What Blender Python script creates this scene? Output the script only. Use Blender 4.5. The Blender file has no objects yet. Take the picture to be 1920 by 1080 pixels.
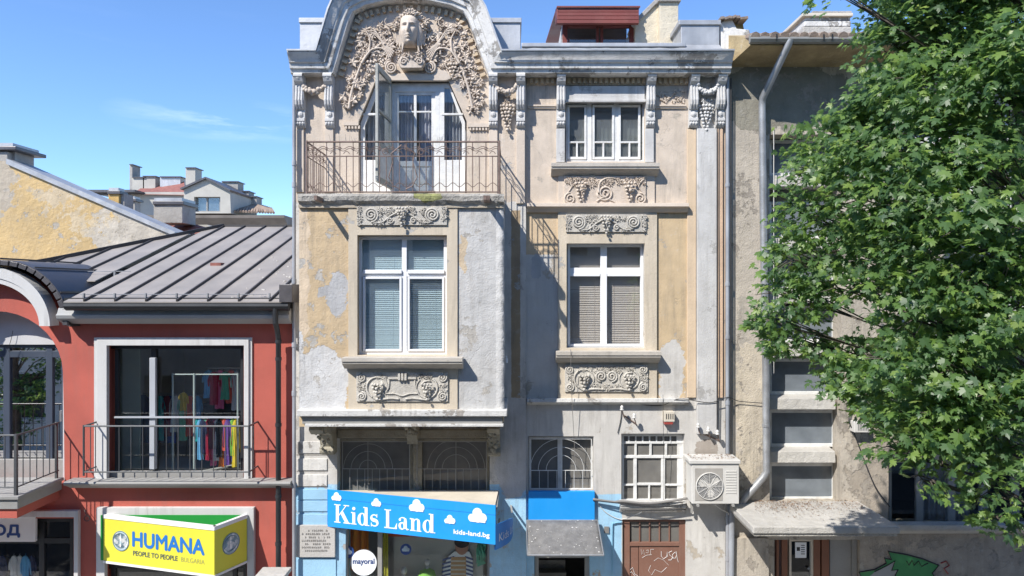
import bpy, bmesh, math, random
from math import sin, cos, pi, sqrt, atan2, radians
from mathutils import Vector, Matrix, noise
from mathutils.geometry import tessellate_polygon
random.seed(7)
rnd = random.random
def U(a, b): return a + (b - a) * rnd()
sc = bpy.context.scene
COL = sc.collection

# ------------------------------------------------------------ camera, sky, sun, exposure
F, D, CZ = 1280.0, 12.8, 7.0          # focal length in photo pixels, distance to the facade, eye height
cam = bpy.data.cameras.new('camera'); co = bpy.data.objects.new('camera', cam); COL.objects.link(co)
cam.lens = 24; cam.sensor_width = 36; cam.clip_end = 3000
co.location = (0, -D, CZ); co.rotation_euler = (pi / 2, 0, 0); sc.camera = co
SUN = Vector((1.116, 1.25, -1.66)).normalized()      # the way the light travels
w = bpy.data.worlds.new('World'); sc.world = w; w.use_nodes = True
wn, wl = w.node_tree.nodes, w.node_tree.links
bg = wn['Background']
sky = wn.new('ShaderNodeTexSky'); sky.sky_type = 'NISHITA'; sky.sun_disc = False
sky.sun_elevation = math.asin(-SUN.z); sky.sun_rotation = atan2(-SUN.x, -SUN.y)
sky.air_density = 1.0; sky.dust_density = 0.15; sky.ozone_density = 5.0; sky.altitude = 600
# a few thin wisps of cloud
tc = wn.new('ShaderNodeTexCoord'); mp = wn.new('ShaderNodeMapping'); mp.inputs['Scale'].default_value = (1.5, 1.5, 10)
mp.inputs['Rotation'].default_value = (0, 0.16, 0)
nz = wn.new('ShaderNodeTexNoise'); nz.inputs['Scale'].default_value = 1.9; nz.inputs['Detail'].default_value = 9; nz.inputs['Roughness'].default_value = .62
mr = wn.new('ShaderNodeMapRange'); mr.inputs['From Min'].default_value = .56; mr.inputs['From Max'].default_value = .86; mr.inputs['To Max'].default_value = .42
mx = wn.new('ShaderNodeMixRGB'); mx.inputs['Color2'].default_value = (7.6, 8.2, 9.0, 1)
wl.new(tc.outputs['Generated'], mp.inputs['Vector']); wl.new(mp.outputs[0], nz.inputs['Vector']); wl.new(nz.outputs['Fac'], mr.inputs['Value'])
def wmath(op, a, b):
    n = wn.new('ShaderNodeMath'); n.operation = op
    for i, q in enumerate((a, b)):
        if isinstance(q, (int, float)): n.inputs[i].default_value = q
        else: wl.new(q, n.inputs[i])
    return n.outputs[0]
def wisp(px, py, sx, sz):          # one elongated thin cloud in the direction of a point of the sky
    d = Vector(((px - 960) / F, 1, (540 - py) / F)).normalized()
    a = wn.new('ShaderNodeVectorMath'); a.operation = 'SUBTRACT'; wl.new(tc.outputs['Generated'], a.inputs[0]); a.inputs[1].default_value = d
    b = wn.new('ShaderNodeVectorMath'); b.operation = 'MULTIPLY'; wl.new(a.outputs[0], b.inputs[0]); b.inputs[1].default_value = (1 / sx, 1 / sx, 1 / sz)
    c = wn.new('ShaderNodeVectorMath'); c.operation = 'LENGTH'; wl.new(b.outputs[0], c.inputs[0])
    r = wn.new('ShaderNodeMapRange'); r.inputs[1].default_value = 1; r.inputs[2].default_value = .1; wl.new(c.outputs['Value'], r.inputs[0]); return r.outputs[0]
ws = wisp(430, 226, .15, .030); nf = wn.new('ShaderNodeMapRange'); nf.inputs[1].default_value = .38; nf.inputs[2].default_value = .68; wl.new(nz.outputs['Fac'], nf.inputs[0])
cf = wmath('MAXIMUM', wmath('MULTIPLY', wmath('MULTIPLY', ws, nf.outputs[0]), .62), wmath('MULTIPLY', mr.outputs[0], .06))
wl.new(cf, mx.inputs['Fac']); tn = wn.new('ShaderNodeMixRGB'); tn.blend_type = 'MULTIPLY'; tn.inputs[0].default_value = 1; tn.inputs[2].default_value = (.78, .88, 1.0, 1); wl.new(sky.outputs[0], tn.inputs[1])
wl.new(tn.outputs[0], mx.inputs['Color1']); wl.new(mx.outputs[0], bg.inputs['Color'])
bg.inputs['Strength'].default_value = 0.15
sl = bpy.data.lights.new('sun', 'SUN'); so = bpy.data.objects.new('sun', sl); COL.objects.link(so)
sl.energy = 4.1; sl.angle = radians(.55); sl.color = (1.0, .955, .89)
so.rotation_euler = SUN.to_track_quat('-Z', 'Y').to_euler()
sc.view_settings.view_transform = 'Standard'; sc.view_settings.look = 'None'
sc.view_settings.exposure = 0.74; sc.view_settings.gamma = 1

# ------------------------------------------------------------ helpers
def X(px, Y=0): return (px - 960) / F * (D + Y)
def Z(py, Y=0): return CZ + (540 - py) / F * (D + Y)
def P(px, py, Y=0): return Vector((X(px, Y), Y, Z(py, Y)))
def S(Y=0): return (D + Y) / F            # metres per photo pixel at depth Y
ORG = {}
def org(o): return ORG.get(o.name, Vector((0, 0, 0))) if o else Vector((0, 0, 0))
def thing(name, label, cat, loc=(0, 0, 0), group=None):
    o = bpy.data.objects.new(name, None); COL.objects.link(o); o.location = loc
    o.empty_display_size = .2; ORG[o.name] = Vector(loc)
    return tag(o, label, cat, group)
def tag(o, label, cat, group=None):
    o['label'] = label; o['category'] = cat
    if group: o['group'] = group
    return o
def place(o, parent, loc=None):
    """loc: world position of the object's origin"""
    COL.objects.link(o)
    if parent: o.parent = parent
    loc = org(parent) if loc is None else Vector(loc)
    o.location = loc - org(parent); ORG[o.name] = Vector(loc); return o
def inst(name, mesh, parent, loc, rot=(0, 0, 0), scale=(1, 1, 1)):
    o = bpy.data.objects.new(name, mesh); place(o, parent, loc); o.rotation_euler = rot; o.scale = scale; return o

class MB:
    def __init__(s): s.v = []; s.f = []
    def add(s, vs, fs):
        n = len(s.v); s.v += [tuple(p) for p in vs]; s.f += [tuple(n + i for i in f) for f in fs]
    def box(s, x0, x1, y0, y1, z0, z1):
        if x0 > x1: x0, x1 = x1, x0
        if y0 > y1: y0, y1 = y1, y0
        if z0 > z1: z0, z1 = z1, z0
        s.add([(x0, y0, z0), (x1, y0, z0), (x1, y1, z0), (x0, y1, z0), (x0, y0, z1), (x1, y0, z1), (x1, y1, z1), (x0, y1, z1)],
              [(0, 1, 5, 4), (1, 2, 6, 5), (2, 3, 7, 6), (3, 0, 4, 7), (4, 5, 6, 7), (3, 2, 1, 0)]); return s
    def pbox(s, px0, py0, px1, py1, Yf, Yb):
        return s.box(X(px0, Yf), X(px1, Yf), Yf, Yb, Z(py0, Yf), Z(py1, Yf))
    def obox(s, a, b, wx, wz, up=Vector((0, 0, 1))):
        """bar from a to b, section wx (sideways) by wz (along up)"""
        a, b = Vector(a), Vector(b); d = (b - a).normalized(); sx = d.cross(up)
        if sx.length < 1e-4: sx = d.cross(Vector((0, 1, 0)))
        sx.normalize(); uz = sx.cross(d).normalized(); sx *= wx / 2; uz *= wz / 2
        s.add([a - sx - uz, a + sx - uz, a + sx + uz, a - sx + uz, b - sx - uz, b + sx - uz, b + sx + uz, b - sx + uz],
              [(0, 1, 2, 3), (7, 6, 5, 4), (0, 4, 5, 1), (1, 5, 6, 2), (2, 6, 7, 3), (3, 7, 4, 0)]); return s
    def plate(s, outer, holes=(), Yf=0, Yb=.3, fn=None):
        """polygon in (x, z) with holes, given thickness; fn maps (x, z, y) to a point"""
        fn = fn or (lambda x, z, y: (x, y, z))
        loops = [list(outer)] + [list(h) for h in holes]
        flat = [p for l in loops for p in l]; n = len(flat)
        tris = tessellate_polygon([[Vector((p[0], p[1], 0)) for p in l] for l in loops])
        vs = [fn(p[0], p[1], Yf) for p in flat] + [fn(p[0], p[1], Yb) for p in flat]
        fs = [tuple(t) for t in tris] + [tuple(i + n for i in reversed(t)) for t in tris]
        k = 0
        for l in loops:
            m = len(l)
            for i in range(m):
                a, b = k + i, k + (i + 1) % m; fs.append((a, b, b + n, a + n))
            k += m
        s.add(vs, fs); return s
    def pplate(s, outer, holes=(), Yf=0, Yb=.3):
        c = lambda l: [(X(p[0], Yf), Z(p[1], Yf)) for p in l]
        return s.plate(c(outer), [c(h) for h in holes], Yf, Yb)
    def tube(s, pts, r, n=6, closed=False):
        pts = [Vector(p) for p in pts]; m = len(pts); rs = r if isinstance(r, (list, tuple)) else [r] * m
        base = len(s.v); prev = None
        for i, p in enumerate(pts):
            if closed: d = pts[(i + 1) % m] - pts[i - 1]
            else: d = pts[min(i + 1, m - 1)] - pts[max(i - 1, 0)]
            if d.length < 1e-9: d = Vector((0, 0, 1))
            d.normalize()
            if prev is None:
                a = d.cross(Vector((0, 1, 0)))
                if a.length < .1: a = d.cross(Vector((1, 0, 0)))
            else: a = prev - d * prev.dot(d)
            if a.length < 1e-6: a = d.orthogonal()
            a.normalize(); prev = a; b = d.cross(a)
            for k in range(n):
                t = 2 * pi * k / n; s.v.append(tuple(p + (a * cos(t) + b * sin(t)) * rs[i]))
        for i in range(m if closed else m - 1):
            j = (i + 1) % m
            for k in range(n):
                l = (k + 1) % n; s.f.append((base + i * n + k, base + i * n + l, base + j * n + l, base + j * n + k))
        if not closed:
            s.f.append(tuple(base + k for k in reversed(range(n)))); s.f.append(tuple(base + (m - 1) * n + k for k in range(n)))
        return s
    def ball(s, c, r, sx=1, sy=1, sz=1, u=8, v=5):
        base = len(s.v); c = Vector(c)
        s.v.append((c.x, c.y, c.z + r * sz))
        for i in range(1, v):
            th = pi * i / v
            for k in range(u):
                ph = 2 * pi * k / u; s.v.append((c.x + r * sx * sin(th) * cos(ph), c.y + r * sy * sin(th) * sin(ph), c.z + r * sz * cos(th)))
        s.v.append((c.x, c.y, c.z - r * sz)); e = len(s.v) - 1
        for k in range(u):
            l = (k + 1) % u; s.f.append((base, base + 1 + k, base + 1 + l)); s.f.append((e, e - u + l, e - u + k))
        for i in range(v - 2):
            for k in range(u):
                l = (k + 1) % u; a = base + 1 + i * u; s.f.append((a + k, a + u + k, a + u + l, a + l))
        return s
    def cyl(s, a, b, r, n=16, r2=None): return s.tube([a, b], [r, r if r2 is None else r2], n)
    def sweep(s, path, prof):
        """path: (x, z) points; prof: (n, Y), n along the left normal of the path"""
        m = len(path); base = len(s.v); k = len(prof)
        for i in range(m):
            p = Vector(path[i]); ns = []
            if i > 0: d = (p - Vector(path[i - 1])).normalized(); ns.append(Vector((-d.y, d.x)))
            if i < m - 1: d = (Vector(path[i + 1]) - p).normalized(); ns.append(Vector((-d.y, d.x)))
            n = ns[0]
            if len(ns) == 2:
                n = (ns[0] + ns[1]).normalized(); n = n / max(.35, n.dot(ns[0]))
            for (o, y) in prof: q = p + n * o; s.v.append((q.x, y, q.y))
        for i in range(m - 1):
            for j in range(k):
                l = (j + 1) % k; s.f.append((base + i * k + j, base + i * k + l, base + (i + 1) * k + l, base + (i + 1) * k + j))
        s.f.append(tuple(base + j for j in reversed(range(k)))); s.f.append(tuple(base + (m - 1) * k + j for j in range(k)))
        return s
    # carved ornament, pixel coordinates on a plane at depth Y
    def spiral(s, cx, cy, r, turns=2.2, a0=0, sgn=1, th=1.6, Y=0, end=None):
        pts = []; n = int(turns * 14); k = S(Y); rs = []
        for i in range(n + 1):
            t = i / n; a = a0 + sgn * 2 * pi * turns * t; q = r * (1 - t) ** .85 + .5
            pts.append(P(cx + q * cos(a), cy - q * sin(a), Y) + Vector((0, -th * k * (.3 + .9 * t), 0))); rs.append(th * k * (1 - .25 * t))
        s.tube(pts, rs, 6); return s
    def stem(s, pp, th=1.5, Y=0, n=10, taper=True):
        """smooth stem through pixel points"""
        pts = []
        for i in range(len(pp) - 1):
            p0, p1, p2, p3 = pp[max(i - 1, 0)], pp[i], pp[i + 1], pp[min(i + 2, len(pp) - 1)]
            for k in range(n):
                t = k / n
                pts.append([.5 * (2 * b + (c - a) * t + (2 * a - 5 * b + 4 * c - d) * t * t + (3 * b - a - 3 * c + d) * t ** 3) for a, b, c, d in zip(p0, p1, p2, p3)])
        pts.append(list(pp[-1])); m = len(pts); k = S(Y)
        s.tube([P(a[0], a[1], Y) + Vector((0, -th * k * .6, 0)) for a in pts], [th * k * ((1 - .6 * i / m) if taper else 1) for i in range(m)], 6); return s
    def grapes(s, cx, cy, wd, ht, Y=0, r=2.7, bulge=.05):
        k = S(Y); rows = max(3, int(ht / (r * 1.6)))
        for i in range(rows):
            t = i / (rows - 1); ww = wd * (1 - t) ** .75 * .5 + .1; m = max(1, int(ww * 2 / (r * 1.7)) + 1)
            for j in range(m):
                u = 0 if m == 1 else (j / (m - 1) * 2 - 1)
                q = bulge * sqrt(max(0, 1 - u * u * .8)) * (1 - .5 * t)
                s.ball(P(cx + u * ww + U(-.6, .6), cy + t * ht + U(-.5, .5), Y) + Vector((0, -q, 0)), r * k * U(.85, 1.12), u=7, v=4)
        return s
    def cleaf(s, cx, cy, sz, ang, Y=0, lift=.03, lobes=5):
        """carved lobed leaf, raised in the middle rib and curling forward at the tips"""
        c = P(cx, cy, Y); k = S(Y) * sz; n = lobes * 2; base = len(s.v)
        s.v.append(tuple(c + Vector((0, -lift * .55, 0))))
        for i in range(n + 1):
            t = i / n; a = ang + (t - .5) * 2 * pi * .86
            q = (1 if i % 2 == 0 else .52) * (1 - .35 * abs(t - .5) * 2)
            if i % 2 == 0: q *= U(.85, 1.15)
            s.v.append((c.x + cos(a) * q * k, c.y - (lift * (1.0 if i % 2 == 0 else .25)) , c.z + sin(a) * q * k))
        m = n + 1
        for i in range(m + 0):
            p = s.v[base + 1 + i]; s.v.append((c.x + (p[0] - c.x) * .92, c.y + .01, c.z + (p[2] - c.z) * .92))
        for i in range(n):
            s.f.append((base, base + 1 + i, base + 2 + i)); s.f.append((base + 1 + i, base + 1 + m + i, base + 2 + m + i, base + 2 + i))
        return s
    def build(s, name, mat, parent=None, smooth=False, bevel=0, at=None, kind=None, recalc=True, sub=0):
        o0 = Vector(at) if at is not None else org(parent)
        me = bpy.data.meshes.new(name)
        me.from_pydata([(p[0] - o0.x, p[1] - o0.y, p[2] - o0.z) for p in s.v], [], s.f)
        if recalc and len(s.f) < 60000:
            bm = bmesh.new(); bm.from_mesh(me); bmesh.ops.recalc_face_normals(bm, faces=bm.faces); bm.to_mesh(me); bm.free()
        if smooth: me.shade_smooth()
        me.materials.append(mat)
        o = bpy.data.objects.new(name, me); place(o, parent, o0)
        if bevel:
            b = o.modifiers.new('bevel', 'BEVEL'); b.width = bevel; b.segments = 2; b.limit_method = 'ANGLE'; b.angle_limit = radians(40)
        if kind: o['kind'] = kind
        return o

def smooth_by(o, ang=40):
    me = o.data; me.shade_smooth()
    try: me.set_sharp_from_angle(angle=radians(ang))
    except Exception: pass
    return o

# ------------------------------------------------------------ materials
MATS = {}
def mat(name, base, rough=.7, metal=0, var=.12, vscale=1.6, bump=.25, bscale=35, streak=0, crack=0, patches=(), dirt=0, dirtcol=(.12, .10, .08), spec=.5, fine=.06, lump=0, island=0, peel=0, peelcol=(.47, .455, .43), grime=0):
    m = bpy.data.materials.new(name); m.use_nodes = True; N, L = m.node_tree.nodes, m.node_tree.links
    b = N['Principled BSDF']; geo = N.new('ShaderNodeNewGeometry'); pos = geo.outputs['Position']
    b.inputs['Roughness'].default_value = rough; b.inputs['Metallic'].default_value = metal; b.inputs['Specular IOR Level'].default_value = spec
    def noi(scale, detail=5, r=.55, vec=None):
        n = N.new('ShaderNodeTexNoise'); n.inputs['Scale'].default_value = scale; n.inputs['Detail'].default_value = detail; n.inputs['Roughness'].default_value = r
        L.new(vec or pos, n.inputs['Vector']); return n.outputs['Fac']
    def mth(op, a, c=None, clamp=False):
        n = N.new('ShaderNodeMath'); n.operation = op; n.use_clamp = clamp
        for i, q in enumerate((a, c)):
            if q is None: continue
            if isinstance(q, (int, float)): n.inputs[i].default_value = q
            else: L.new(q, n.inputs[i])
        return n.outputs[0]
    def rng(v, a, c, d=0, e=1):
        n = N.new('ShaderNodeMapRange'); n.inputs[1].default_value = a; n.inputs[2].default_value = c; n.inputs[3].default_value = d; n.inputs[4].default_value = e
        L.new(v, n.inputs[0]); return n.outputs[0]
    def mix(f, a, c, bt='MIX'):
        n = N.new('ShaderNodeMixRGB'); n.blend_type = bt
        for i, q in zip((0, 1, 2), (f, a, c)):
            if isinstance(q, (int, float)): n.inputs[i].default_value = q
            elif isinstance(q, tuple): n.inputs[i].default_value = (*q[:3], 1)
            else: L.new(q, n.inputs[i])
        return n.outputs[0]
    sc3 = lambda c, k: tuple(min(1, x * k) for x in c[:3])
    n1 = noi(vscale, 6)
    col = mix(rng(n1, .3, .7), sc3(base, 1 - var), sc3(base, 1 + var))
    sep = None
    if patches or streak:
        sep = N.new('ShaderNodeSeparateXYZ'); L.new(pos, sep.inputs[0])
    cache = {}; edges = []
    for pt in patches:
        x0, y0, x1, y1, c, amp = pt[:6]; sub = pt[6] if len(pt) > 6 else 0; Y = pt[7] if len(pt) > 7 else 0
        if amp not in cache:
            nn = N.new('ShaderNodeTexNoise'); nn.inputs['Scale'].default_value = 2.6 if amp > .045 else 6; nn.inputs['Detail'].default_value = 9; nn.inputs['Roughness'].default_value = .68; L.new(pos, nn.inputs['Vector'])
            s2 = N.new('ShaderNodeSeparateColor'); L.new(nn.outputs['Color'], s2.inputs[0])
            cache[amp] = (mth('ADD', sep.outputs[0], mth('MULTIPLY', mth('SUBTRACT', s2.outputs[0], .5), amp * (7 if amp > .045 else 4))),
                          mth('ADD', sep.outputs[2], mth('MULTIPLY', mth('SUBTRACT', s2.outputs[1], .5), amp * (7 if amp > .045 else 4))))
        xx, zz = cache[amp]
        if amp > .045:
            hx, hz = (X(x1, Y) - X(x0, Y)) / 2, (Z(y0, Y) - Z(y1, Y)) / 2
            ux = mth('POWER', mth('ABSOLUTE', mth('DIVIDE', mth('SUBTRACT', xx, X(x0, Y) + hx), hx)), 2.6); uz_ = mth('POWER', mth('ABSOLUTE', mth('DIVIDE', mth('SUBTRACT', zz, Z(y1, Y) + hz), hz)), 2.6)
            q = mth('MULTIPLY', mth('SUBTRACT', 1, mth('ADD', ux, uz_)), .25)
        else: q = mth('MINIMUM', mth('MINIMUM', mth('SUBTRACT', xx, X(x0, Y)), mth('SUBTRACT', X(x1, Y), xx)), mth('MINIMUM', mth('SUBTRACT', zz, Z(y1, Y)), mth('SUBTRACT', Z(y0, Y), zz)))
        msk = rng(q, 0, .010)
        if amp > .045 and not sub: edges.append(msk)
        cc = mix(rng(noi(3.1, 6), .3, .7), sc3(c, 1 - var), sc3(c, 1 + var))
        col = mix(msk if not sub else mth('MULTIPLY', msk, 1 - sub), col, cc)
    if streak:
        v = N.new('ShaderNodeVectorMath'); v.operation = 'MULTIPLY'; L.new(pos, v.inputs[0]); v.inputs[1].default_value = (5, 5, .55)
        col = mix(mth('MULTIPLY', rng(noi(1.0, 5, .6, v.outputs[0]), .52, .75), streak), col, dirtcol)
    if lump >= 1: col = mix(mth('MULTIPLY', rng(noi(4.5, 8, .72), .52, .66), .35), col, mix(1.0, col, (.80, .79, .78), 'MULTIPLY')); col = mix(mth('MULTIPLY', rng(noi(7.3, 8, .7), .58, .66), .35), col, mix(.5, col, (.62, .61, .59)))
    if dirt:
        col = mix(mth('MULTIPLY', rng(noi(2.6, 8, .68), .5, .72), dirt), col, dirtcol)
        col = mix(mth('MULTIPLY', rng(noi(17, 6, .7), .56, .7), dirt * .8), col, dirtcol)
    hgt = noi(bscale, 6, .62)
    if peel:       # flaked paint: sharp-edged islands showing the coat beneath
        pn = noi(1.7, 12, .70); pk = rng(pn, peel, peel + .006); col = mix(pk, col, mix(rng(noi(9, 6, .7), .35, .65), peelcol, sc3(peelcol, .72)))
        pe = rng(pn, peel - .007, peel); col = mix(mth('MULTIPLY', mth('SUBTRACT', pe, pk), .55), col, sc3(base, .45)); hgt = mth('SUBTRACT', hgt, mth('MULTIPLY', pk, 1.2))
    if grime:      # rain-washed soot
        v2 = N.new('ShaderNodeVectorMath'); v2.operation = 'MULTIPLY'; L.new(pos, v2.inputs[0]); v2.inputs[1].default_value = (9, 9, .8)
        g1 = rng(noi(1.0, 7, .7, v2.outputs[0]), .47, .72); g2 = rng(noi(.8, 4, .6), .42, .62); col = mix(mth('MULTIPLY', mth('MULTIPLY', g1, g2), grime), col, (.16, .145, .125))
    for mk in edges: hgt = mth('SUBTRACT', hgt, mth('MULTIPLY', mk, 1.0))
    if crack:
        nn = N.new('ShaderNodeTexNoise'); nn.inputs['Scale'].default_value = 3; nn.inputs['Detail'].default_value = 5; L.new(pos, nn.inputs['Vector'])
        vm = N.new('ShaderNodeVectorMath'); vm.operation = 'MULTIPLY_ADD'; L.new(nn.outputs['Color'], vm.inputs[0]); vm.inputs[1].default_value = (.45, .45, .45); L.new(pos, vm.inputs[2])
        vo = N.new('ShaderNodeTexVoronoi'); vo.feature = 'DISTANCE_TO_EDGE'; vo.inputs['Scale'].default_value = 1.1; L.new(vm.outputs[0], vo.inputs['Vector'])
        ck = mth('MULTIPLY', rng(vo.outputs[0], 0, .006, 1, 0), rng(noi(.9, 3), .52, .62))
        col = mix(mth('MULTIPLY', ck, crack * .6), col, sc3(base, .35))
        hgt = mth('SUBTRACT', hgt, mth('MULTIPLY', ck, .6))
    if fine: col = mix(rng(noi(90, 3, .7), .3, .7, 0, 1), mix(1.0, col, sc3((1, 1, 1), 1 - fine), 'MULTIPLY'), col)
    if island:
        gi = N.new('ShaderNodeNewGeometry'); oi = N.new('ShaderNodeObjectInfo'); r = mth('FRACT', mth('ADD', gi.outputs['Random Per Island'], oi.outputs['Random']))
        hs = N.new('ShaderNodeHueSaturation'); L.new(col, hs.inputs['Color']); L.new(rng(r, 0, 1, 1 - island, 1 + island), hs.inputs['Value']); col = hs.outputs[0]
    L.new(col, b.inputs['Base Color'])
    if lump: hgt = mth('ADD', hgt, mth('MULTIPLY', noi(6, 6, .6), lump))
    if bump:
        bp = N.new('ShaderNodeBump'); bp.inputs['Strength'].default_value = min(1, bump); bp.inputs['Distance'].default_value = .02; L.new(hgt, bp.inputs['Height']); L.new(bp.outputs[0], b.inputs['Normal'])
    L.new(rng(n1, .2, .8, max(.02, rough - .08), min(1, rough + .1)), b.inputs['Roughness'])
    MATS[name] = m; return m

def glass(name, tint=(.8, .85, .86), refl=1.0, dust=0.0, dcol=(.35, .36, .36), wav=.0):
    m = bpy.data.materials.new(name); m.use_nodes = True; N, L = m.node_tree.nodes, m.node_tree.links
    N.remove(N['Principled BSDF']); out = N['Material Output']
    gg = N.new('ShaderNodeNewGeometry'); dt = N.new('ShaderNodeVectorMath'); dt.operation = 'DOT_PRODUCT'; L.new(gg.outputs['Normal'], dt.inputs[0]); L.new(gg.outputs['Incoming'], dt.inputs[1])
    ops = [('ABSOLUTE', None), ('SUBTRACT', 1), ('POWER', 5), ('MULTIPLY_ADD', .95)]; last_ = dt.outputs['Value']
    for op, k in ops:      # Schlick reflectance, the same from both sides of the pane
        fr = N.new('ShaderNodeMath'); fr.operation = op
        if op == 'SUBTRACT': fr.inputs[0].default_value = 1; L.new(last_, fr.inputs[1])
        else:
            L.new(last_, fr.inputs[0])
            if k: fr.inputs[1].default_value = k
        if op == 'MULTIPLY_ADD': fr.inputs[2].default_value = .05
        last_ = fr.outputs[0]
    mu = N.new('ShaderNodeMath'); mu.operation = 'MULTIPLY'; mu.use_clamp = True; L.new(fr.outputs[0], mu.inputs[0]); mu.inputs[1].default_value = refl * 1.7
    tr = N.new('ShaderNodeBsdfTransparent'); tr.inputs[0].default_value = (*tint, 1)
    gl = N.new('ShaderNodeBsdfGlossy'); gl.inputs['Roughness'].default_value = .015
    a = N.new('ShaderNodeMixShader'); L.new(mu.outputs[0], a.inputs[0]); L.new(tr.outputs[0], a.inputs[1]); L.new(gl.outputs[0], a.inputs[2])
    g = N.new('ShaderNodeNewGeometry')
    if wav:
        nn = N.new('ShaderNodeTexNoise'); nn.inputs['Scale'].default_value = 1.3; L.new(g.outputs['Position'], nn.inputs['Vector'])
        bp = N.new('ShaderNodeBump'); bp.inputs['Strength'].default_value = wav; bp.inputs['Distance'].default_value = .02; L.new(nn.outputs[0], bp.inputs['Height']); L.new(bp.outputs[0], gl.inputs['Normal'])
    last = a
    if dust:
        df = N.new('ShaderNodeBsdfDiffuse'); df.inputs[0].default_value = (*dcol, 1)
        nn = N.new('ShaderNodeTexNoise'); nn.inputs['Scale'].default_value = 3; nn.inputs['Detail'].default_value = 6; L.new(g.outputs['Position'], nn.inputs['Vector'])
        rr = N.new('ShaderNodeMapRange'); rr.inputs[1].default_value = .25; rr.inputs[2].default_value = .8; rr.inputs[3].default_value = dust * .7; rr.inputs[4].default_value = min(1, dust * 1.25); L.new(nn.outputs[0], rr.inputs[0])
        c = N.new('ShaderNodeMixShader'); L.new(rr.outputs[0], c.inputs[0]); L.new(a.outputs[0], c.inputs[1]); L.new(df.outputs[0], c.inputs[2]); last = c
    L.new(last.outputs[0], out.inputs['Surface']); return m

BEIGE, TAN, PALE, SURR = (.59, .50, .405), (.55, .42, .26), (.56, .54, .505), (.57, .495, .385)
GREYP = (.43, .43, .43)
BL = (.33, .56, .74)
BLs = (.25, .45, .63)
m_left = mat('plaster_left_wall', BEIGE, .85, peel=.60, grime=.65, bump=.35, lump=1, crack=.5, dirt=.18, streak=.25, dirtcol=(.30, .25, .20), patches=[
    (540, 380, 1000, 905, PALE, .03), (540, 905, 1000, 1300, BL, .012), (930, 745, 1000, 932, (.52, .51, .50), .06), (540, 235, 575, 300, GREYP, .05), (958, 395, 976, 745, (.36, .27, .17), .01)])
m_right = mat('plaster_right_wall', PALE, .85, peel=.60, grime=.65, peelcol=(.50, .44, .36), bump=.3, lump=1, crack=.6, dirt=.15, streak=.22, dirtcol=(.30, .27, .24), patches=[
    (986, 140, 1292, 392, BEIGE, .004), (1228, 140, 1292, 748, BEIGE, .004), (1228, 398, 1292, 748, TAN, .004), (986, 398, 1048, 478, (.60, .46, .30), .01), (1342, 215, 1370, 745, (.60, .46, .33), .01),
    (1287, 395, 1304, 745, (.62, .48, .31), .004), (1236, 640, 1284, 760, PALE, .07), (1284, 140, 1305, 260, BEIGE, .004),
    (986, 926, 1166, 1300, BL, .015), (1304, 825, 1345, 860, (.33, .29, .25), .06), (995, 480, 1015, 520, GREYP, .06)])
m_bay = mat('plaster_bay', TAN, .88, peel=.585, grime=.5, peelcol=(.52, .49, .44), bump=.5, lump=2, crack=.6, dirt=.2, streak=.12, dirtcol=(.34, .27, .20), patches=[
    (552, 370, 580, 640, (.62, .50, .36), .05, 0, -1.2), (858, 380, 960, 780, (.51, .505, .49), .01, 0, -1.2), (862, 440, 876, 520, TAN, .07, .2, -1.2), (550, 620, 575, 790, (.62, .62, .61), .07, 0, -1.2),
    (560, 655, 655, 790, (.60, .595, .58), .09, 0, -1.2), (615, 505, 652, 600, GREYP, .09, 0, -1.2), (598, 540, 622, 560, GREYP, .07, 0, -1.2)])
m_surr = mat('pale_surround', SURR, .82, peel=.63, grime=.5, bump=.3, lump=.6, crack=.5, dirt=.12, dirtcol=(.36, .30, .22))
m_surr3 = mat('pinkish_surround', (.585, .50, .41), .82, bump=.25, lump=.6, crack=.3, dirt=.12, dirtcol=(.36, .30, .24))
m_relief = mat('grey_carving', (.56, .53, .47), .85, bump=.6, lump=1, grime=.6, dirt=.5, dirtcol=(.25, .22, .18), bscale=60)
m_relief2 = mat('beige_carving', (.61, .52, .43), .85, bump=.5, lump=1, grime=.6, dirt=.4, dirtcol=(.32, .25, .19), bscale=60)
m_white = mat('weathered_white_paint', (.67, .655, .62), .65, peel=.57, peelcol=(.36, .34, .31), grime=.8, bump=.4, lump=1.2, dirt=.42, streak=.4, dirtcol=(.30, .29, .27), crack=.4)
m_console = mat('console_paint', (.58, .57, .55), .7, bump=.35, lump=1, dirt=.25, streak=.2, dirtcol=(.33, .31, .28))
m_dentil = mat('ochre_dentils', (.56, .44, .30), .85, bump=.3, dirt=.25)
m_zinc = mat('zinc_sheet', (.42, .43, .44), .48, metal=.35, var=.18, vscale=2.5, bump=.2, bscale=8, streak=.35, dirtcol=(.24, .25, .26))
m_conc = mat('old_concrete', (.40, .38, .34), .92, bump=.9, lump=3, dirt=.6, dirtcol=(.13, .12, .09), crack=.4, patches=[(775, 360, 835, 376, (.30, .31, .12), .05, 0, -1.3)])
m_conc2 = mat('pale_concrete', (.48, .46, .42), .9, bump=.7, lump=2, dirt=.35, dirtcol=(.22, .20, .17), crack=.3)
m_sill = mat('sill_paint', (.50, .46, .40), .8, peel=.62, grime=.6, bump=.4, dirt=.35, dirtcol=(.24, .22, .2))
m_ledge = mat('chalky_ledge', (.62, .61, .58), .8, peel=.57, peelcol=(.40, .37, .33), grime=.6, bump=.5, lump=1.5, dirt=.3, dirtcol=(.3, .29, .27))
m_iron = mat('rusty_iron', (.21, .15, .125), .6, metal=.3, var=.3, vscale=9, bump=.2)
m_dark = mat('dark_metal', (.035, .038, .042), .45, metal=.3, var=.2, bump=.05)
m_greyiron = mat('grey_painted_iron', (.10, .105, .11), .45, metal=.3, bump=.05)
m_pipe = mat('painted_drainpipe', (.34, .36, .39), .55, metal=.25, var=.2, streak=.4, dirtcol=(.22, .14, .09), bump=.15)
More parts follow.
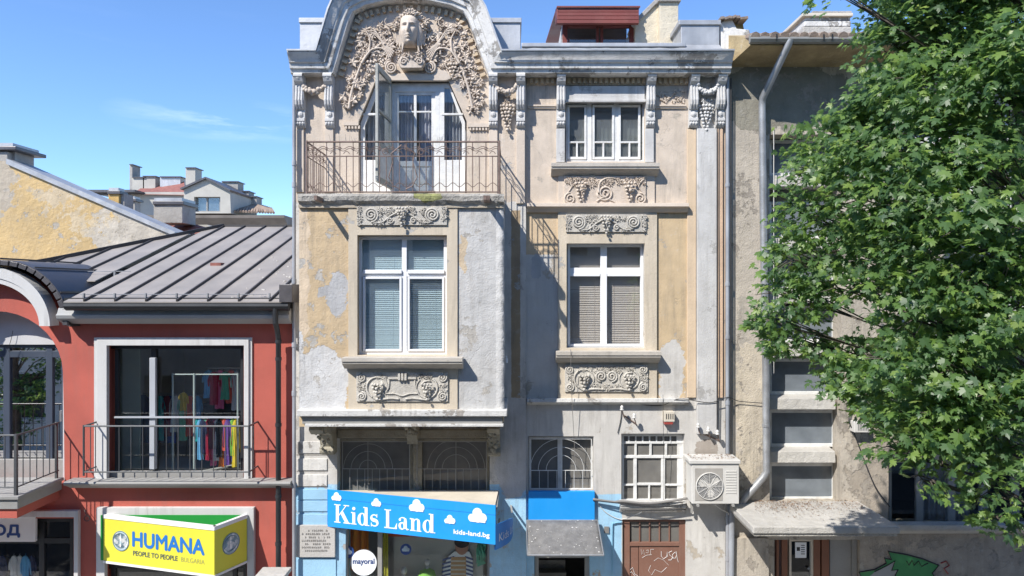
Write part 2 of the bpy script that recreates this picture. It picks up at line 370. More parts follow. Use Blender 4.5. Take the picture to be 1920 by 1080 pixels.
m_pipeg = mat('galvanised_pipe', (.37, .38, .39), .45, metal=.5, var=.2, vscale=4, bump=.15, streak=.3, dirtcol=(.25, .24, .22))
m_pvc = mat('white_window_frame', (.78, .79, .80), .4, var=.04, bump=.05, fine=.02)
m_oldw = mat('peeling_white_frame', (.70, .70, .68), .65, var=.12, vscale=6, bump=.4, dirt=.28, dirtcol=(.32, .27, .2))
m_blind = mat('white_blind', (.60, .68, .70), .6, var=.05, bump=0)
m_blindr = mat('taupe_blind', (.54, .46, .41), .6, var=.05, bump=0)
m_curt = mat('grey_curtain', (.36, .36, .40), .9, var=.2, vscale=6, bump=.1)
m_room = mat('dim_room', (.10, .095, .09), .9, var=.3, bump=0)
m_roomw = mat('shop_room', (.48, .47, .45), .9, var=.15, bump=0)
g_clear = glass('clear_glass', (.93, .95, .95), .8)
g_sky = glass('bluish_glass', (.92, .96, .97), 1.3, .06, (.5, .6, .66))
g_shop = glass('shop_glass', (.93, .95, .95), .7)
g_dusty = glass('dusty_glass', (.75, .78, .78), 1.0, .25, (.27, .285, .29))
g_dust2 = glass('grimy_glass', (.5, .5, .5), 1.0, .62, (.25, .24, .22))
g_bld = glass('frosted_staircase_glass', (.4, .45, .5), 1.0, .72, (.23, .26, .29))
m_red = mat('red_render', (.46, .110, .080), .85, var=.13, vscale=1.2, bump=.3, lump=.9, bscale=70, fine=.1, streak=.3, grime=.25, dirtcol=(.33, .08, .06))
m_trim = mat('grey_white_trim', (.58, .575, .56), .7, grime=.5, dirt=.12, dirtcol=(.4, .38, .35), var=.06, bump=.12)
m_greytrim = mat('grey_stone_trim', (.30, .295, .28), .8, var=.1, bump=.2, dirt=.15)
m_roof = mat('brown_grey_roof_sheet', (.30, .272, .245), .55, metal=.05, grime=.25, var=.14, vscale=1.4, bump=.15, bscale=5, dirt=.12, dirtcol=(.26, .25, .23))
m_seam = mat('roof_seam', (.07, .065, .062), .5, metal=.2, var=.1, bump=0)
m_slate = mat('dark_dormer_sheet', (.10, .095, .10), .4, metal=.3, var=.15, vscale=4, bump=.2)
m_yel = mat('peeling_yellow_render', (.56, .40, .19), .9, peel=.595, peelcol=(.50, .45, .37), grime=.2, var=.15, vscale=.7, bump=.5, lump=3, bscale=14, dirt=.3, dirtcol=(.40, .34, .25), patches=[
    (-120, 280, 30, 420, (.42, .38, .32), .25, .2, 7), (180, 340, 360, 520, (.50, .45, .37), .5, 0, 7), (70, 330, 140, 390, (.52, .44, .32), .5, .3, 7), (120, 400, 200, 440, (.56, .47, .33), .5, .3, 7)])
m_brown = mat('brown_door_paint', (.20, .10, .07), .55, var=.1, bump=.1, dirt=.2, dirtcol=(.3, .24, .2))
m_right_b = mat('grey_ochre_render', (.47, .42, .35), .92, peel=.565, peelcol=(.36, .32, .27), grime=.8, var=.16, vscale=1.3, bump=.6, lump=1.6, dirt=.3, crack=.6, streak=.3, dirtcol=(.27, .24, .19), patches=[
    (1340, 120, 1600, 245, (.25, .235, .19), .12), (1600, 600, 2200, 1300, (.38, .33, .27), .2), (1375, 640, 1440, 900, (.55, .48, .37), .25, .2), (1385, 560, 1420, 640, (.36, .33, .28), .25, .3)])  # wide lower-right patch: browner render with the tree's shade painted into it
m_soff = mat('ochre_soffit', (.40, .31, .17), .9, var=.25, vscale=2.5, bump=.6, lump=2, dirt=.5, dirtcol=(.20, .15, .08))
m_blue = mat('bright_blue_panel', (.015, .30, .76), .45, dirt=.06, dirtcol=(.15, .40, .7), streak=.08, var=.05, bump=0, fine=0)
m_blued = mat('shaded_blue_side_and_joint', (.02, .17, .48), .45, var=.03, bump=0, fine=0)  # side panel's shade is put into this blue; reused for the joint line
m_wht = mat('white_lettering', (.82, .84, .86), .5, var=.02, bump=0, fine=0)
m_cream = mat('cream_board', (.62, .56, .46), .7, var=.1, bump=.1, dirt=.2)
m_yellow = mat('yellow_sign', (.68, .63, .05), .45, streak=.12, dirtcol=(.5, .45, .1), var=.05, bump=0, fine=0)
m_rim = mat('white_sign_rim', (.78, .78, .76), .4, var=.03, bump=0)
m_green = mat('green_sign_inside', (.02, .30, .05), .5, var=.05, bump=0)
m_bluet = mat('blue_lettering', (.015, .16, .50), .5, var=.02, bump=0, fine=0)
m_navy = mat('navy_print', (.02, .06, .22), .5, var=.02, bump=0, fine=0)
m_slatet = mat('dark_small_lettering', (.10, .13, .10), .5, var=.02, bump=0, fine=0)
m_grey_t = mat('grey_small_lettering', (.33, .34, .10), .5, var=.02, bump=0, fine=0)
m_globe = mat('globe_print', (.42, .52, .56), .5, var=.3, vscale=9, bump=0, patches=())
m_plaque = mat('stone_plaque', (.50, .48, .45), .75, var=.08, bump=.3, dirt=.2, dirtcol=(.3, .28, .25))
m_lett = mat('engraved_letters', (.16, .15, .14), .8, var=.1, bump=0)
m_cable = mat('black_cable', (.03, .03, .032), .6, var=.1, bump=0)
m_cableg = mat('grey_cable', (.20, .19, .18), .7, var=.1, bump=0)
m_porc = mat('porcelain', (.62, .61, .58), .35, var=.1, bump=0)
m_acw = mat('air_conditioner_casing', (.60, .585, .55), .5, var=.08, bump=.1, dirt=.15, streak=.25, dirtcol=(.40, .33, .25))
m_acg = mat('fan_grey', (.20, .20, .20), .5, var=.1, bump=0)
m_debris = mat('dry_leaf_litter', (.26, .17, .11), .95, var=.4, vscale=30, bump=1, island=.4)
m_mesh = mat('speckled_awning', (.19, .185, .18), .9, var=.2, vscale=8, bump=.4, dirt=.35, dirtcol=(.42, .41, .39), fine=.3)
m_asph = mat('asphalt', (.08, .078, .075), .9, var=.2, bump=.5)
m_pave = mat('paving', (.44, .42, .38), .9, var=.15, bump=.4)
m_tile = mat('red_roof_tiles', (.26, .10, .08), .85, var=.3, vscale=6, bump=.9, bscale=9, dirt=.2)
m_tileg = mat('weathered_roof_tiles', (.25, .19, .15), .9, var=.3, vscale=5, bump=.6, dirt=.5, dirtcol=(.3, .28, .25))
m_tile2 = mat('brown_roof_tiles', (.30, .22, .16), .85, var=.3, vscale=6, bump=.5, island=.35)
m_dred = mat('dark_red_painted_wood', (.19, .045, .035), .6, var=.15, bump=.2, dirt=.2, dirtcol=(.3, .16, .13))
m_far = mat('far_render', (.44, .42, .37), .9, var=.1, bump=.1, dirt=.15, dirtcol=(.3, .27, .22))
m_fard = mat('far_dark_cornice', (.23, .195, .165), .9, var=.2, bump=.1)
m_chim = mat('beige_chimney_render', (.60, .53, .40), .9, var=.1, bump=.7, lump=2, dirt=.35, dirtcol=(.42, .36, .26))
m_chimg = mat('grey_chimney_render', (.36, .34, .31), .9, var=.15, bump=.5, lump=2, dirt=.3)
m_orange = mat('orange_cloth', (.75, .27, .02), .8, var=.1, bump=.1)
def fab(n, c): return mat(n, c, .85, var=.12, vscale=7, bump=.1)

# ------------------------------------------------------------ ground, road, pavement
def struct(name, mb, m, **k):
    o = mb.build(name, m, **k); o['kind'] = 'structure'; return o
struct('ground', MB().box(-600, 600, -600, 600, -.6, -.02), m_pave, recalc=False)
struct('road', MB().box(-80, 80, -12.5, -3.4, -.016, .0), m_asph)
struct('pavement', MB().box(-80, 80, -3.4, 6, -.014, .13), m_pave)
struct('pavement', MB().box(-80, 80, -17, -12.5, -.014, .13), m_pave)

# ------------------------------------------------------------ window builder
def window(parent, rect, Y, fw, xs, ys, bw, fm, gm, dep=.07, name='window', extra=None, skip=()):
    """rect (px0,py0,px1,py1) at depth Y; full bars at xs, ys. A window is its frame; panes are its sub-parts."""
    x0, y0, x1, y1 = rect; mb = MB()
    mb.pbox(x0, y0, x0 + fw, y1, Y, Y + dep); mb.pbox(x1 - fw, y0, x1, y1, Y, Y + dep)
    mb.pbox(x0 + fw, y0, x1 - fw, y0 + fw, Y, Y + dep); mb.pbox(x0 + fw, y1 - fw, x1 - fw, y1, Y, Y + dep)
    cx = [x0 + fw] + [v for x in xs for v in (x - bw / 2, x + bw / 2)] + [x1 - fw]
    cy = [y0 + fw] + [v for y in ys for v in (y - bw / 2, y + bw / 2)] + [y1 - fw]
    for x in xs: mb.pbox(x - bw / 2, y0 + fw, x + bw / 2, y1 - fw, Y + .004, Y + dep)
    cells = []
    for i in range(0, len(cx), 2):
        for y in ys: mb.pbox(cx[i], y - bw / 2, cx[i + 1], y + bw / 2, Y + .006, Y + dep)
        for j in range(0, len(cy), 2): cells.append((cx[i], cy[j], cx[i + 1], cy[j + 1]))
    if extra: extra(mb)
    o = mb.build(name, fm, parent, bevel=.004)
    for k, (a, b, c, d) in enumerate(cells):
        if k in skip: continue
        MB().pbox(a - .4, b - .4, c + .4, d + .4, Y + dep * .45, Y + dep * .45 + .006).build('pane', gm, o)
    return o
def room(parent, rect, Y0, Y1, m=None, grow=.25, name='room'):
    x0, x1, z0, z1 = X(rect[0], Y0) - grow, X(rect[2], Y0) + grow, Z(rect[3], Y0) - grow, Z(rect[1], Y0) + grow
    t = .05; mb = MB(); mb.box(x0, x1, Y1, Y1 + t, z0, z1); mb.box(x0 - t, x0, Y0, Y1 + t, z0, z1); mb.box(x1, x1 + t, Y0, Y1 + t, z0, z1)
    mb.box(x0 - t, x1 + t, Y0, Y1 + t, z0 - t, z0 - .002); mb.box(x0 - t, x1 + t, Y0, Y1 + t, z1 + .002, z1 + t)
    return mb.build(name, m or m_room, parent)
def slats(px0, py0, px1, py1, Y, pitch, m, parent, tilt=.5, name='blind'):
    mb = MB(); y = py0; k = S(Y)
    while y < py1:
        z = Z(y, Y) + U(-.002, .002); h = pitch * k * .62; tl = tilt; tilt_ = tilt * U(.8, 1.1)
        mb.add([(X(px0, Y), Y - .008, z - h * tilt_), (X(px1, Y), Y - .008, z - h * tilt_ + U(-.002, .002)), (X(px1, Y), Y + .008, z + h * tilt_), (X(px0, Y), Y + .008, z + h * tilt_)], [(0, 1, 2, 3)]); y += pitch
    for q in (.2, .8): mb.box(X(px0 + (px1 - px0) * q, Y) - .0015, X(px0 + (px1 - px0) * q, Y) + .0015, Y - .014, Y - .012, Z(py1, Y), Z(py0, Y))
    mb.pbox(px0, py1 - 2, px1, py1, Y - .012, Y + .012)
    return mb.build(name, m, parent, recalc=False)
def curtain(px0, py0, px1, py1, Y, m, parent, folds=7, amp=.03, name='curtain'):
    n = folds * 6; mb = MB(); ph = U(0, 6)
    for i in range(n + 1):
        t = i / n; x = X(px0 + (px1 - px0) * t, Y); y = Y + amp * sin(t * folds * 2 * pi + ph + sin(t * 9) * .8)
        mb.v += [(x, y, Z(py0, Y)), (x + U(-.003, .003), y * 1.0 + .01 * sin(t * 23), Z(py1, Y))]
    for i in range(n): mb.f.append((2 * i, 2 * i + 1, 2 * i + 3, 2 * i + 2))
    return mb.build(name, m, parent, smooth=True, recalc=False)

# ------------------------------------------------------------ THE TOWNHOUSE
TH = thing('townhouse', 'tall beige and grey town house with carved face over its balcony door', 'building', (0, 0, 0.13))
YL = -.08
zlip = Z(138, -.3)
PATH = [(-4.055, zlip)]
inner = [(631, 147), (645, 97), (660, 47), (667, 31), (690, 19), (725, 11), (766, 8), (808, 11), (845, 19), (870, 30), (879, 45), (897, 95), (916, 147)]
PATH += [(X(a, YL), Z(b, YL)) for a, b in inner]; PATH[1] = (PATH[1][0], zlip); PATH[-1] = (PATH[-1][0], zlip)
GP = PATH[1:]
zbot = .13
def rect(a, b, c, d, Y=0): return [(X(a, Y), Z(b, Y)), (X(c, Y), Z(b, Y)), (X(c, Y), Z(d, Y)), (X(a, Y), Z(d, Y))]
niche = [(672, 362), (672, 228), (704, 151), (841, 151), (875, 227), (875, 362)]
outer = [(-4.05, zbot), (-4.05, zlip + .12), (GP[0][0] - .1, zlip + .12)] + [(x + (x - X(770, YL)) * .03, z + .12) for x, z in GP[1:-1]] + [(X(986), zlip + .12), (X(986), zbot)]
mb = MB().plate(outer, [[(X(a, YL), Z(b, YL)) for a, b in niche], rect(632, 822, 918, 930, YL), rect(648, 985, 918, 1222, YL)], YL, .30)
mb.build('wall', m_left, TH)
mb = MB().plate([(X(986) + .001, zbot), (X(986) + .001, zlip + .1), (4.0, zlip + .1), (4.0, zbot)],
    [rect(1060, 190, 1209, 303), rect(1062, 457, 1208, 652), rect(990.5, 818, 1113, 922), rect(1165, 813, 1284, 941), rect(1002, 1035, 1106, 1220), rect(1167, 974, 1286, 1220)], 0, .35)
mb.build('wall', m_right, TH)
# main cornice, climbing round the gable
PROF = [(0, YL + .02), (0, -.27), (.015, -.30), (.075, -.315), (.085, -.35), (.165, -.365), (.18, -.40), (.215, -.41), (.30, -.485), (.325, -.50), (.352, -.50), (.36, -.48), (.36, YL + .02)]
mb = MB().sweep(PATH + [(4.007, zlip)], PROF)
smooth_by(mb.build('cornice', m_white, TH), 28)
mb = MB()       # zinc sheet on top of the cornice
pp = [(p[0], p[1]) for p in PATH] + [(4.007, zlip)]
mb.sweep(pp, [(.362, .2), (.362, -.52), (.345, -.522), (.345, -.528), (.374, -.528), (.385, .2)]); mb.build('cornice_flashing', m_zinc, TH)
# dentils
dm = MB().box(-.045, .045, -.07, .0, -.055, .055).build('dentil', m_dentil, TH, at=(0, 0, 0)); dmesh = dm.data
dl = []
for (a, b), nrm in (((GP[i], GP[i + 1]), 0) for i in range(len(GP) - 1)):
    d = Vector(b) - Vector(a); L_ = d.length; n = max(1, int(round(L_ / .125))); ang = atan2(d.y, d.x); nn = Vector((d.y, -d.x)).normalized()
    for k in range(n):
        p = Vector(a) + d * ((k + .5) / n) + nn * .085; dl.append((p.x, YL - .002, p.y, -ang))
for px in range(996, 1288, 10):
    if 1041 < px < 1061 or 1208 < px < 1228: continue
    dl.append((X(px), -.002, Z(153), 0))
dm.location = (0, 0, 0)
for i, (x, y, z, a) in enumerate(dl):
    if i == 0: o = dm; o.location = Vector((x, y, z)) - org(TH)
    else: o = inst('dentil', dmesh, TH, (x, y, z))
    o.rotation_euler = (0, a, 0); o.scale = (.62, 1, .9)
MB().box(X(988), X(1288), -.03, .0, Z(160), Z(147)).build('frieze_band', m_dentil, TH)
# ----- tympanum carving: scattered carved leaves, scrolls, grapes, head
YT = YL
def inpoly(x, y, poly):
    c = False; j = len(poly) - 1
    for i in range(len(poly)):
        (xi, yi), (xj, yj) = poly[i], poly[j]
        if (yi > y) != (yj > y) and x < (xj - xi) * (y - yi) / (yj - yi) + xi: c = not c
        j = i
    return c
def scatter(mb, poly, n, s0, s1, Y, lift, away=None):
    x0, x1 = min(p[0] for p in poly), max(p[0] for p in poly); y0, y1 = min(p[1] for p in poly), max(p[1] for p in poly); k = 0
    while k < n:
        x, y = U(x0, x1), U(y0, y1)
        if inpoly(x, y, poly):
            mb.cleaf(x, y, U(s0, s1), U(0, 2 * pi), Y - U(0, lift), U(.02, .032) * s1 / 9, random.choice((4, 5, 5))); k += 1
def scroll_rnd(mb, poly, n, r0, r1, Y):
    x0, x1 = min(p[0] for p in poly), max(p[0] for p in poly); y0, y1 = min(p[1] for p in poly), max(p[1] for p in poly); k = 0
    while k < n:
        x, y = U(x0, x1), U(y0, y1)
        if inpoly(x, y, poly):
            r = U(r0, r1); a = U(0, 6.28); sg = random.choice((-1, 1)); pts = []
            for i in range(9):
                t = i / 8; pts.append(P(x + r * cos(a + sg * t * 3.4) * (1 - .5 * t), y - r * sin(a + sg * t * 3.4) * (1 - .5 * t), Y) + Vector((0, -.03 - .04 * t, 0)))
            mb.tube(pts, [S(Y) * (1.7 - 1.2 * i / 8) for i in range(9)], 5); k += 1
left_b = [(640, 210), (648, 160), (660, 118), (662, 80), (682, 60), (708, 46), (738, 34), (754, 66), (748, 120), (715, 125), (702, 140), (684, 168), (668, 200)]
right_b = [(912, 215), (905, 165), (892, 118), (890, 72), (872, 48), (838, 38), (800, 34), (788, 76), (800, 120), (830, 130), (852, 150), (868, 178), (885, 212)]
for poly in (left_b, right_b):
    mb = MB(); scatter(mb, poly, 100, 7, 13.5, YT, .055); mb.build('carved_leaves', m_relief2, TH, kind='stuff')
    mb = MB(); scroll_rnd(mb, poly, 14, 6, 12, YT); mb.build('carved_tendrils', m_relief2, TH, smooth=True, kind='stuff')
for (x, y, wd, ht) in ((678, 66, 17, 22), (872, 66, 15, 22), (694, 118, 15, 24), (852, 122, 20, 26), (660, 150, 12, 22), (884, 150, 15, 26), (722, 84, 14, 16), (826, 86, 14, 16), (896, 185, 12, 20)):
    MB().grapes(x, y, wd, ht, YT - .02, 2.9, .06).build('grape_cluster', m_relief2, TH, smooth=True)
for sg in (-1, 1):
    c = 770; mb = MB()
    mb.stem([(c + sg * 116, 205), (c + sg * 108, 165), (c + sg * 92, 120), (c + sg * 78, 90), (c + sg * 66, 58)], 3.0, YT - .04)
    mb.stem([(c + sg * 92, 120), (c + sg * 74, 95), (c + sg * 52, 92), (c + sg * 40, 108)], 2.6, YT - .07)
    mb.stem([(c + sg * 78, 100), (c + sg * 76, 75), (c + sg * 84, 58)], 2.2, YT - .07)
    for q in range(5): mb.stem([(c + sg * (30 + q * 2), 98 + q * 4), (c + sg * (52 + q * 4), 80 - q * 6), (c + sg * (66 + q * 7), 66 - q * 5 + q * q)], 1.7, YT - .06)
    mb.build('carved_stems', m_relief2, TH, smooth=True)
for sg in (-1, 1):
    mb = MB(); mb.spiral(770 + sg * 36, 127, 11, 2.4, pi / 2, -sg, 2.1, YT - .07); mb.build('volute', m_relief2, TH, smooth=True)
# lintel hood under the head, keystone bust
mb = MB().pplate([(712, 134), (735, 128), (745, 138), (770, 136), (795, 138), (815, 128), (838, 134), (846, 147), (836, 151), (706, 151), (700, 143)], [], YT - .06, YT)
mb.build('door_hood', m_surr3, TH, bevel=.01)
mb = MB(); mb.pplate([(752, 104), (790, 104), (797, 116), (790, 127), (752, 127), (745, 116)], [], YT - .24, YT); mb.build('keystone', m_relief2, TH, bevel=.012)
mb = MB(); mb.spiral(757, 115, 7, 1.6, 0, 1, 1.6, YT - .24); mb.spiral(786, 115, 7, 1.6, pi, -1, 1.6, YT - .24); mb.build('volute', m_relief2, TH, smooth=True)
# head as a height field
def g2(u, v, cu, cv, su, sv): return math.exp(-((u - cu) / su) ** 2 - ((v - cv) / sv) ** 2)
mb = MB(); NU, NV = 34, 46; hc = P(770, 63, YT); hw, hh = 18.5 * S(YT), 30 * S(YT); idx = {}
for j in range(NV + 1):
    for i in range(NU + 1):
        u, v = i / NU * 2 - 1, j / NV * 2 - 1
        wj = (1.0 if v < .45 else 1 - .45 * ((v - .45) / .55) ** 2) if v > -.1 else 1 - .38 * ((-v - .1) / .9) ** 1.6
        q = max(0, 1 - abs(u) ** 2.3); qv = max(0, 1 - abs(v) ** 3)
        h = .23 * sqrt(q) * sqrt(qv) ** .8
        h += .065 * g2(u, v, 0, -.10, .13, .20) + .035 * g2(u, v, 0, .12, .10, .22) + .02 * (g2(u, v, .13, -.2, .09, .07) + g2(u, v, -.13, -.2, .09, .07))
        for sgn in (-1, 1):
            h -= .055 * g2(u, v, .38 * sgn, .15, .19, .10); h += .03 * g2(u, v, .38 * sgn, .145, .13, .055); h += .03 * g2(u, v, .38 * sgn, .30, .26, .06)
            h += .02 * g2(u, v, .5 * sgn, -.15, .2, .2)
        h += .026 * g2(u, v, 0, -.42, .22, .045) + .026 * g2(u, v, 0, -.54, .18, .05) - .028 * g2(u, v, 0, -.48, .24, .022) - .02 * g2(u, v, 0, -.66, .3, .05) + .035 * g2(u, v, 0, -.80, .22, .12)
        idx[i, j] = len(mb.v); mb.v.append((hc.x + u * hw * wj, YT - .08 - h, hc.z + v * hh))
for j in range(NV):
    for i in range(NU): mb.f.append((idx[i, j], idx[i + 1, j], idx[i + 1, j + 1], idx[i, j + 1]))
mb.build('carved_face', m_relief2, TH, smooth=True, recalc=False)
mb = MB()   # hair and headdress round the face
for sg in (-1, 1):
    for q in range(8):
        o_ = 14 + q * 1.7
        mb.stem([(770 + sg * (2 + q), 35 - q * 1.2), (770 + sg * (o_ * .8), 41 + q * .6), (770 + sg * (o_ + 1 + 1.5 * sin(q)), 60), (770 + sg * (o_ - 1), 80), (770 + sg * (o_ + 3 * cos(q * 2)), 99 - q * 2)], 2.3, YT - .17 + q * .014)
mb.build('carved_hair', m_relief2, TH, smooth=True)
mb = MB()
for k in range(60):
    a = pi * (k % 30) / 29; r = U(19, 32); mb.cleaf(770 + cos(a) * r * .95, 49 - sin(a) * r * .95 + 4, U(5, 9), a + U(-.5, .5), YT - .08 - U(0, .09), .04, random.choice((3, 5)))
for k in range(5): mb.cleaf(762 + 4 * k, 26 - (4 - abs(k - 2) * 2), 9, pi / 2 + (2 - k) * .3, YT - .2, .06, 3)
for k in range(26): mb.cleaf(770 + U(-22, 22), 104 + U(-4, 5), U(5, 8), U(3.6, 5.8), YT - .16 - U(0, .08), .05, 3)
mb.build('carved_wreath', m_relief2, TH, kind='stuff')
# ----- consoles (shared mesh) with garlands
h = 98 * S(YL)
prof = [(0, 0), (-.22, 0), (-.245, -.03), (-.25, -.10), (-.22, -.16), (-.15, -.22), (-.15, -.34), (-.17, -.50), (-.155, -.58), (-.10, -.66), (-.085, -.665), (-.085, -.82), (-.115, -.83), (-.115, -.88), (-.095, -.90), (-.095, -.96), (-.05, -1.0), (0, -1.0)]
mb = MB(); wc = .08; n = len(prof)
mb.add([(-wc, y, z * h) for y, z in prof] + [(wc, y, z * h) for y, z in prof], [tuple(range(n)), tuple(range(2 * n - 1, n - 1, -1))] + [(i, (i + 1) % n, (i + 1) % n + n, i + n) for i in range(n)])
for xx in (-.052, 0, .052): mb.tube([(xx, y - .004, z * h) for y, z in [(-.145, -.22), (-.15, -.34), (-.172, -.50), (-.158, -.58), (-.105, -.655)]], .018, 6)
mb.ball((0, -.235, -.075 * h), .05, sy=.5); mb.ball((0, -.09, -.75 * h), .052, sy=.6)
for xx in (-.05, 0, .05): mb.ball((xx, -.1, -.925 * h), .022, sz=1.3)
mb.tube([(-wc, -.22, -.06 * h), (wc, -.22, -.06 * h)], .05, 10)
cm = mb.build('console', m_console, TH, at=(0, 0, 0)); cmesh = cm.data
cps = [(566, 143, YL), (620, 143, YL), (925, 143, YL), (976, 143, YL), (1051, 143, 0), (1218, 143, 0), (1298, 143, 0), (1348, 143, 0)]
for i, (px, py, Y) in enumerate(cps):
    loc = P(px, py, Y)
    if i == 0: cm.location = loc - org(TH); ORG[cm.name] = loc
    else: inst('console', cmesh, TH, loc)
for (a, b, Y) in ((566, 620, YL), (925, 976, YL), (1298, 1348, 0)):
    mb = MB(); c = (a + b) / 2; wd = (b - a) / 2
    for k in range(17):
        t = k / 16 * 2 - 1
        for q in range(3): mb.ball(P(c + t * wd + U(-2, 2), 156 + 22 * (1 - t * t) + U(-4, 3), Y) + Vector((0, -.10 - U(0, .06), 0)), U(3.1, 4.3) * S(), u=7, v=5)
    mb.build('garland', m_relief2 if a < 1200 else m_console, TH, smooth=True)
for (px, Y, m_) in ((951, YL, m_relief2), (1323, 0, m_console)):
    mb = MB()
    for k in range(12): mb.cleaf(px + U(-9, 9), 193 + U(-6, 8), U(6, 9), U(0, 6.3), Y - U(.02, .06), .04, 5)
    mb.build('carved_leaves', m_, TH); MB().grapes(px, 200, 24, 44, Y - .05, 3.1, .08).build('grape_cluster', m_, TH, smooth=True)
# small toothed string courses
for a, b, y in ((644, 672, 228), (877, 917, 231)):
    mb = MB(); mb.pbox(a, y, b, y + 7, YL - .05, YL)
    for px in range(a + 3, b, 6): mb.pbox(px, y + 7, px + 3.5, y + 13, YL - .04, YL)
    mb.build('string_course', m_surr3, TH)
for a, b in ((990, 1042), (1228, 1287)):
    mb = MB(); mb.pbox(a, 196, b, 199, -.05, 0); mb.pbox(a, 199, b, 203, -.03, 0); mb.build('string_course', m_surr3, TH)
mb = MB()
for k in range(60): mb.cleaf(U(1232, 1284), U(170, 192), U(3, 6), U(0, 6.3), -.01, .02, 3)
mb.build('worn_relief', m_surr3, TH)
# pilasters on the right edge
MB().box(X(1288), X(1304), -.04, 0, Z(745), Z(243)).build('pilaster', mat('tan_pilaster', (.60, .47, .33), .85, bump=.3, crack=.3, dirt=.15, dirtcol=(.3, .25, .2)), TH, bevel=.006)
MB().box(X(1305), X(1341), -.10, 0, Z(812), Z(243)).build('pilaster', m_bluish := mat('bluegrey_pilaster', (.55, .54, .52), .85, peel=.59, grime=.6, bump=.3, lump=1, crack=.4, dirt=.2, streak=.3, dirtcol=(.36, .34, .31)), TH, bevel=.008)
MB().box(X(1343), X(1354), -.05, 0, Z(745), Z(215)).build('pilaster', mat('orange_pilaster', (.60, .43, .30), .85, bump=.4, crack=.3, dirt=.35, dirtcol=(.36, .26, .2)), TH, bevel=.006)
MB().box(X(558), X(573), YL - .04, YL, Z(362), Z(243)).build('pilaster', m_surr3, TH, bevel=.006)
MB().box(X(612), X(628), YL - .04, YL, Z(362), Z(243)).build('pilaster', m_surr3, TH, bevel=.006)
for px in (917, 968): MB().box(X(px), X(px + 16), YL - .04, YL, Z(383), Z(243)).build('pilaster', m_surr3, TH, bevel=.006)
# niche reveal, balcony door and side lights
NP = [(X(a, YL), Z(b, YL)) for a, b in niche]
def shrink(l, k, c=(X(773, YL), Z(262, YL))): return [(c[0] + (x - c[0]) * k, c[1] + (z - c[1]) * k) for x, z in l]
mb = MB()
YD = .0
def dz(py): return Z(py, YD)
def dx(px): return X(px, YD)
dl_ = [(dx(a), dz(b)) for a, b in ((676, 362), (676, 230), (706, 156), (729, 156), (729, 362))]
dr_ = [(dx(a), dz(b)) for a, b in ((824, 362), (824, 156), (842, 156), (872, 229), (872, 362))]
il = [(dx(a), dz(b)) for a, b in ((684, 300), (684, 236), (711, 165), (722, 165), (722, 300))]
ir = [(dx(a), dz(b)) for a, b in ((833, 300), (833, 165), (842, 165), (866, 233), (866, 300))]
mb.plate(dl_, [il], YD, YD + .06); mb.plate(dr_, [ir], YD, YD + .06)
mb.pbox(680, 212, 726, 216, YD - .01, YD + .05); mb.pbox(828, 212, 868, 216, YD - .01, YD + .05)
mb.pbox(729, 156, 824, 172, YD + .002, YD + .08); mb.pbox(729, 172, 741, 362, YD + .002, YD + .08); mb.pbox(816, 172, 824, 362, YD + .002, YD + .08)
o = mb.build('window', m_oldw, TH, bevel=.006)
MB().plate(il, [], YD + .03, YD + .036).build('pane', g_clear, o); MB().plate(ir, [], YD + .03, YD + .036).build('pane', g_clear, o)
YQ = .03
mb = MB()   # door: two glazed upper lights, panelled bottom
for (a, b, c, d) in ((741, 172, 748, 358), (809, 172, 816, 358), (776, 172, 781, 358), (748, 172, 776, 178), (781, 172, 809, 178), (748, 208, 776, 211), (781, 208, 809, 211), (748, 302, 776, 312), (781, 302, 809, 312), (748, 350, 776, 358), (781, 350, 809, 358)):
    mb.pbox(a, b, c, d, YQ, YQ + .05)
mb.pbox(748, 312, 776, 350, YQ + .02, YQ + .045); mb.pbox(781, 312, 809, 350, YQ + .02, YQ + .045)
mb.pbox(753, 318, 771, 345, YQ + .008, YQ + .02); mb.pbox(786, 318, 804, 345, YQ + .008, YQ + .02)
o = mb.build('balcony_door', m_oldw, TH, bevel=.004)
for r in ((748, 178, 776, 208), (781, 178, 809, 208), (748, 211, 776, 302), (781, 211, 809, 302)): MB().pbox(*r, YQ + .02, YQ + .026).build('pane', g_clear, o)
MB().cyl(P(779, 290, YQ), P(779, 290, YQ) + Vector((0, -.05, 0)), .012).build('handle', m_dark, o)
m_lace = fab('lilac_white_curtain', (.46, .45, .52))
curtain(741, 172, 775, 362, .17, m_lace, TH, 5); curtain(786, 172, 818, 362, .18, m_lace, TH, 5)
curtain(676, 160, 724, 362, .17, m_curt, TH, 6); curtain(828, 160, 874, 362, .17, m_curt, TH, 7)
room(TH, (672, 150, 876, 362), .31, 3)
# the open outer leaf, hinged left of the door, pointing at the street
a0 = Vector((X(733, 0), 0.0, 0)); a1 = Vector((X(706, -.94), -.94, 0)); ax = (a1 - a0).normalized(); an = Vector((-ax.y, ax.x, 0)); LL = (a1 - a0).length
ztop, zb_ = 10.91, Z(355, 0)
def leaf_fn(u, z, t): return tuple(a0 + ax * u + an * t + Vector((0, 0, z)))
hl = [[(.08, zb_ + .72), (LL - .08, zb_ + .72), (LL - .08, zb_ + 1.25), (.08, zb_ + 1.25)], [(.08, zb_ + 1.29), (LL - .08, zb_ + 1.29), (LL - .08, ztop - .1), (.08, ztop - .1)]]
mb = MB().plate([(0, zb_), (LL, zb_), (LL, ztop), (0, ztop)], hl, -.022, .022, leaf_fn)
o = mb.build('open_door_leaf', mat('grey_green_worn_leaf', (.40, .41, .38), .7, var=.1, bump=.4, dirt=.5, dirtcol=(.22, .19, .14)), TH)
for q in hl: MB().plate(q, [], -.003, .003, leaf_fn).build('pane', g_dusty, o)
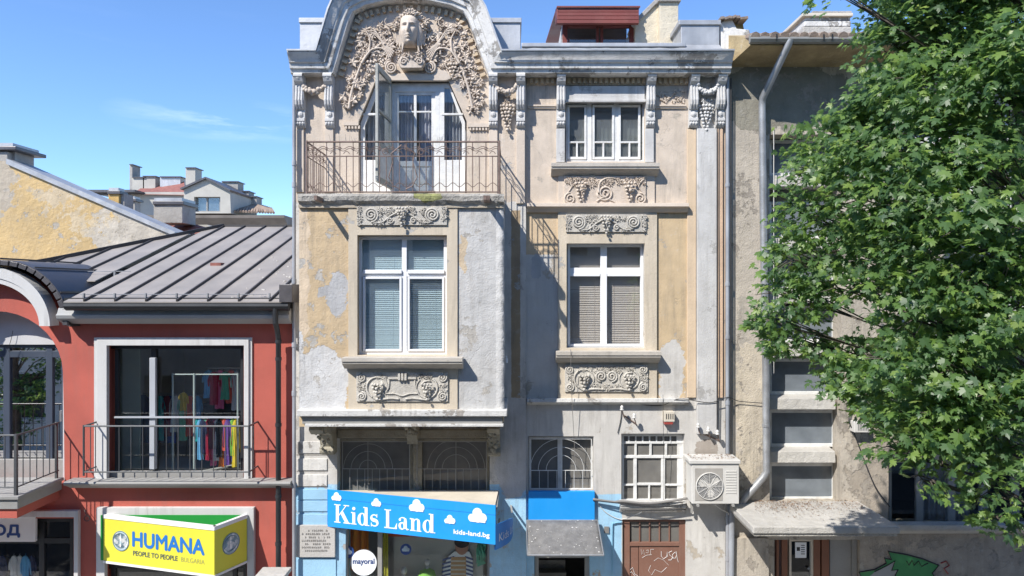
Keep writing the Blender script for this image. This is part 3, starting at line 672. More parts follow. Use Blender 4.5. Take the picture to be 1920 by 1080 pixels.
MB().plate([(.1, zb_ + .1), (LL - .1, zb_ + .1), (LL - .1, zb_ + .62), (.1, zb_ + .62)], [], -.03, .03, leaf_fn).build('door_panel', m_oldw, o)
# ----- top-right window (three sashes)
mb = MB(); mb.pbox(1060, 161, 1209, 190, -.06, 0); mb.pbox(1058, 186, 1211, 191, -.085, 0); mb.build('window_head', m_bluish, TH, bevel=.006)
for px in (1043, 1210): MB().pbox(px, 241, px + 16, 304, -.06, 0).build('window_casing', m_bluish, TH, bevel=.006)
def ex3(mb):
    for a, b in ((1068, 1096), (1115, 1148), (1164, 1197)):
        mb.pbox(a - 4, 193 + 3, a, 299, .075, .13); mb.pbox(b, 196, b + 4, 299, .075, .13); mb.pbox(a, 265, b, 268, .077, .13); mb.pbox(a, 294, b, 299, .077, .13); mb.pbox(a, 196, b, 200, .077, .13)
        mb.pbox((a + b) / 2 - 1.5, 268, (a + b) / 2 + 1.5, 294, .079, .13)
o = window(TH, (1061, 191, 1208, 303), .09, 3, [1105, 1156], [], 9, m_oldw, g_dusty, .08, extra=ex3)
curtain(1064, 226, 1204, 302, .235, fab('pale_net_cloth', (.55, .56, .54)), o, 16, .012, 'net_curtain')
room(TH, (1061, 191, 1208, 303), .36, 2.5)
def sill(parent, a, b, c, d, Y, pr, m=m_sill):
    """moulded window sill, deep at the top"""
    mb = MB(); Yf = Y - pr; h = Z(b, Yf) - Z(d, Yf)
    mb.sweep([(X(a, Yf), Z(b, Yf)), (X(c, Yf), Z(b, Yf))], [(0, Y), (0, Yf), (-h * .32, Yf), (-h * .34, Yf + .02), (-h * .5, Yf + .02), (-h * .55, Yf + .05), (-h * 1.0, Y - .04), (-h * 1.0, Y)])
    return mb.build('sill', m, parent, bevel=.004)
sill(TH, 1034, 305, 1237, 327, 0, .22)
# raised window surrounds
mb = MB().plate(rect(1046, 398, 1231, 748), [rect(1062, 457, 1208, 652)], -.05, 0); mb.build('window_surround', m_surr, TH, bevel=.006)
mb = MB().plate(rect(1046, 327, 1227, 385), [], -.04, 0); mb.build('window_apron', m_surr3, TH, bevel=.006)
for py in (398, 748): pass
MB().sweep([(X(988), Z(383)), (X(1288), Z(383))], [(0, 0), (.005, -.15), (-.06, -.16), (-.09, -.10), (-.15, -.06), (-.16, 0)]).build('belt_course', m_surr3, TH, bevel=.005)
MB().sweep([(X(988), Z(746)), (X(1289), Z(746))], [(0, 0), (.005, -.13), (-.06, -.14), (-.075, -.08), (-.12, -.04), (-.12, 0)]).build('belt_course', m_ledge, TH, bevel=.005)
# middle-right window
o = window(TH, (1064, 458, 1206, 650), .12, 5, [1132], [508], 12, m_pvc, g_clear, .08, extra=lambda mb: [mb.pbox(a, 513, b, 518, .115, .19) or mb.pbox(a, 641, b, 646, .115, .19) for a, b in ((1069, 1125), (1139, 1201))])
slats(1069, 520, 1126, 646, .26, 4.2, m_blindr, o, .9); slats(1138, 518, 1201, 646, .26, 4.2, m_blindr, o, .9)
slats(1069, 464, 1126, 504, .26, 4.2, m_blindr, o, .9); slats(1138, 464, 1201, 504, .26, 4.2, m_blindr, o, .9)
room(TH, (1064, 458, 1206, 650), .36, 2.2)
sill(TH, 1043, 659, 1240, 682, -.05, .22)
# ----- relief panels
def panel_frame(r, Y, m, parent=TH): return MB().pbox(*r, Y - .03, Y).build('relief_panel', m, parent, bevel=.005)
def ornament(r, Y, style, m):
    x0, y0, x1, y1 = r; w_, h_ = x1 - x0, y1 - y0; cx = (x0 + x1) / 2; b = panel_frame(r, Y, m); Yp = Y - .03
    lv = MB(); sc_ = MB(); sp = lambda *a: MB().spiral(*a).build('volute', m, b, smooth=True)
    if style == 'vine':          # big volutes left and right, grape bunch in the middle
        for sg in (-1, 1):
            q = cx + sg * w_ * .34; sp(q, y0 + h_ * .45, h_ * .38, 2.6, -pi / 2 if sg > 0 else -pi / 2, -sg, 2.1, Yp)
            sc_.stem([(cx + sg * 6, y0 + h_ * .3), (cx + sg * w_ * .12, y0 + h_ * .5), (cx + sg * w_ * .22, y0 + h_ * .85), (q, y0 + h_ * .85)], 2, Yp)
            sp(cx + sg * w_ * .13, y0 + h_ * .75, h_ * .17, 1.5, 0, sg, 1.6, Yp)
            for k in range(16): lv.cleaf(cx + sg * U(w_ * .06, w_ * .26), y0 + U(.1, .5) * h_, U(4, 6.5), U(0, 6.3), Yp, .025, 5)
            for k in range(14): lv.cleaf(cx + sg * U(w_ * .45, w_ * .49), y0 + U(.05, .95) * h_, U(4, 6), U(0, 6.3), Yp, .022, 4)
            for k in range(8): lv.cleaf(cx + sg * U(w_ * .2, w_ * .3), y0 + U(.75, .95) * h_, U(3, 5), U(0, 6.3), Yp, .022, 4)
        MB().grapes(cx, y0 + 4, 17, h_ * .95, Yp - .03, 2.8, .07).build('grape_cluster', m, b, smooth=True)
    if style == 'swag':          # top vine with two hanging bunches and a centre scroll
        for k in range(70): lv.cleaf(U(x0 + 3, x1 - 3), y0 + U(.05, .35) * h_, U(4, 7), U(0, 6.3), Yp, .03, 5)
        for sg in (-1, 1):
            MB().grapes(cx + sg * w_ * .30, y0 + 14, 18, h_ * .62, Yp - .03, 3, .08).build('grape_cluster', m, b, smooth=True)
            sp(cx + sg * w_ * .43, y0 + h_ * .8, h_ * .2, 2, pi / 2, -sg, 1.8, Yp)
            sc_.stem([(cx + sg * w_ * .47, y0 + 6), (cx + sg * w_ * .41, y0 + h_ * .35), (cx + sg * w_ * .46, y0 + h_ * .6)], 1.8, Yp)
        sp(cx, y0 + h_ * .6, h_ * .28, 2.2, pi, 1, 2, Yp)
        sc_.stem([(cx - 12, y0 + h_ * .6), (cx - 10, y0 + h_ * .25), (cx + 4, y0 + 4), (cx + 20, y0 + 5)], 2.4, Yp)
        sc_.stem([(cx - 16, y1 - 5), (cx - 4, y1 - 12), (cx + 14, y1 - 6), (cx + 20, y1 - 2)], 1.8, Yp)
    if style in ('frame', 'rings'):   # corner volutes, two ringed bunches
        for sg in (-1, 1):
            for v_ in (-1, 1): sp(cx + sg * w_ * .44, (y0 + y1) / 2 + v_ * h_ * .32, h_ * .15, 2, pi / 2, sg * v_, 1.8, Yp)
            q = cx + sg * w_ * .27; yy = y0 + h_ * .52; R = h_ * .36
            pts = [(q + R * cos(t * .5), yy + R * sin(t * .5)) for t in range(-2 if sg > 0 else 4, (-2 if sg > 0 else 4) + 11)]
            sc_.stem(pts, 2, Yp, 3); sp(q, yy, R * .66, 1.2, 1, sg, 1.7, Yp)
            MB().grapes(q, yy - 6, 17, h_ * .5, Yp - .03, 2.9, .07).build('grape_cluster', m, b, smooth=True)
            for k in range(10): lv.cleaf(q + U(-10, 14) * -sg, y0 + U(.05, .2) * h_, U(4, 6), U(0, 6.3), Yp, .025, 5)
            for k in range(10): lv.cleaf(cx + sg * w_ * U(.40, .48), (y0 + y1) / 2 + U(-8, 8), U(3, 5), U(0, 6.3), Yp, .022, 4)
            sc_.stem([(q + sg * R * .4, yy + R * .9), (q, y1 - 4), (cx + sg * 22, y1 - 6), (cx + sg * 6, y1 - 5)], 1.8, Yp, taper=False)
        if style == 'frame':
            sc_.stem([(cx - 24, y0 + 12), (cx - 25, y0 + h_ * .5), (cx - 30, y1 - 16), (cx - 14, y1 - 15), (cx, y1 - 11), (cx + 14, y1 - 15), (cx + 30, y1 - 16), (cx + 25, y0 + h_ * .5), (cx + 24, y0 + 12)], 1.5, Yp, 6, False)
            mb = MB(); mb.pbox(cx - 26, y0 + 9, cx + 26, y0 + 13, Yp - .03, Yp)
            for k in (-6, 0, 6): mb.pbox(cx + k - 2, y0 + 1, cx + k + 2, y0 + 15, Yp - .055, Yp)
            mb.build('moulding', m, b)
        else:
            for sg in (-1, 1):
                sp(cx + sg * 10, y0 + h_ * .42, 10, 2.1, -pi / 2, sg, 2, Yp)
            for k in range(36): lv.cleaf(cx + U(-26, 26), y0 + U(.05, .3) * h_, U(3, 6), U(0, 6.3), Yp, .025, 5)
            for k in range(22): lv.cleaf(cx + U(-28, 28), y0 + U(.72, .9) * h_, U(3, 6), U(0, 6.3), Yp, .022, 4)
    if lv.v: lv.build('carved_leaves', m, b, kind='stuff')
    sc_.build('scrollwork', m, b, smooth=True, kind='stuff')
ornament((1058, 330, 1211, 383), -.04, 'swag', m_relief2)
ornament((1061, 402, 1212, 435), -.05, 'vine', m_relief)
ornament((1059, 684, 1215, 735), -.05, 'rings', m_relief)
# ----- the bay
YB = -1.2
mb = MB()
xb0, xb1 = X(561, YB), X(944, YB)
mb.plate([(xb0, Z(800, YB)), (xb0, Z(384, YB)), (xb1, Z(384, YB)), (xb1, Z(800, YB))], [rect(670, 441, 838, 666, YB)], YB, YB + .28)
mb.box(xb0, xb0 + .28, YB + .281, YL, Z(800, YB), Z(384, YB)); mb.box(xb1 - .28, xb1, YB + .281, YL, Z(800, YB), Z(384, YB))
mb.box(xb0 + .281, xb1 - .281, YB + .281, YL, Z(800, YB), Z(796, YB) + .1)
mb.build('bay_wall', m_bay, TH)
# rough rendered corner strip on the bay's right edge
mb = MB(); n = 70
for i in range(n + 1):
    z = Z(386, YB) + (Z(768, YB) - Z(386, YB)) * i / n
    for k, (ox, oy) in enumerate(((-.13, -.001), (-.09, -.012), (-.05, -.03), (.004, -.02), (.018, .02), (.012, .10))):
        q = noise.noise(Vector((ox * 9, i * .35, 1.7))) * .018 + noise.noise(Vector((ox * 30, i * 1.1, 5))) * .008
        mb.v.append((xb1 + ox + (q if k > 1 else 0), YB + oy - q * (0 if k == 0 else 1), z))
for i in range(n):
    for k in range(5): a = i * 6 + k; mb.f.append((a, a + 1, a + 7, a + 6))
mb.build('corner_render', mat('rough_grey_render', (.51, .505, .49), .92, bump=.6, lump=2.5, dirt=.2, dirtcol=(.32, .3, .27)), TH, smooth=True)
mb = MB().plate(rect(653, 386, 858, 771, YB - .03), [rect(670, 441, 838, 666, YB - .03)], YB - .03, YB); mb.build('window_surround', m_surr, TH, bevel=.006)
def exb(mb):
    mb.pbox(680, 506, 753, 513, YB + .09, YB + .13); mb.pbox(764, 506, 833, 513, YB + .09, YB + .13)
    for a, b in ((680, 753), (764, 833)):
        mb.pbox(a, 519, a + 4, 659, YB + .1, YB + .16); mb.pbox(b - 4, 519, b, 659, YB + .1, YB + .16); mb.pbox(a + 4, 519, b - 4, 523, YB + .1, YB + .16); mb.pbox(a + 4, 655, b - 4, 659, YB + .1, YB + .16)
o = window(TH, (672, 443, 838, 665), YB + .12, 6, [758], [514], 9, m_pvc, g_sky, .08, extra=exb)
for (a, b, c, d, t) in ((680, 449, 754, 508, .95), (763, 449, 834, 508, .95), (684, 524, 750, 656, .8), (767, 524, 829, 656, .6)): slats(a, b, c, d, YB + .25, 3.7, m_blind, o, t)
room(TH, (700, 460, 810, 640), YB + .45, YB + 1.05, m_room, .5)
sill(TH, 640, 671, 867, 694, YB - .03, .24)
ornament((669, 387, 838, 422), YB - .03, 'vine', m_relief)
ornament((668, 698, 840, 753), YB - .03, 'frame', m_relief)
# bay foot moulding, wraps the sides
mb = MB(); Yf = YB - .12
z1, z2, z3, z4 = Z(769, Yf), Z(781, Yf), Z(796, Yf), Z(801, Yf)
mb.box(X(556, Yf), X(951, Yf), Yf, YL, z2, z1); mb.build('bay_ledge', m_ledge, TH, bevel=.012)
mb = MB(); mb.box(X(567, YB - .03), X(942, YB - .03), YB - .04, YL, z3, z2 - .001); mb.build('bay_frieze', m_greytrim, TH)
mb = MB(); mb.box(X(572, YB - .06), X(944, YB - .06), YB - .08, YL, z4, z3 - .001); mb.build('bay_fillet', m_ledge, TH, bevel=.005)
# brackets beneath the bay: deep scroll brackets
def bay_bracket(px, w_, drop, reach):
    mb = MB(); x = X(px, -.6); hw_ = w_ * S(-.6) / 2; zt = z4 - .001
    pf = [(YL, 0), (YB + .15 + (1.1 - reach), 0), (YB + .12 + (1.1 - reach), -.1), (YB + .25 + (1.1 - reach), -.2), (YB + .5 + (1.1 - reach) * .7, -.22), (-.45, -.32), (-.38, -.5), (-.34, drop * -.8), (-.26, -drop), (YL, -drop)]
    n = len(pf); mb.add([(x - hw_, y, zt + z) for y, z in pf] + [(x + hw_, y, zt + z) for y, z in pf], [tuple(range(n)), tuple(range(2 * n - 1, n - 1, -1))] + [(i, (i + 1) % n, (i + 1) % n + n, i + n) for i in range(n)])
    mb.tube([(x - hw_ - .01, YB + .28 + 1.1 - reach, zt - .1), (x + hw_ + .01, YB + .28 + 1.1 - reach, zt - .1)], .09, 12)
    mb.tube([(x - hw_ - .01, -.32, zt - drop + .1), (x + hw_ + .01, -.32, zt - drop + .1)], .08, 12)
    for k in range(14):
        t = k / 13; mb.ball((x + U(-hw_, hw_), -.36 - .5 * (1 - t) * reach / 1.1, zt - .18 - t * (drop - .25)), U(.025, .045), u=6, v=4)
    return mb.build('bay_bracket', m_brk, TH)
m_brk = mat('grimy_bracket_stone', (.34, .31, .24), .9, bump=.7, lump=2, dirt=.5, dirtcol=(.12, .10, .07))
bay_bracket(606, 24, .72, 1.1); bay_bracket(770, 20, .42, .75); bay_bracket(926, 22, .75, 1.0)
MB().pbox(632, 806, 918, 822, YL - .06, YL).build('lintel_band', m_brk, TH, bevel=.01)
# ----- balcony
BY = -1.33
BAL = MB()
nx, cy_ = 60, 0
xs_ = [X(558, BY) + (X(945, BY) - X(558, BY)) * i / nx for i in range(nx + 1)]
zt, zl = Z(364, BY), Z(386, BY)
for i, x in enumerate(xs_):      # crumbling front edge
    n1_ = noise.noise(Vector((x * 3, 0, 0))) * .03; n2_ = noise.noise(Vector((x * 9, 3, 0))) * .03; n3_ = noise.noise(Vector((x * 14, 8, 1))) * .035
    for (y, z) in ((YL, zt + .01), (BY + .02, zt + .012 + n1_ * .3), (BY - .0 + n2_ * .4, zt - .03), (BY + .01 - n3_ * .5, zl + .09 + n1_), (BY + .05 + n2_, zl + .05 + n3_), (BY + .10, zl + .0 + n2_), (YL, zl)):
        BAL.v.append((x, y, z))
for i in range(nx):
    for k in range(7): l = (k + 1) % 7; BAL.f.append((i * 7 + k, i * 7 + l, (i + 1) * 7 + l, (i + 1) * 7 + k))
BAL.f.append(tuple(range(6, -1, -1))); BAL.f.append(tuple(nx * 7 + k for k in range(7)))
BAL = BAL.build('balcony', m_conc, TH)
MB().sweep([(xb0, Z(390, YB)), (xb1, Z(390, YB))], [(0, YB), (0, YB - .05), (.05, YB - .06), (.06, YB)]).build('moulding', m_surr, BAL)
YR = -1.25
zr1, zr2, zr3 = Z(266, YR), Z(293, YR), Z(360, YR)
xl, xr = X(575, YR), X(936, YR)
def rail(name, pts, r, m=m_iron, n=6): return MB().tube(pts, r, n).build(name, m, BAL)
for z, r in ((zr1, .016), (zr2, .010), (zr3, .012)):
    rail('rail', [(xl, YR, z), (xr, YR, z)], r); rail('rail', [(xl, YR, z), (xl, YL, z)], r); rail('rail', [(xr, YR, z), (xr, YL, z)], r)
for x in (xl, xr): rail('post', [(x, YR, zt), (x, YR, zr1 + .02)], .02)
b1 = MB().cyl((0, 0, 0), (0, 0, zr1 - zr3), .0075, 6).build('baluster', m_iron, BAL, at=(0, 0, 0)); b1.location = Vector((xl + .11, YR, zr3)) - org(BAL)
mb = MB().cyl((0, 0, 0), (0, 0, zr2 - zr3 - .0), .0075, 6); zz_ = zr2 - zr3 + .02
mb.tube([(-.05, 0, zz_ + .02), (-.03, 0, zz_ + .05), (0, 0, zz_ + .065), (.03, 0, zz_ + .05), (.05, 0, zz_ + .02)], .006, 5)
b2 = mb.build('baluster', m_iron, BAL, at=(0, 0, 0)); N_ = 29; b2.location = Vector((xl + (xr - xl) / N_ * 2, YR, zr3)) - org(BAL)
for k in range(1, N_):
    x = xl + (xr - xl) * k / N_
    if k == 1: b1.location.x = x - org(BAL).x; continue
    if k == 2: continue
    inst('baluster', (b1.data if k % 2 else b2.data), BAL, (x, YR, zr3))
for x in (xl, xr):
    for k in range(1, 10): inst('baluster', (b1.data if k % 2 else b2.data), BAL, (x, YR + (YL - YR) * k / 10, zr3), (0, 0, pi / 2))
mb = MB(); L_ = xr - xl
def wave(z0, amp, per, ph, r, side=None):
    if side is None: mb.tube([(xl + L_ * i / 240, YR - .006, z0 + amp * sin(2 * pi * (i / 240 * L_) / per + ph)) for i in range(241)], r, 5)
    else: mb.tube([(side, YR + (YL - YR) * i / 70, z0 + amp * sin(2 * pi * (i / 70 * (YL - YR)) / per + ph)) for i in range(71)], r, 5)
per = L_ / N_ * 2
for sd in (None, xl, xr): wave(zr1 - .10, .022, per, 0, .006, sd); wave(zr1 - .135, .022, per, 0, .006, sd); wave(zr3 + .12, .035, per, 1.5, .006, sd)
for k in range(1, N_, 2):
    x = xl + L_ * k / N_; mb.tube([(x + .026 * cos(t), YR - .012, zr1 - .115 + .026 * sin(t)) for t in [2 * pi * q / 10 for q in range(10)]], .005, 5, closed=True); mb.ball((x, YR - .012, zr1 - .115), .01, u=6, v=4)
for q in (-1, 1):       # lyre shaped centre ornament
    c = (xl + xr) / 2
    mb.tube([(c + q * .02, YR - .01, zr1 - .05), (c + q * .10, YR - .01, zr1 - .12), (c + q * .20, YR - .01, zr1 - .2), (c + q * .17, YR - .01, zr2 - .1), (c + q * .24, YR - .01, zr2 - .35), (c + q * .16, YR - .01, zr3 + .1), (c + q * .05, YR - .01, zr3 + .05)], .009, 5)
    mb.tube([(c + q * .3 + .05 * cos(t * .6), YR - .01, zr1 - .17 + .05 * sin(t * .6)) for t in range(11)], .007, 5)
mb.build('wrought_ornament', m_iron, BAL)
mb = MB()
for k in range(70): x = U(xl + .3, xr - .5); mb.tube([(x, YR, zr1), (x + U(-.04, .04), YR + U(-.04, .04), zr1 + U(.06, .13))], .0022, 3)
mb.build('bird_spikes', m_greyiron, BAL, kind='stuff')
for px in (600, 908, 914): MB().box(X(px, BY), X(px, BY) + .05, BY - .36, BY + .3, zt - .14, zt - .07).build('iron_beam_end', m_iron, BAL)
# ----- roof parts
def zbox(name, a, b, c, d, Yf, Yb, m=m_zinc, par=TH): return MB().pbox(a, b, c, d, Yf, Yb).build(name, m, par, bevel=.008)
zbox('parapet_block', 562, 42, 622, 106, -.1, 1.2); zbox('parapet_cap', 560, 33, 624, 42, -.13, 1.3)
zbox('parapet_block', 915, 42, 976, 106, -.1, 1.2); zbox('parapet_cap', 912, 33, 978, 42, -.13, 1.3)
zbox('parapet_block', 1277, 46, 1349, 106, -.1, .7); zbox('parapet_cap', 1273, 37, 1352, 46, -.13, .8)
mb = MB()
mb.add([P(1277, 84, -.12), P(1262, 104, -.35), P(1365, 104, -.35), P(1349, 84, -.12), P(1277, 84, 0), P(1262, 104, 0), P(1365, 104, 0), P(1349, 84, 0)], [(0, 1, 2, 3), (0, 4, 5, 1), (3, 2, 6, 7)]); mb.build('flashing', m_zinc, TH)
mb = MB(); mb.pbox(978, 80, 1286, 87, -.2, .1); mb.build('parapet_rail', m_zinc, TH, bevel=.01)
mb = MB(); n = 60      # dented zinc apron
for i in range(n + 1):
    px = 978 + 300 * i / n; dpt = noise.noise(Vector((i * .22, 0, 3))) * .05
    mb.v += [tuple(P(px, 87, -.14)), tuple(P(px, 94 + noise.noise(Vector((i * .3, 1, 0))) * 3, -.22 + dpt)), tuple(P(px, 101, -.45))]
for i in range(n):
    for k in range(2): a = i * 3 + k; mb.f.append((a, a + 1, a + 4, a + 3))
mb.build('flashing', m_zinc, TH, smooth=True)
MB().box(-4.05, 4.0, .35, 7, zlip - .2, zlip + .3).build('roof', m_zinc, TH)
MB().box(-3.98, 3.98, .36, 7, .14, zlip - .21).build('wall', m_chimg, TH) if False else None
mb = MB().plate([(X(640, .4), zlip + .3), (X(640, .4), Z(40, .4)), (X(690, .4), Z(0, .4)), (X(850, .4), Z(0, .4)), (X(895, .4), Z(40, .4)), (X(895, .4), zlip + .3)], [], .31, 5); mb.build('gable_roof', m_zinc, TH)
# dormer
DM = MB(); Yd = .9
for (a, b, c, d) in ((1055, 44, 1064, 92), (1181, 44, 1192, 92), (1064, 44, 1181, 50), (1064, 80, 1181, 92)): DM.pbox(a, b, c, d, Yd, Yd + .12)
for px in (1118, 1126): DM.pbox(px, 50, px + 5, 80, Yd - .004, Yd + .08)
DM.pbox(1066, 72, 1068, 80, Yd, Yd + .06)
DM = DM.build('dormer', m_dred, TH, bevel=.008)
for a, b in ((1064, 1118), (1131, 1181)): MB().pbox(a, 50, b, 80, Yd + .05, Yd + .056).build('pane', g_clear, DM)
mb = MB(); 
for sx in (1056, 1190): mb.box(X(sx, Yd) - .02, X(sx, Yd) + .02, Yd + .121, 4, Z(92, Yd), Z(44, Yd))
mb.build('cheek', m_white, DM)
for i in range(4):      # overlapping red boards of the dormer roof edge
    y0 = 16 + i * 7; Yq = Yd - .34 + .0; 
    MB().pbox(1046 - i * .6, y0, 1198, y0 + 6.4, Yd - .30 - i * .03, Yd - .2 - i * .03).build('roof_board', m_dred, DM, bevel=.004)
mb = MB(); zt_ = Z(16, Yd - .3); mb.add([(X(1044, Yd - .3), Yd - .33, zt_ + .01), (X(1200, Yd - .3), Yd - .33, zt_ + .01), (X(1200, Yd - .3), 5, zt_ + .9), (X(1044, Yd - .3), 5, zt_ + .9), (X(1044, Yd - .3), Yd - .33, zt_ + .04), (X(1200, Yd - .3), Yd - .33, zt_ + .04), (X(1200, Yd - .3), 5, zt_ + .94), (X(1044, Yd - .3), 5, zt_ + .94)], [(0, 1, 2, 3), (4, 7, 6, 5), (0, 4, 5, 1), (1, 5, 6, 2), (3, 7, 4, 0)]); mb.build('dormer_roof', m_dred, DM)
mb = MB(); mb.plate([(Yd - .32, Z(44, Yd)), (Yd - .3, Z(16, Yd - .3)), (Yd + .12, Z(13, Yd)), (Yd + .12, Z(44, Yd))], [], X(1044, Yd - .3), X(1046, Yd - .3), lambda y, z, x: (x, y, z)); mb.build('roof_board', m_dred, DM)
MB().box(X(1057, Yd), X(1189, Yd), Yd + .9, Yd + .95, Z(105, Yd), Z(20, Yd)).build('room', m_room, DM)
# beige chimney with stepped shoulder
mb = MB(); mb.box(X(1237, .6), X(1272, .6), .6, 1.5, zlip + .3, Z(4, .6))
mb.plate([(X(1190, .8), zlip + .3), (X(1190, .8), Z(48, .8)), (X(1237, .8) - .002, Z(2, .8)), (X(1237, .8) - .002, zlip + .3)], [], .75, 1.35); CH = mb.build('chimney', m_chim, TH, bevel=.01)
mb = MB(); mb.box(X(1233, .6), X(1276, .6), .54, 1.56, Z(4, .6), Z(-6, .6)); mb.obox(P(1190, 50, .8) + Vector((-.03, .25, .03)), P(1237, 0, .8) + Vector((0, .25, .03)), .7, .08, Vector((-.7, 0, .7))); mb.build('chimney_cap', m_chimg, CH, bevel=.01)
# broken chimney stub at the right end
mb = MB(); n = 9
mb.plate([(X(1350, .0), Z(103, .0)), (X(1348, 0), Z(44, 0)), (X(1358, 0), Z(40, 0)), (X(1372, 0), Z(38, 0)), (X(1380, 0), Z(55, 0)), (X(1404, 0), Z(57, 0)), (X(1406, 0), Z(70, 0)), (X(1398, 0), Z(84, 0)), (X(1390, 0), Z(96, 0)), (X(1380, 0), Z(105, 0))], [], -.05, .5)
mb.build('party_wall_stub', m_white, TH, bevel=.02)
MB().plate([(X(1364, .1), Z(60, .1)), (X(1364, .1), Z(33, .1)), (X(1392, .1), Z(34, .1)), (X(1396, .1), Z(56, .1))], [], .1, .6).build('chimney_stub', mat('mossy_mortar', (.42, .30, .12), .95, bump=1, lump=3, dirt=.4), TH, bevel=.02)
for k in range(7): MB().obox(P(1347 + k * 7.3, 36 + (k % 2) * 2 + abs(k - 3), .0) , P(1354 + k * 7.3, 35 + (k % 3) + abs(k - 3), 0), .3, .045).build('brick', m_tileg, TH)
# thin black cable and rain pipes at the right edge
mb = MB().tube([(X(1341.5), -.115, Z(150)), (X(1341), -.115, Z(400)), (X(1342), -.115, Z(700)), (X(1341), -.11, Z(815))], .009, 5); mb.build('cable', m_cable, TH)
pr_ = MB().tube([(X(1361), -.1, Z(148)), (X(1361), -.1, .14)], .036, 12)
o = smooth_by(pr_.build('rain_pipe', m_pipe, TH)); 
for py in (345, 529, 628, 750, 965, 1040): MB().cyl((X(1361), -.1, Z(py)), (X(1361), -.1, Z(py + 7)), .046, 12).build('collar', m_pipe, o)
MB().cyl((X(1367), -.11, Z(150)), (X(1367), -.11, Z(860)), .011, 5).build('cable', m_cable, TH)
pl_ = MB().tube([(X(551.5, -.2), -.2, Z(142)), (X(551.5, -.2), -.2, .14)], .034, 12)
o = smooth_by(pl_.build('rain_pipe', m_pipe, TH))
for py in (305, 345, 523, 570, 640, 730): MB().cyl((X(551.5, -.2), -.2, Z(py)), (X(551.5, -.2), -.2, Z(py + 9)), .044, 12).build('collar', m_pipe, o)
# ----- ground floor windows of the townhouse
def grille(mb, a, b, c, d, Y, nb, arcs, cx, ymid, r=.0058):
    zt, zb, zm = Z(b, Y), Z(d, Y), Z(ymid, Y)
    mb.tube([(X(a, Y), Y, zm), (X(c, Y), Y, zm)], r * 1.2, 5); mb.tube([(X(a, Y), Y, zt), (X(c, Y), Y, zt)], r * 1.4, 5); mb.tube([(X(a, Y), Y, zb), (X(c, Y), Y, zb)], r * 1.4, 5)
    for k in range(nb + 1): x = X(a + (c - a) * k / nb, Y); mb.tube([(x, Y, zb), (x, Y, zm)], r * .8, 5)
    for x in (a, c): mb.tube([(X(x, Y), Y, zt), (X(x, Y), Y, zb)], r * 1.4, 5)
    for q in arcs: mb.tube([(X(cx + q * cos(t), Y), Y + .004, Z(ymid - min(q * 1.02 * sin(t), ymid - b), Y)) for t in [pi * i / 20 for i in range(21)]], r * .8, 5)
    if arcs: mb.tube([(X(cx, Y), Y - .006, zt), (X(cx, Y), Y - .006, zb)], r, 5)
o = window(TH, (633, 823, 917, 929), .14, 5, [775], [], 16, m_brk, g_dust2, .08)
mb = MB(); grille(mb, 642, 828, 768, 924, .03, 9, (16, 32, 46), 690, 879); grille(mb, 782, 828, 912, 924, .03, 9, (26, 40, 54), 855, 879); mb.build('grille', m_greyw := mat('grey_white_bars', (.34, .335, .32), .6, bump=0), o)
room(TH, (633, 823, 917, 929), .31, 1.8)
MB().pbox(775, 823, 791, 929, .05, .14).build('mullion', m_brk, o)
o = window(TH, (991, 819, 1113, 921), .16, 5, [1050], [], 9, m_oldw, g_dust2, .07)
mb = MB(); grille(mb, 995, 823, 1109, 917, .05, 7, (28, 43, 58), 1052, 882); mb.build('grille', m_oldw, o); room(TH, (991, 819, 1113, 921), .36, 2)
def ex5(mb):
    for a, b, c, d in ((1165, 828, 1284, 832), (1169, 854, 1280, 859), (1188, 860, 1194, 937), (1240, 860, 1247, 937), (1195, 906, 1240, 910), (1216, 910, 1219, 937), (1248, 908, 1280, 911), (1169, 908, 1188, 911)): mb.pbox(a, b, c, d, .115, .17)
    for k in range(8): mb.pbox(1178 + k * 13, 817, 1180.5 + k * 13, 828, .118, .17)
    for px in (1190, 1218, 1247): mb.pbox(px, 832, px + 4, 854, .118, .17)
    mb.pbox(1270, 817, 1280, 938, .125, .17)
o = window(TH, (1166, 814, 1283, 940), .12, 4, [], [], 3, m_oldw, g_dust2, .08, extra=ex5); room(TH, (1166, 814, 1283, 940), .36, 2)
for a, b, c, d in ((1176, 845, 1276, 940),): MB().pbox(a, b, c, d, .3, .31).build('net_curtain', m_curt, o)
sill(TH, 1164, 942, 1286, 965, 0, .18, m_ledge)
# door with graffiti
def exd(mb): pass
mb = MB(); mb.pbox(1168, 975, 1181, 1216, .05, .15); mb.pbox(1274, 975, 1285, 1216, .05, .15); mb.pbox(1181, 975, 1274, 978, .05, .15); mb.pbox(1181, 1017, 1274, 1024, .05, .15)
for k in range(1, 5): mb.pbox(1181 + k * 18.6 - 1.2, 978, 1181 + k * 18.6 + 1.2, 1017, .07, .13)
mb.pbox(1181, 1024, 1197, 1216, .08, .14); mb.pbox(1198, 1024, 1274, 1216, .075, .14)
DR = mb.build('street_door', m_brown, TH, bevel=.005)
for k in range(5): MB().pbox(1181 + k * 18.6 + 1.2, 978, 1181 + (k + 1) * 18.6 - 1.2, 1017, .10, .106).build('pane', g_dust2, DR)
MB().pbox(1170, 974, 1284, 1220, .3, .34).build('room', m_room, DR)
m_graf = mat('white_spray_paint', (.62, .58, .56), .6, var=.1, bump=0)
mb = MB(); Yg = .07
def scrib(pts, r=1.0, Y=Yg):
    mb.tube([P(a, b, Y) for a, b in pts], r * .006, 4)
scrib([(1240, 1034), (1240, 1043), (1244, 1048), (1250, 1044), (1251, 1034), (1252, 1044)]); scrib([(1260, 1033), (1254, 1036), (1256, 1041), (1261, 1045), (1258, 1050), (1253, 1050)])
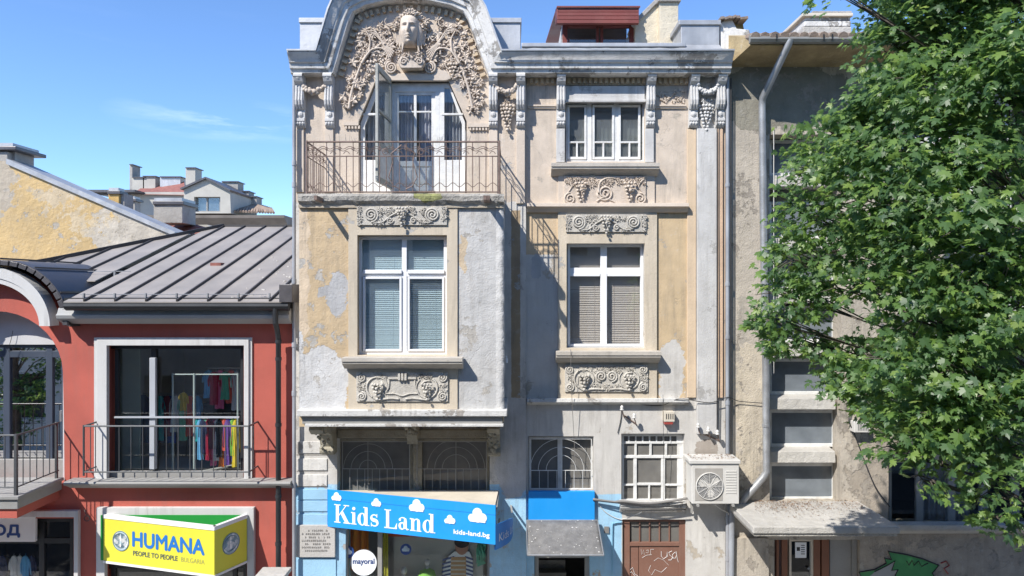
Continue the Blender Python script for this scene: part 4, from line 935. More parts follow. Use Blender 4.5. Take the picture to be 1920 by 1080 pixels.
scrib([(1262, 1048), (1261, 1040), (1266, 1035), (1269, 1040), (1266, 1047), (1262, 1046)]); scrib([(1268, 1034), (1270, 1048), (1272, 1054)])
scrib([(1202, 1030), (1203, 1040), (1207, 1031), (1208, 1040)], .7); scrib([(1212, 1032), (1216, 1031), (1215, 1037), (1211, 1036)], .7); scrib([(1220, 1040), (1220, 1030), (1226, 1030)], .7); scrib([(1204, 1046), (1212, 1041), (1222, 1040)], .6)
scrib([(1220, 1060), (1216, 1070), (1222, 1078), (1228, 1068), (1240, 1073), (1250, 1064)], .7); scrib([(1226, 1052), (1234, 1046), (1244, 1050), (1254, 1060)], .5)
scrib([(1180, 1070), (1186, 1064), (1190, 1076), (1196, 1080)], 1); scrib([(1176, 1078), (1184, 1072), (1192, 1082)], 1)
mb.build('graffiti', m_graf, DR)
# doorway under the awning
mb = MB(); mb.pbox(1003, 1036, 1010, 1216, .1, .2); mb.pbox(1097, 1036, 1106, 1216, .1, .2); mb.pbox(1010, 1036, 1097, 1046, .1, .2); DW = mb.build('doorway', m_greytrim, TH)
room(TH, (1003, 1036, 1106, 1216), .36, 2.5)
for k in range(6): MB().box(X(1012, .5), X(1070, .5), .6 + k * .25, .86 + k * .25, .14 + k * .17, .14 + (k + 1) * .17).build('step', m_conc2, DW)
# rusticated joints on the left ground floor
mb = MB()
for py in (852, 883, 912, 966): mb.pbox(556, py, 614, py + 1.6, YL - .006, YL)
mb.build('groove', m_chimg, TH)
for (a, b) in ((557, 838), (557, 870), (557, 900)): MB().pbox(a, b - 12 + 2, 613, b + 12, YL - .02, YL).build('stone_block', m_white, TH, bevel=.006)
for (a, b) in ((557, 928), (557, 950), (557, 975)): MB().pbox(a, b - 11, 614, b + 9, YL - .02, YL).build('stone_block', mat('pale_blue_paint', BL, .8, bump=.25, dirt=.12, dirtcol=(.4, .45, .5)) if 'pale_blue_paint' not in MATS else MATS['pale_blue_paint'], TH, bevel=.006)
MB().pbox(557, 1048, 630, 1110, YL - .02, YL).build('stone_block', MATS['pale_blue_paint'], TH, bevel=.006)
# ----- shop display behind the sign (left)
mb = MB(); mb.pbox(646, 985, 652, 1220, -.02, .1); mb.pbox(914, 985, 920, 1220, -.02, .1); mb.pbox(708, 990, 716, 1214, .0, .1); mb.pbox(652, 985, 914, 990, -.015, .1); mb.pbox(652, 1214, 914, 1220, -.015, .1); SW = mb.build('shop_window', m_greytrim, TH, bevel=.004)
MB().pbox(652, 985, 708, 1218, .05, .056).build('pane', g_shop, SW); MB().pbox(716, 985, 914, 1218, .05, .056).build('pane', g_shop, SW)
room(TH, (648, 985, 918, 1218), .31, 2.0, m_roomw, .1)
# ============================================================ shop signs
class Panel:
    def __init__(s, p0, p1): s.p0 = Vector((p0[0], p0[1])); s.p1 = Vector((p1[0], p1[1])); s.d = (s.p1 - s.p0); s.L = s.d.length; s.d.normalize(); s.n = Vector((s.d.y, -s.d.x))
    def uz(s, px, py):
        k = (px - 960) / F; c = Vector((0, -D)); r = Vector((k, 1))      # c + t r = p0 + u d
        det = -r.x * s.d.y + r.y * s.d.x; q = s.p0 - c
        t = (-q.x * s.d.y + q.y * s.d.x) / det; u = (r.x * q.y - r.y * q.x) / det
        return u, CZ + (540 - py) / F * t
    def fn(s, u, z, t): q = s.p0 + s.d * u + s.n * t; return (q.x, q.y, z)
    def plate(s, mb, poly, t0, t1, holes=()): return mb.plate(poly, holes, t0, t1, s.fn)
    def ppoly(s, pts): return [s.uz(*p) for p in pts]
def text_pts(body, bold=0, sp=1.0):
    cu = bpy.data.curves.new('lettering', 'FONT'); cu.body = body; cu.size = 1; cu.offset = bold; cu.resolution_u = 4; cu.space_character = 1.0 + bold * 4
    o = bpy.data.objects.new('lettering', cu); COL.objects.link(o); bpy.context.view_layer.update()
    me = bpy.data.meshes.new_from_object(o.evaluated_get(bpy.context.evaluated_depsgraph_get()))
    vs = [(v.co.x, v.co.y) for v in me.vertices]; fs = [tuple(p.vertices) for p in me.polygons]
    bpy.data.objects.remove(o); bpy.data.curves.remove(cu); bpy.data.meshes.remove(me); return vs, fs
def text(body, pan, u0, u1, z0, z1, t, m, parent, bold=0.0, name='lettering', fat=0.0):
    """letters fitted in the box u0..u1 x z0..z1 of a panel, 3 mm thick"""
    vs, fs = text_pts(body, bold); x0, x1 = min(v[0] for v in vs), max(v[0] for v in vs); y0, y1 = min(v[1] for v in vs), max(v[1] for v in vs)
    mb = MB()
    for k, (du, dz_) in enumerate(((0, 0), (fat, 0), (-fat, 0), (0, fat), (0, -fat)) if fat else ((0, 0),)): mb.add([pan.fn(u0 + du + (v[0] - x0) / (x1 - x0) * (u1 - u0), z0 + dz_ + (v[1] - y0) / (y1 - y0) * (z1 - z0), t + k * .0004) for v in vs], fs)
    return mb.build(name, m, parent, recalc=False)
def ptext(body, pan, a, b, t, m, parent, bold=0.0, h=None, fat=0.0):
    """a = px of lower left, b = px of upper right; baseline level on the panel"""
    u0, z0 = pan.uz(*a); u1, z1 = pan.uz(*b)
    return text(body, pan, u0, u1, z0, z0 + h if h else z1, t, m, parent, bold, fat=fat)
def disc(pan, mb, u, z, r, t0, t1, n=24, ry=None): pan.plate(mb, [(u + r * cos(2 * pi * i / n), z + (ry or r) * sin(2 * pi * i / n)) for i in range(n)], t0, t1)
def cloud(pan, mb, u, z, s, t=.008):
    for i, (a, b, r) in enumerate(((-.33, -.05, .2), (-.02, .22, .27), (.27, .0, .23), (0, -.02, .25))): disc(pan, mb, u + a * s, z + b * s, r * s, .0, t + i * .0012, 18)
    pan.plate(mb, [(u - .42 * s, z - .24 * s), (u + .42 * s, z - .24 * s), (u + .44 * s, z - .05 * s), (u - .44 * s, z - .05 * s)], 0, t + .006)
# Kids Land sign
KL = thing('shop_sign', 'long bright blue slanting shop sign with white clouds reading Kids Land', 'sign', (X(614, -.15), -.15, 2.9))
pk = Panel((X(614, -.15), -.15), (X(929, -1.08), -1.08)); zt0, zb0 = 3.264, 2.58
mb = MB(); pk.plate(mb, [(0, zb0), (pk.L, zb0 + .012), (pk.L, zt0), (0, zt0)], -.03, 0); mb.build('front_panel', m_blue, KL, bevel=.003)
pk2 = Panel((X(929, -1.08), -1.08), (X(962, -.45), -.45))
mb = MB(); n = 12
for i in range(n + 1):
    t = i / n; u = pk2.L * t; q = .09 * sin(pi * t)
    for tt in (q, q - .02):
        mb.v += [pk2.fn(u, 2.93 - .09 * t + .05 * sin(pi * t), tt), pk2.fn(u, 2.50 + .06 * t, tt)]
for i in range(n):
    a = i * 4; mb.f += [(a, a + 4, a + 5, a + 1), (a + 2, a + 3, a + 7, a + 6), (a, a + 2, a + 6, a + 4), (a + 1, a + 5, a + 7, a + 3)]
mb.build('side_panel', m_blued, KL, smooth=False)
vs, fs = text_pts('Kids Land', .0); x0, x1 = min(v[0] for v in vs), max(v[0] for v in vs)
mb = MB(); 
def side_fn(a, b):
    t = .10 + a * .98; q = .09 * sin(pi * min(1, t)) + .006; return pk2.fn(pk2.L * t, 2.62 + .06 * t + b * .2, q)
mb.add([side_fn((v[0] - x0) / (x1 - x0) * .86, v[1]) for v in vs], fs); mb.build('lettering', mat('shaded_white_lettering', (.5, .55, .62), .5, var=.02, bump=0), KL, recalc=False)  # white letters greyed in colour to carry the side panel's shade
mb = MB(); mb.add([(pk.fn(.0, zt0 - .02, -.02)), pk.fn(pk.L - .02, zt0 - .02, -.03), (X(934, -.34), -.12, zt0 - .02), (X(614, -.15), -.12, zt0 - .02), pk.fn(.0, zt0 - .04, -.02), pk.fn(pk.L - .02, zt0 - .04, -.03), (X(934, -.34), -.12, zt0 - .04), (X(614, -.15), -.12, zt0 - .04)], [(0, 1, 2, 3), (7, 6, 5, 4), (1, 5, 6, 2), (0, 3, 7, 4), (0, 4, 5, 1), (2, 6, 7, 3)])
mb.build('top_board', m_cream, KL)
mb = MB(); mb.obox((X(934, -.34), -.1, 3.2), pk.fn(pk.L, 3.2, -.05), .03, .03); mb.obox((X(936, -.3), -.1, 2.7), pk.fn(pk.L, 2.7, -.05), .03, .03); mb.obox((X(960, -.3), -.45, 2.95), (X(958, -.2), -.1, 2.95), .03, .03); mb.build('sign_bracket', m_greytrim, KL)
for (px, py, s_) in ((631.5, 933, 20), (706, 944, 19), (782, 951, 29), (844, 976, 20), (896, 970, 33)):
    u, z = pk.uz(px, py); mb = MB(); cloud(pk, mb, u, z, s_ * 1.05 * .0096); mb.build('cloud_print', m_wht, KL)
mb = MB(); u0, z_ = pk.uz(614, 937); pk.plate(mb, [(0.1, zt0 - .16), (pk.L, zt0 - .165), (pk.L, zt0 - .158), (.1, zt0 - .153)], 0, .003); mb.build('panel_joint', m_blued, KL)
# serif lettering drawn with strokes (unit = cap height)
def ell(cx, cy, rx, ry, n=26, a0=0): return [(cx + rx * cos(a0 + 2 * pi * i / n), cy + ry * sin(a0 + 2 * pi * i / n)) for i in range(n)]
def ribbon(pts, ws):
    l, r = [], []
    for i, p in enumerate(pts):
        a, b = pts[max(i - 1, 0)], pts[min(i + 1, len(pts) - 1)]; d = Vector((b[0] - a[0], b[1] - a[1])).normalized(); n_ = Vector((-d.y, d.x)) * ws[i] / 2
        l.append((p[0] + n_.x, p[1] + n_.y)); r.append((p[0] - n_.x, p[1] - n_.y))
    return l + r[::-1]
def rc(a, b, c, d): return [(a, b), (c, b), (c, d), (a, d)]
SW_ = .15
def g_K(): return [(rc(.09, 0, .25, 1), []), (rc(0, 0, .34, .045), []), (rc(0, .955, .34, 1), []), ([(.25, .36), (.25, .44), (.62, .98), (.67, .98)], []), ([(.34, .52), (.47, .66), (.80, .03), (.60, .03)], []), (rc(.5, 0, .88, .045), []), (rc(.5, .955, .8, 1), [])], .86
def g_i(): return [(rc(.07, 0, .22, .66), []), (rc(0, 0, .29, .04), []), ([(0, .66), (0, .61), (.1, .6), (.22, .66)], []), (ell(.145, .86, .085, .085, 16), [])], .30
def g_d(): return [(ell(.24, .33, .24, .34), [ell(.25, .33, .095, .30)]), (rc(.38, 0, .53, 1), []), (rc(.42, 0, .62, .04), []), (rc(.30, .955, .53, 1), [])], .62
def g_s():
    pts = []; 
    for i in range(27):
        t = i / 26
        if t < .5: a = radians(35 + 235 * (t / .5)); pts.append((.21 + .15 * cos(a), .49 + .145 * sin(a)))
        else: a = radians(90 - 235 * ((t - .5) / .5)); pts.append((.21 + .17 * cos(a), .19 + .155 * sin(a)))
    ws = [.05 + .13 * math.exp(-((i - 13) / 5.5) ** 2) for i in range(27)]
    return [(ribbon(pts, ws), []), (rc(.33, .5, .37, .68), []), (rc(.04, 0, .08, .2), [])], .44
def g_L(): return [(rc(.09, 0, .25, 1), []), (rc(0, 0, .64, .045), []), (rc(0, .955, .34, 1), []), ([(.52, .045), (.62, .3), (.65, .3), (.64, .045)], [])], .68
def g_a(): return [(rc(.27, .06, .42, .5), []), (ell(.17, .2, .17, .2), [ell(.19, .2, .065, .15)]), (ribbon([(.05, .5), (.07, .58), (.16, .645), (.27, .64), (.345, .57), (.345, .48)], [.09, .06, .045, .05, .12, .15]), []), (ell(.075, .52, .06, .06, 14), []), ([(.36, .1), (.42, 0), (.52, .02), (.52, .06), (.44, .08)], [])], .53
def g_n(): return [(rc(.07, 0, .22, .66), []), (rc(0, 0, .29, .04), []), ([(0, .66), (0, .61), (.1, .6), (.22, .66)], []), (ribbon([(.2, .5), (.27, .62), (.36, .64), (.43, .58), (.445, .45), (.445, .02)], [.04, .05, .07, .13, .15, .15]), []), (rc(.33, 0, .58, .04), [])], .6
glyph = {'K': g_K, 'i': g_i, 'd': g_d, 's': g_s, 'L': g_L, 'a': g_a, 'n': g_n}
mb = MB(); uA, zA = pk.uz(627, 979); uB, zB = pk.uz(818, 995); capu, capz = pk.uz(627, 945); cap = capz - zA
tot = sum(glyph[c]()[1] + .045 if c != ' ' else .25 for c in 'Kids Land'); ks = (uB - uA) / tot; u = uA; lay = 0
for c in 'Kids Land':
    if c == ' ': u += .25 * ks; continue
    polys, adv = glyph[c]()
    for (o_, h_) in polys:
        lay += 1; pk.plate(mb, [(u + a * ks, zA + b * cap) for a, b in o_], 0, .006 + (lay % 7) * .0006, [[(u + a * ks, zA + b * cap) for a, b in q] for q in h_])
    u += (adv + .045) * ks
mb.build('lettering', m_wht, KL)
ptext('kids-land.bg', pk, (851, 1003), (918, 996), .004, m_wht, KL, .0, .10, .004)
# Humana sign
HU = thing('shop_sign', 'bright yellow wedge-shaped shop sign with white rim reading HUMANA', 'sign', (-6, -.1, 2.3))
ph = Panel((X(194, -.1), -.1), (X(402, -.75), -.75)); ph2 = Panel((X(402, -.75), -.75), (X(463, -.1), -.1)); zt1, zb1 = 2.79, 1.93
for p_ in (ph, ph2):
    mb = MB(); p_.plate(mb, [(0.002, zb1), (p_.L - .002, zb1), (p_.L - .002, zt1 - .07), (.002, zt1 - .07)], -.02, 0); mb.build('sign_face', m_yellow, HU)
    mb = MB(); p_.plate(mb, [(-.003, zt1 - .069), (p_.L + .003, zt1 - .069), (p_.L + .003, zt1), (-.003, zt1)], -.06, .012); p_.plate(mb, [(-.003, zb1 - .04), (p_.L + .003, zb1 - .04), (p_.L + .003, zb1 - .001), (-.003, zb1 - .001)], -.06, .012); mb.build('sign_rim', m_rim, HU)
    mb = MB(); p_.plate(mb, [(.07, zb1), (p_.L - .05, zb1), (p_.L - .05, zt1 - .08), (.07, zt1 - .08)], -.04, -.022); mb.build('sign_back', m_green, HU)
mb = MB(); mb.box(X(194), X(463), -.09, -.07, zb1, zt1 - .02); mb.build('sign_back', m_green, HU)
ptext('HUMANA', ph, (249, 1024), (383, 1045), .004, m_bluet, HU, .0, .265, .012)
ptext('PEOPLE TO PEOPLE', ph, (250, 1041), (333, 1041), .004, m_slatet, HU, .0, .085, .003); ptext('BULGARIA', ph, (340, 1053), (384, 1053), .004, m_grey_t, HU, .0, .085)
def globe(pan, px, py, r, parent):
    u, z = pan.uz(px, py); mb = MB(); disc(pan, mb, u, z, r, 0, .006, 30); o = mb.build('globe_emblem', m_globe, parent)
    mb = MB()
    for k in range(14): a = U(0, 6.3); q = r * sqrt(U(0, .65)); pan.plate(mb, [(u + q * cos(a) + r * U(.12, .3) * cos(t * pi / 3), z + q * sin(a) + r * U(.12, .3) * sin(t * pi / 3)) for t in range(6)], 0, .007 + k * .0004)
    mb.build('globe_print', random.choice((m_wht, m_rim)), o)
    mb = MB(); pan.plate(mb, ell(u, z, r * 1.0, r * 1.0), 0, .0125, [ell(u, z, r * .93, r * .93)])
    for k in range(5): q = r * (.2 + .15 * k); pan.plate(mb, ell(u - r * .05, z + r * .05, q, r * .75), 0, .013 + k * .0003, [ell(u - r * .05, z + r * .05, q - .006, r * .75 - .006)])
    mb.build('globe_print', mat('slate_blue_print', (.14, .22, .27), .5, bump=0) if 'slate_blue_print' not in MATS else MATS['slate_blue_print'], o)
globe(ph, 227, 1014, .185, HU); globe(ph2, 433, 1019, .19, HU)

# ============================================================ RED BUILDING
RB = thing('red_shop_building', 'low red rendered shop building with standing seam roof and grey trim', 'building', (-7.5, 0, .13))
def el_pts(cx, cy, rx, ry, a0, a1, n=18): return [(cx + rx * cos(a0 + (a1 - a0) * i / n), cy - ry * sin(a0 + (a1 - a0) * i / n)) for i in range(n + 1)]
archp = [(121, 908), (120, 800), (118, 700)] + el_pts(-10, 700, 128, 117, .02, pi - .02) + [(-138, 700), (-140, 908)]
ga = [(X(a), Z(b)) for a, b in el_pts(-12, 612, 121, 106, 0.12, pi - .12)]
outer = [(X(-320), .13), (X(-320), Z(606)), ] + ga[::-1] + [(X(551), Z(600)), (X(551), .13)]
if True:
    holes = [[(X(a), Z(b)) for a, b in archp], rect(199, 648, 457, 905), rect(196, 965, 463, 1225), rect(-150, 972, 138, 1225)]
    MB().plate(outer, holes, 0, .28).build('wall', m_red, RB)
# arch trim, white band
def arc_band(r0, r1, cx, cy, k0, k1, Yf, Yb, a0=0.0, a1=pi, n=30):
    o_ = [(X(a), Z(b)) for a, b in el_pts(cx, cy, r1, r1 * k1, a0, a1, n)]; i_ = [(X(a), Z(b)) for a, b in el_pts(cx, cy, r0, r0 * k0, a0, a1, n)]
    return MB().plate(o_ + i_[::-1], [], Yf, Yb)
arc_band(111, 123, -12, 610, .82, .90, -.26, 0.01, .0, pi, 40).build('arch_band', m_trim, RB)
arc_band(102, 111, -12, 610, .80, .82, -.24, 0.01, .0, pi, 40).build('arch_band', m_trim, RB)
cxA, czA, rxA, rzA = X(-12, -.45), Z(612, -.45), 1.24, 1.20
n = 22
for i in range(n):       # dark verge tiles round the arch
    t0, t1 = pi * i / n + .012, pi * (i + 1) / n - .012
    pts = [(cxA + r * rxA * cos(t), czA + r * rzA * sin(t)) for r, t in ((.93, t0), (1.0, t0), (1.0, t1), (.93, t1))]
    MB().plate(pts, [], -.31, -.10).build('verge_tile', m_slate, RB, bevel=.006)
nb = 6
for i in range(nb):      # barrel roof sheets
    t0, t1 = pi * i / nb, pi * (i + 1) / nb
    mb = MB(); q = 10; pts = []
    for r in (1.0, .98):
        for k in range(q + 1): t = t0 + (t1 - t0) * k / q; pts.append((cxA + r * rxA * 1.01 * cos(t), czA + r * rzA * 1.01 * sin(t)))
    mb.plate(pts[:q + 1] + pts[q + 1:][::-1], [], -.30, 3.2); mb.build('barrel_sheet', m_slate, RB)
    t = t0; mb = MB(); mb.obox((cxA + rxA * 1.03 * cos(t), -.30, czA + rzA * 1.03 * sin(t)), (cxA + rxA * 1.03 * cos(t), 3.2, czA + rzA * 1.03 * sin(t)), .02, .03); mb.build('standing_seam', m_seam, RB)
# main roof
SL = .315; ze = 6.75; y0r = -.45
def rz(y): return ze + SL * (y - y0r)
def yhip(x):
    if x >= -7.78: return 5.6
    if x >= -10.17: return 2.25 + (x + 10.17) / 2.39 * 3.35
    return max(.9, 2.25 + (x + 10.17) * 1.1)
pitch = 58 * S(-.45); xs0 = X(157, -.45); xe = X(548, -.1)
xs_ = [xs0 + pitch * k for k in range(-6, 8)]; xs_ = [x for x in xs_ if x < xe] + [xe]
for a, b in zip(xs_, xs_[1:]):
    lo = y0r if b > X(118, -.45) + .05 else .8
    aa = max(a, X(119, -.45)) if lo < 0 and a < X(119, -.45) < b else a
    # split each strip into sheets with cross folds
    ya, yb = yhip(aa), yhip(b); cuts = [lo, lo + U(1.2, 2.4), lo + U(3.2, 4.4), 99]
    for c0, c1 in zip(cuts, cuts[1:]):
        A0, A1, B0, B1 = min(c0, ya), min(c1, ya), min(c0, yb), min(c1, yb)
        if A1 - A0 < .01 and B1 - B0 < .01: continue
        o_ = U(0, .004)
        vs = [(aa, A0, rz(A0) + o_), (b, B0, rz(B0) + o_), (b, B1, rz(B1) + o_), (aa, A1, rz(A1) + o_)]
        vs2 = [(x, y, z - .02) for x, y, z in vs]
        MB().add(vs + vs2, [(0, 1, 2, 3), (7, 6, 5, 4), (0, 4, 5, 1), (1, 5, 6, 2), (2, 6, 7, 3), (3, 7, 4, 0)]) if 0 else None
        mb = MB(); mb.add(vs + vs2, [(0, 1, 2, 3), (7, 6, 5, 4), (0, 4, 5, 1), (1, 5, 6, 2), (2, 6, 7, 3), (3, 7, 4, 0)]); mb.build('roof_sheet', m_roof, RB)
    if a > X(119, -.45) or lo > 0:
        y1 = yhip(a); MB().obox((a, lo, rz(lo) + .02), (a, y1, rz(y1) + .02), .024, .05).build('standing_seam', m_seam, RB)
mb = MB(); mb.obox((-10.17, 2.25, rz(2.25) + .03), (-7.78, 5.6, rz(5.6) + .03), .1, .09); mb.obox((-10.9, 1.45, rz(1.45) + .03), (-10.17, 2.25, rz(2.25) + .03), .1, .09); mb.obox((-7.78, 5.6, rz(5.6) + .02), (-4.1, 5.6, rz(5.6) + .02), .08, .06); mb.build('ridge_capping', m_seam, RB)
# gable end below the verge so the roof is a body
mb = MB(); mb.add([(-10.17, 2.3, rz(2.25) - .03), (-7.78, 5.65, rz(5.6) - .03), (-7.78, 5.65, 5), (-10.17, 2.3, 5)], [(0, 1, 2, 3)]); mb.build('side_wall', m_greytrim, RB)
for yy, a, b in ((-.25, 150, 500), (1.2, 150, 245)):
    z = rz(yy) + .07; mb = MB(); mb.tube([(X(a, yy), yy, z), (X(b, yy), yy, z)], .007, 6)
    for k in range(int((b - a) / 58) + 1): mb.box(X(a + 7 + 58 * k, yy) - .012, X(a + 7 + 58 * k, yy) + .012, yy - .02, yy + .03, z - .09, z + .02)
    mb.build('snow_guard', m_pipeg, RB)
mb = MB(); 
for k in range(70):   # plaster crumbs fallen on the sheet by the taller wall
    x = U(-5.0, -4.2) if rnd() < .7 else U(-5.6, -4.2); y = U(-.4, 5) ; s_ = U(.008, .03); mb.box(x, x + s_ * 1.6, y, y + s_, rz(y) + .004, rz(y) + .008 + s_ * .5)
mb.build('plaster_crumbs', m_white, RB, kind='stuff')
MB().box(X(392, 1.8), X(412, 1.8), 1.85, 2.1, rz(1.8) + .005, rz(1.8) + .085).build('roof_patch', m_tile, RB)
# gutter and eaves cornice
Yg_ = -.52
mb = MB(); mb.sweep([(X(119, Yg_), Z(569, Yg_)), (X(540, Yg_), Z(569, Yg_))], [(0, Yg_ + .12), (0, Yg_), (-.05, Yg_ - .01), (-.10, Yg_ + .02), (-.13, Yg_ + .07), (-.13, Yg_ + .12)]); mb.build('gutter', m_dark, RB)
mb = MB(); mb.sweep([(X(104, -.38), Z(588, -.38)), (X(541, -.38), Z(588, -.38))], [(.1, 0), (.1, -.30), (.0, -.34), (-.03, -.38), (-.09, -.36), (-.12, -.32), (-.19, -.2), (-.2, -.12), (-.2, 0)]); mb.build('eaves_cornice', mat('grey_eaves_paint', (.36, .36, .35), .7, var=.08, bump=.15), RB, bevel=.004)
MB().box(X(120, -.3), X(548, -.3), -.30, .3, Z(588, -.38) + .09, rz(-.1) - .04).build('eaves_board', m_dark, RB)
mb = MB(); mb.pbox(523, 533, 548, 567, -.55, .1); mb.build('hopper', m_slate, RB, bevel=.01)
Yp = -.17
dp = MB().tube([(X(515, -.5), -.46, Z(578, -.5)), (X(515, -.5), -.46, Z(606, -.5)), (X(518, -.35), -.3, Z(618, -.3)), (X(522, Yp), Yp, Z(636, Yp)), (X(522, Yp), Yp, .14)], .048, 14)
o = smooth_by(dp.build('rain_pipe', m_dark, RB))
for py in (636, 668, 790, 922, 1010): MB().cyl((X(522, Yp), Yp, Z(py)), (X(522, Yp), Yp, Z(py + 6)), .058, 14).build('collar', m_dark, o)
# string ledge
mb = MB(); mb.sweep([(X(118, -.3), Z(904, -.3)), (X(544, -.3), Z(904, -.3))], [(0, 0), (0, -.28), (-.03, -.30), (-.07, -.28), (-.09, -.22), (-.15, -.12), (-.165, -.1), (-.165, 0)]); mb.build('ledge', m_greytrim, RB, bevel=.004)
# upper shop window: surround, frame, rails
mb = MB().plate(rect(181, 637, 466, 906, -.07), [rect(200, 648, 457, 915, -.07)], -.07, .02); mb.build('window_surround', m_trim, RB, bevel=.008)
mb = MB().plate(rect(176, 633, 472, 906, -.04), [rect(182, 638, 465, 915, -.04)], -.035, .01); mb.build('window_surround', m_trim, RB)
def exr(mb):
    mb.pbox(215, 655, 221, 905, .11, .2)
RW = window(RB, (201, 649, 456, 905), .14, 5, [288], [], 9, m_dark, g_shop, .1, extra=exr)
m_lgf = mat('light_grey_frame', (.42, .44, .47), .4, var=.05, bump=0)
MB().pbox(280, 671, 291, 880, .06, .13).build('sliding_stile', m_lgf, RW, bevel=.004)
MB().pbox(201, 884, 456, 905, .07, .14).build('threshold', m_greytrim, RW)
MB().pbox(214, 781, 448, 784, .02, .05).build('safety_rail', m_lgf, RW)
for px in (324, 364, 446): MB().cyl((X(px, .35), .35, Z(700, .35)), (X(px, .35), .35, Z(896, .35)), .02, 8).build('display_pole', mat('pale_green_steel', (.50, .56, .52), .4, bump=0) if 'pale_green_steel' not in MATS else MATS['pale_green_steel'], RW)
MB().cyl(P(324, 702, .36), P(446, 702, .36), .012, 8).build('display_pole', MATS['pale_green_steel'], RW)
room(RB, (150, 640, 500, 905), .29, 4.5, m_roomw, .02)
MB().pbox(214, 655, 262, 900, .8, .84).build('partition', mat('pale_green_board', (.30, .36, .30), .7, bump=0), RB)
# juliet balcony
BJ = thing('balcony_railing', 'straight dark iron railing across the large upper shop window', 'railing', (X(315), -.35, Z(890)))
Yj = -.42
def jr(pts, r, name='rail', par=BJ, m=m_greyiron): return MB().tube(pts, r, 8).build(name, m, par)
xa, xb = X(157, Yj), X(467, Yj)
for py, r in ((799, .017), (885, .014)):
    z = Z(py, Yj); jr([(xa, Yj, z), (xb, Yj, z)], r); jr([(xa, Yj, z), (xa, .0, z)], r); jr([(xb, Yj, z), (xb, 0, z)], r)
mb = MB().cyl((0, 0, 0), (0, 0, Z(799, Yj) - Z(885, Yj)), .009, 6).build('baluster', m_greyiron, BJ, at=(0, 0, 0)); mb.location = Vector((xa, Yj, Z(885, Yj))) - org(BJ); bj = mb.data
for k in range(1, 15): inst('baluster', bj, BJ, (xa + (xb - xa) * k / 14, Yj, Z(885, Yj)))
for x in (xa, xb): inst('baluster', bj, BJ, (x, Yj + .2, Z(885, Yj)))
MB().cyl((xa, Yj, Z(892, Yj)), (xa, Yj, Z(797, Yj)), .018).build('post', m_greyiron, BJ); MB().cyl((xb, Yj, Z(892, Yj)), (xb, Yj, Z(797, Yj)), .018).build('post', m_greyiron, BJ)
# ground shop fronts
mb = MB().plate(rect(180, 952, 476, 1226, -.08), [rect(196, 966, 463, 1230, -.08)], -.08, .02); mb.build('window_surround', m_trim, RB, bevel=.008)
mb = MB().plate(rect(-160, 958, 146, 1226, -.08), [rect(-150, 970, 138, 1230, -.08)], -.08, .02); mb.build('window_surround', m_trim, RB, bevel=.008)
window(RB, (197, 966, 462, 1222), .12, 6, [212, 440], [1062], 8, m_dark, g_shop, .08); room(RB, (150, 960, 510, 1222), .29, 3.5, m_roomw, .01)
window(RB, (-150, 972, 137, 1222), .14, 6, [78], [1014], 10, m_dark, g_shop, .08); room(RB, (-200, 960, 140, 1222), .29, 3.2, m_room, .01)
OD = thing('entrance_sign', 'white sign board with blue Cyrillic letters above the left shop window', 'sign', (X(30), 0, Z(1000)))
MB().pbox(-140, 966, 66, 1016, -.02, .04).build('sign_board', m_rim, OD, bevel=.004)
pod = Panel((X(-140, -.02), -.02), (X(66, -.02), -.02))
ptext('ВХОД', pod, (-52, 1007), (37, 983), .004, m_navy, OD, .01, .23, .010)
# arched door recess
mb = MB(); AR = None
room(RB, (-138, 583, 118, 905), .29, .62, mat('pale_grey_recess', (.55, .55, .56), .8, bump=.1), .0, 'recess')
def exa(mb): pass
window(RB, (-150, 646, 121, 905), .42, 6, [12 - 0, 92], [664], 12, mat('blue_grey_frame', (.055, .07, .10), .4, var=.05, bump=0), glass('mirror_like_glass', (.3, .33, .33), 9), .1)
MB().pbox(-138, 862, 119, 905, .33, .41).build('threshold', m_greytrim, RB)
MB().cyl(P(114, 770, .36), P(114, 790, .36), .02).build('door_handle', m_pipeg, RB)
mb = MB().tube([P(14, 655, .3), P(18, 646, .3), P(22, 632, .3), P(24, 620, .3)], .005, 5); mb.tube([P(14, 655, .3), P(18, 660, .3), P(24, 656, .3), P(22, 648, .3)], .005, 5); mb.build('loose_wire', m_cable, RB)
MB().box(X(-138, .3), X(121, .3), .36, .41, Z(646, .36), Z(580, .36)).build('recess_panel', MATS['pale_grey_recess'], RB)
# left projecting balcony
yb_ = -1.15; xc = X(33, yb_)
LB = MB(); LB.box(xc - 3.4, xc, yb_, 0, Z(955, yb_), Z(931, yb_)); LB = LB.build('projecting_balcony', m_greytrim, RB, bevel=.01)
MB().box(xc - 3.45, xc + .04, yb_ - .04, 0, Z(936, yb_), Z(930, yb_) + .001).build('moulding', m_greytrim, LB, bevel=.008)
MB().box(xc - 3.35, xc - .04, yb_ + .04, 0, Z(973, yb_), Z(955, yb_) - .001).build('balcony_apron', m_red, LB)
zT, zB = Z(816, yb_ + .05), Z(914, yb_ + .05); xr_ = X(30, yb_ + .05); yb2 = yb_ + .05
for z, r in ((zT, .017), (zB, .013)):
    MB().tube([(xr_ - 3.2, yb2, z), (xr_, yb2, z)], r, 8).build('rail', m_greyiron, LB); MB().tube([(xr_, yb2, z), (xr_, 0, z)], r, 8).build('rail', m_greyiron, LB)
MB().obox((xr_, yb2, Z(931, yb_)), (xr_, yb2, zT + .02), .045, .045).build('post', m_greyiron, LB); MB().obox((xr_, -.06, Z(931, yb_)), (xr_, -.06, zT + .02), .04, .04).build('post', m_greyiron, LB)
mb = MB().cyl((0, 0, 0), (0, 0, zT - zB), .009, 6).build('baluster', m_greyiron, LB, at=(0, 0, 0)); mb.location = Vector((xr_ - .19, yb2, zB)) - org(LB); bj = mb.data
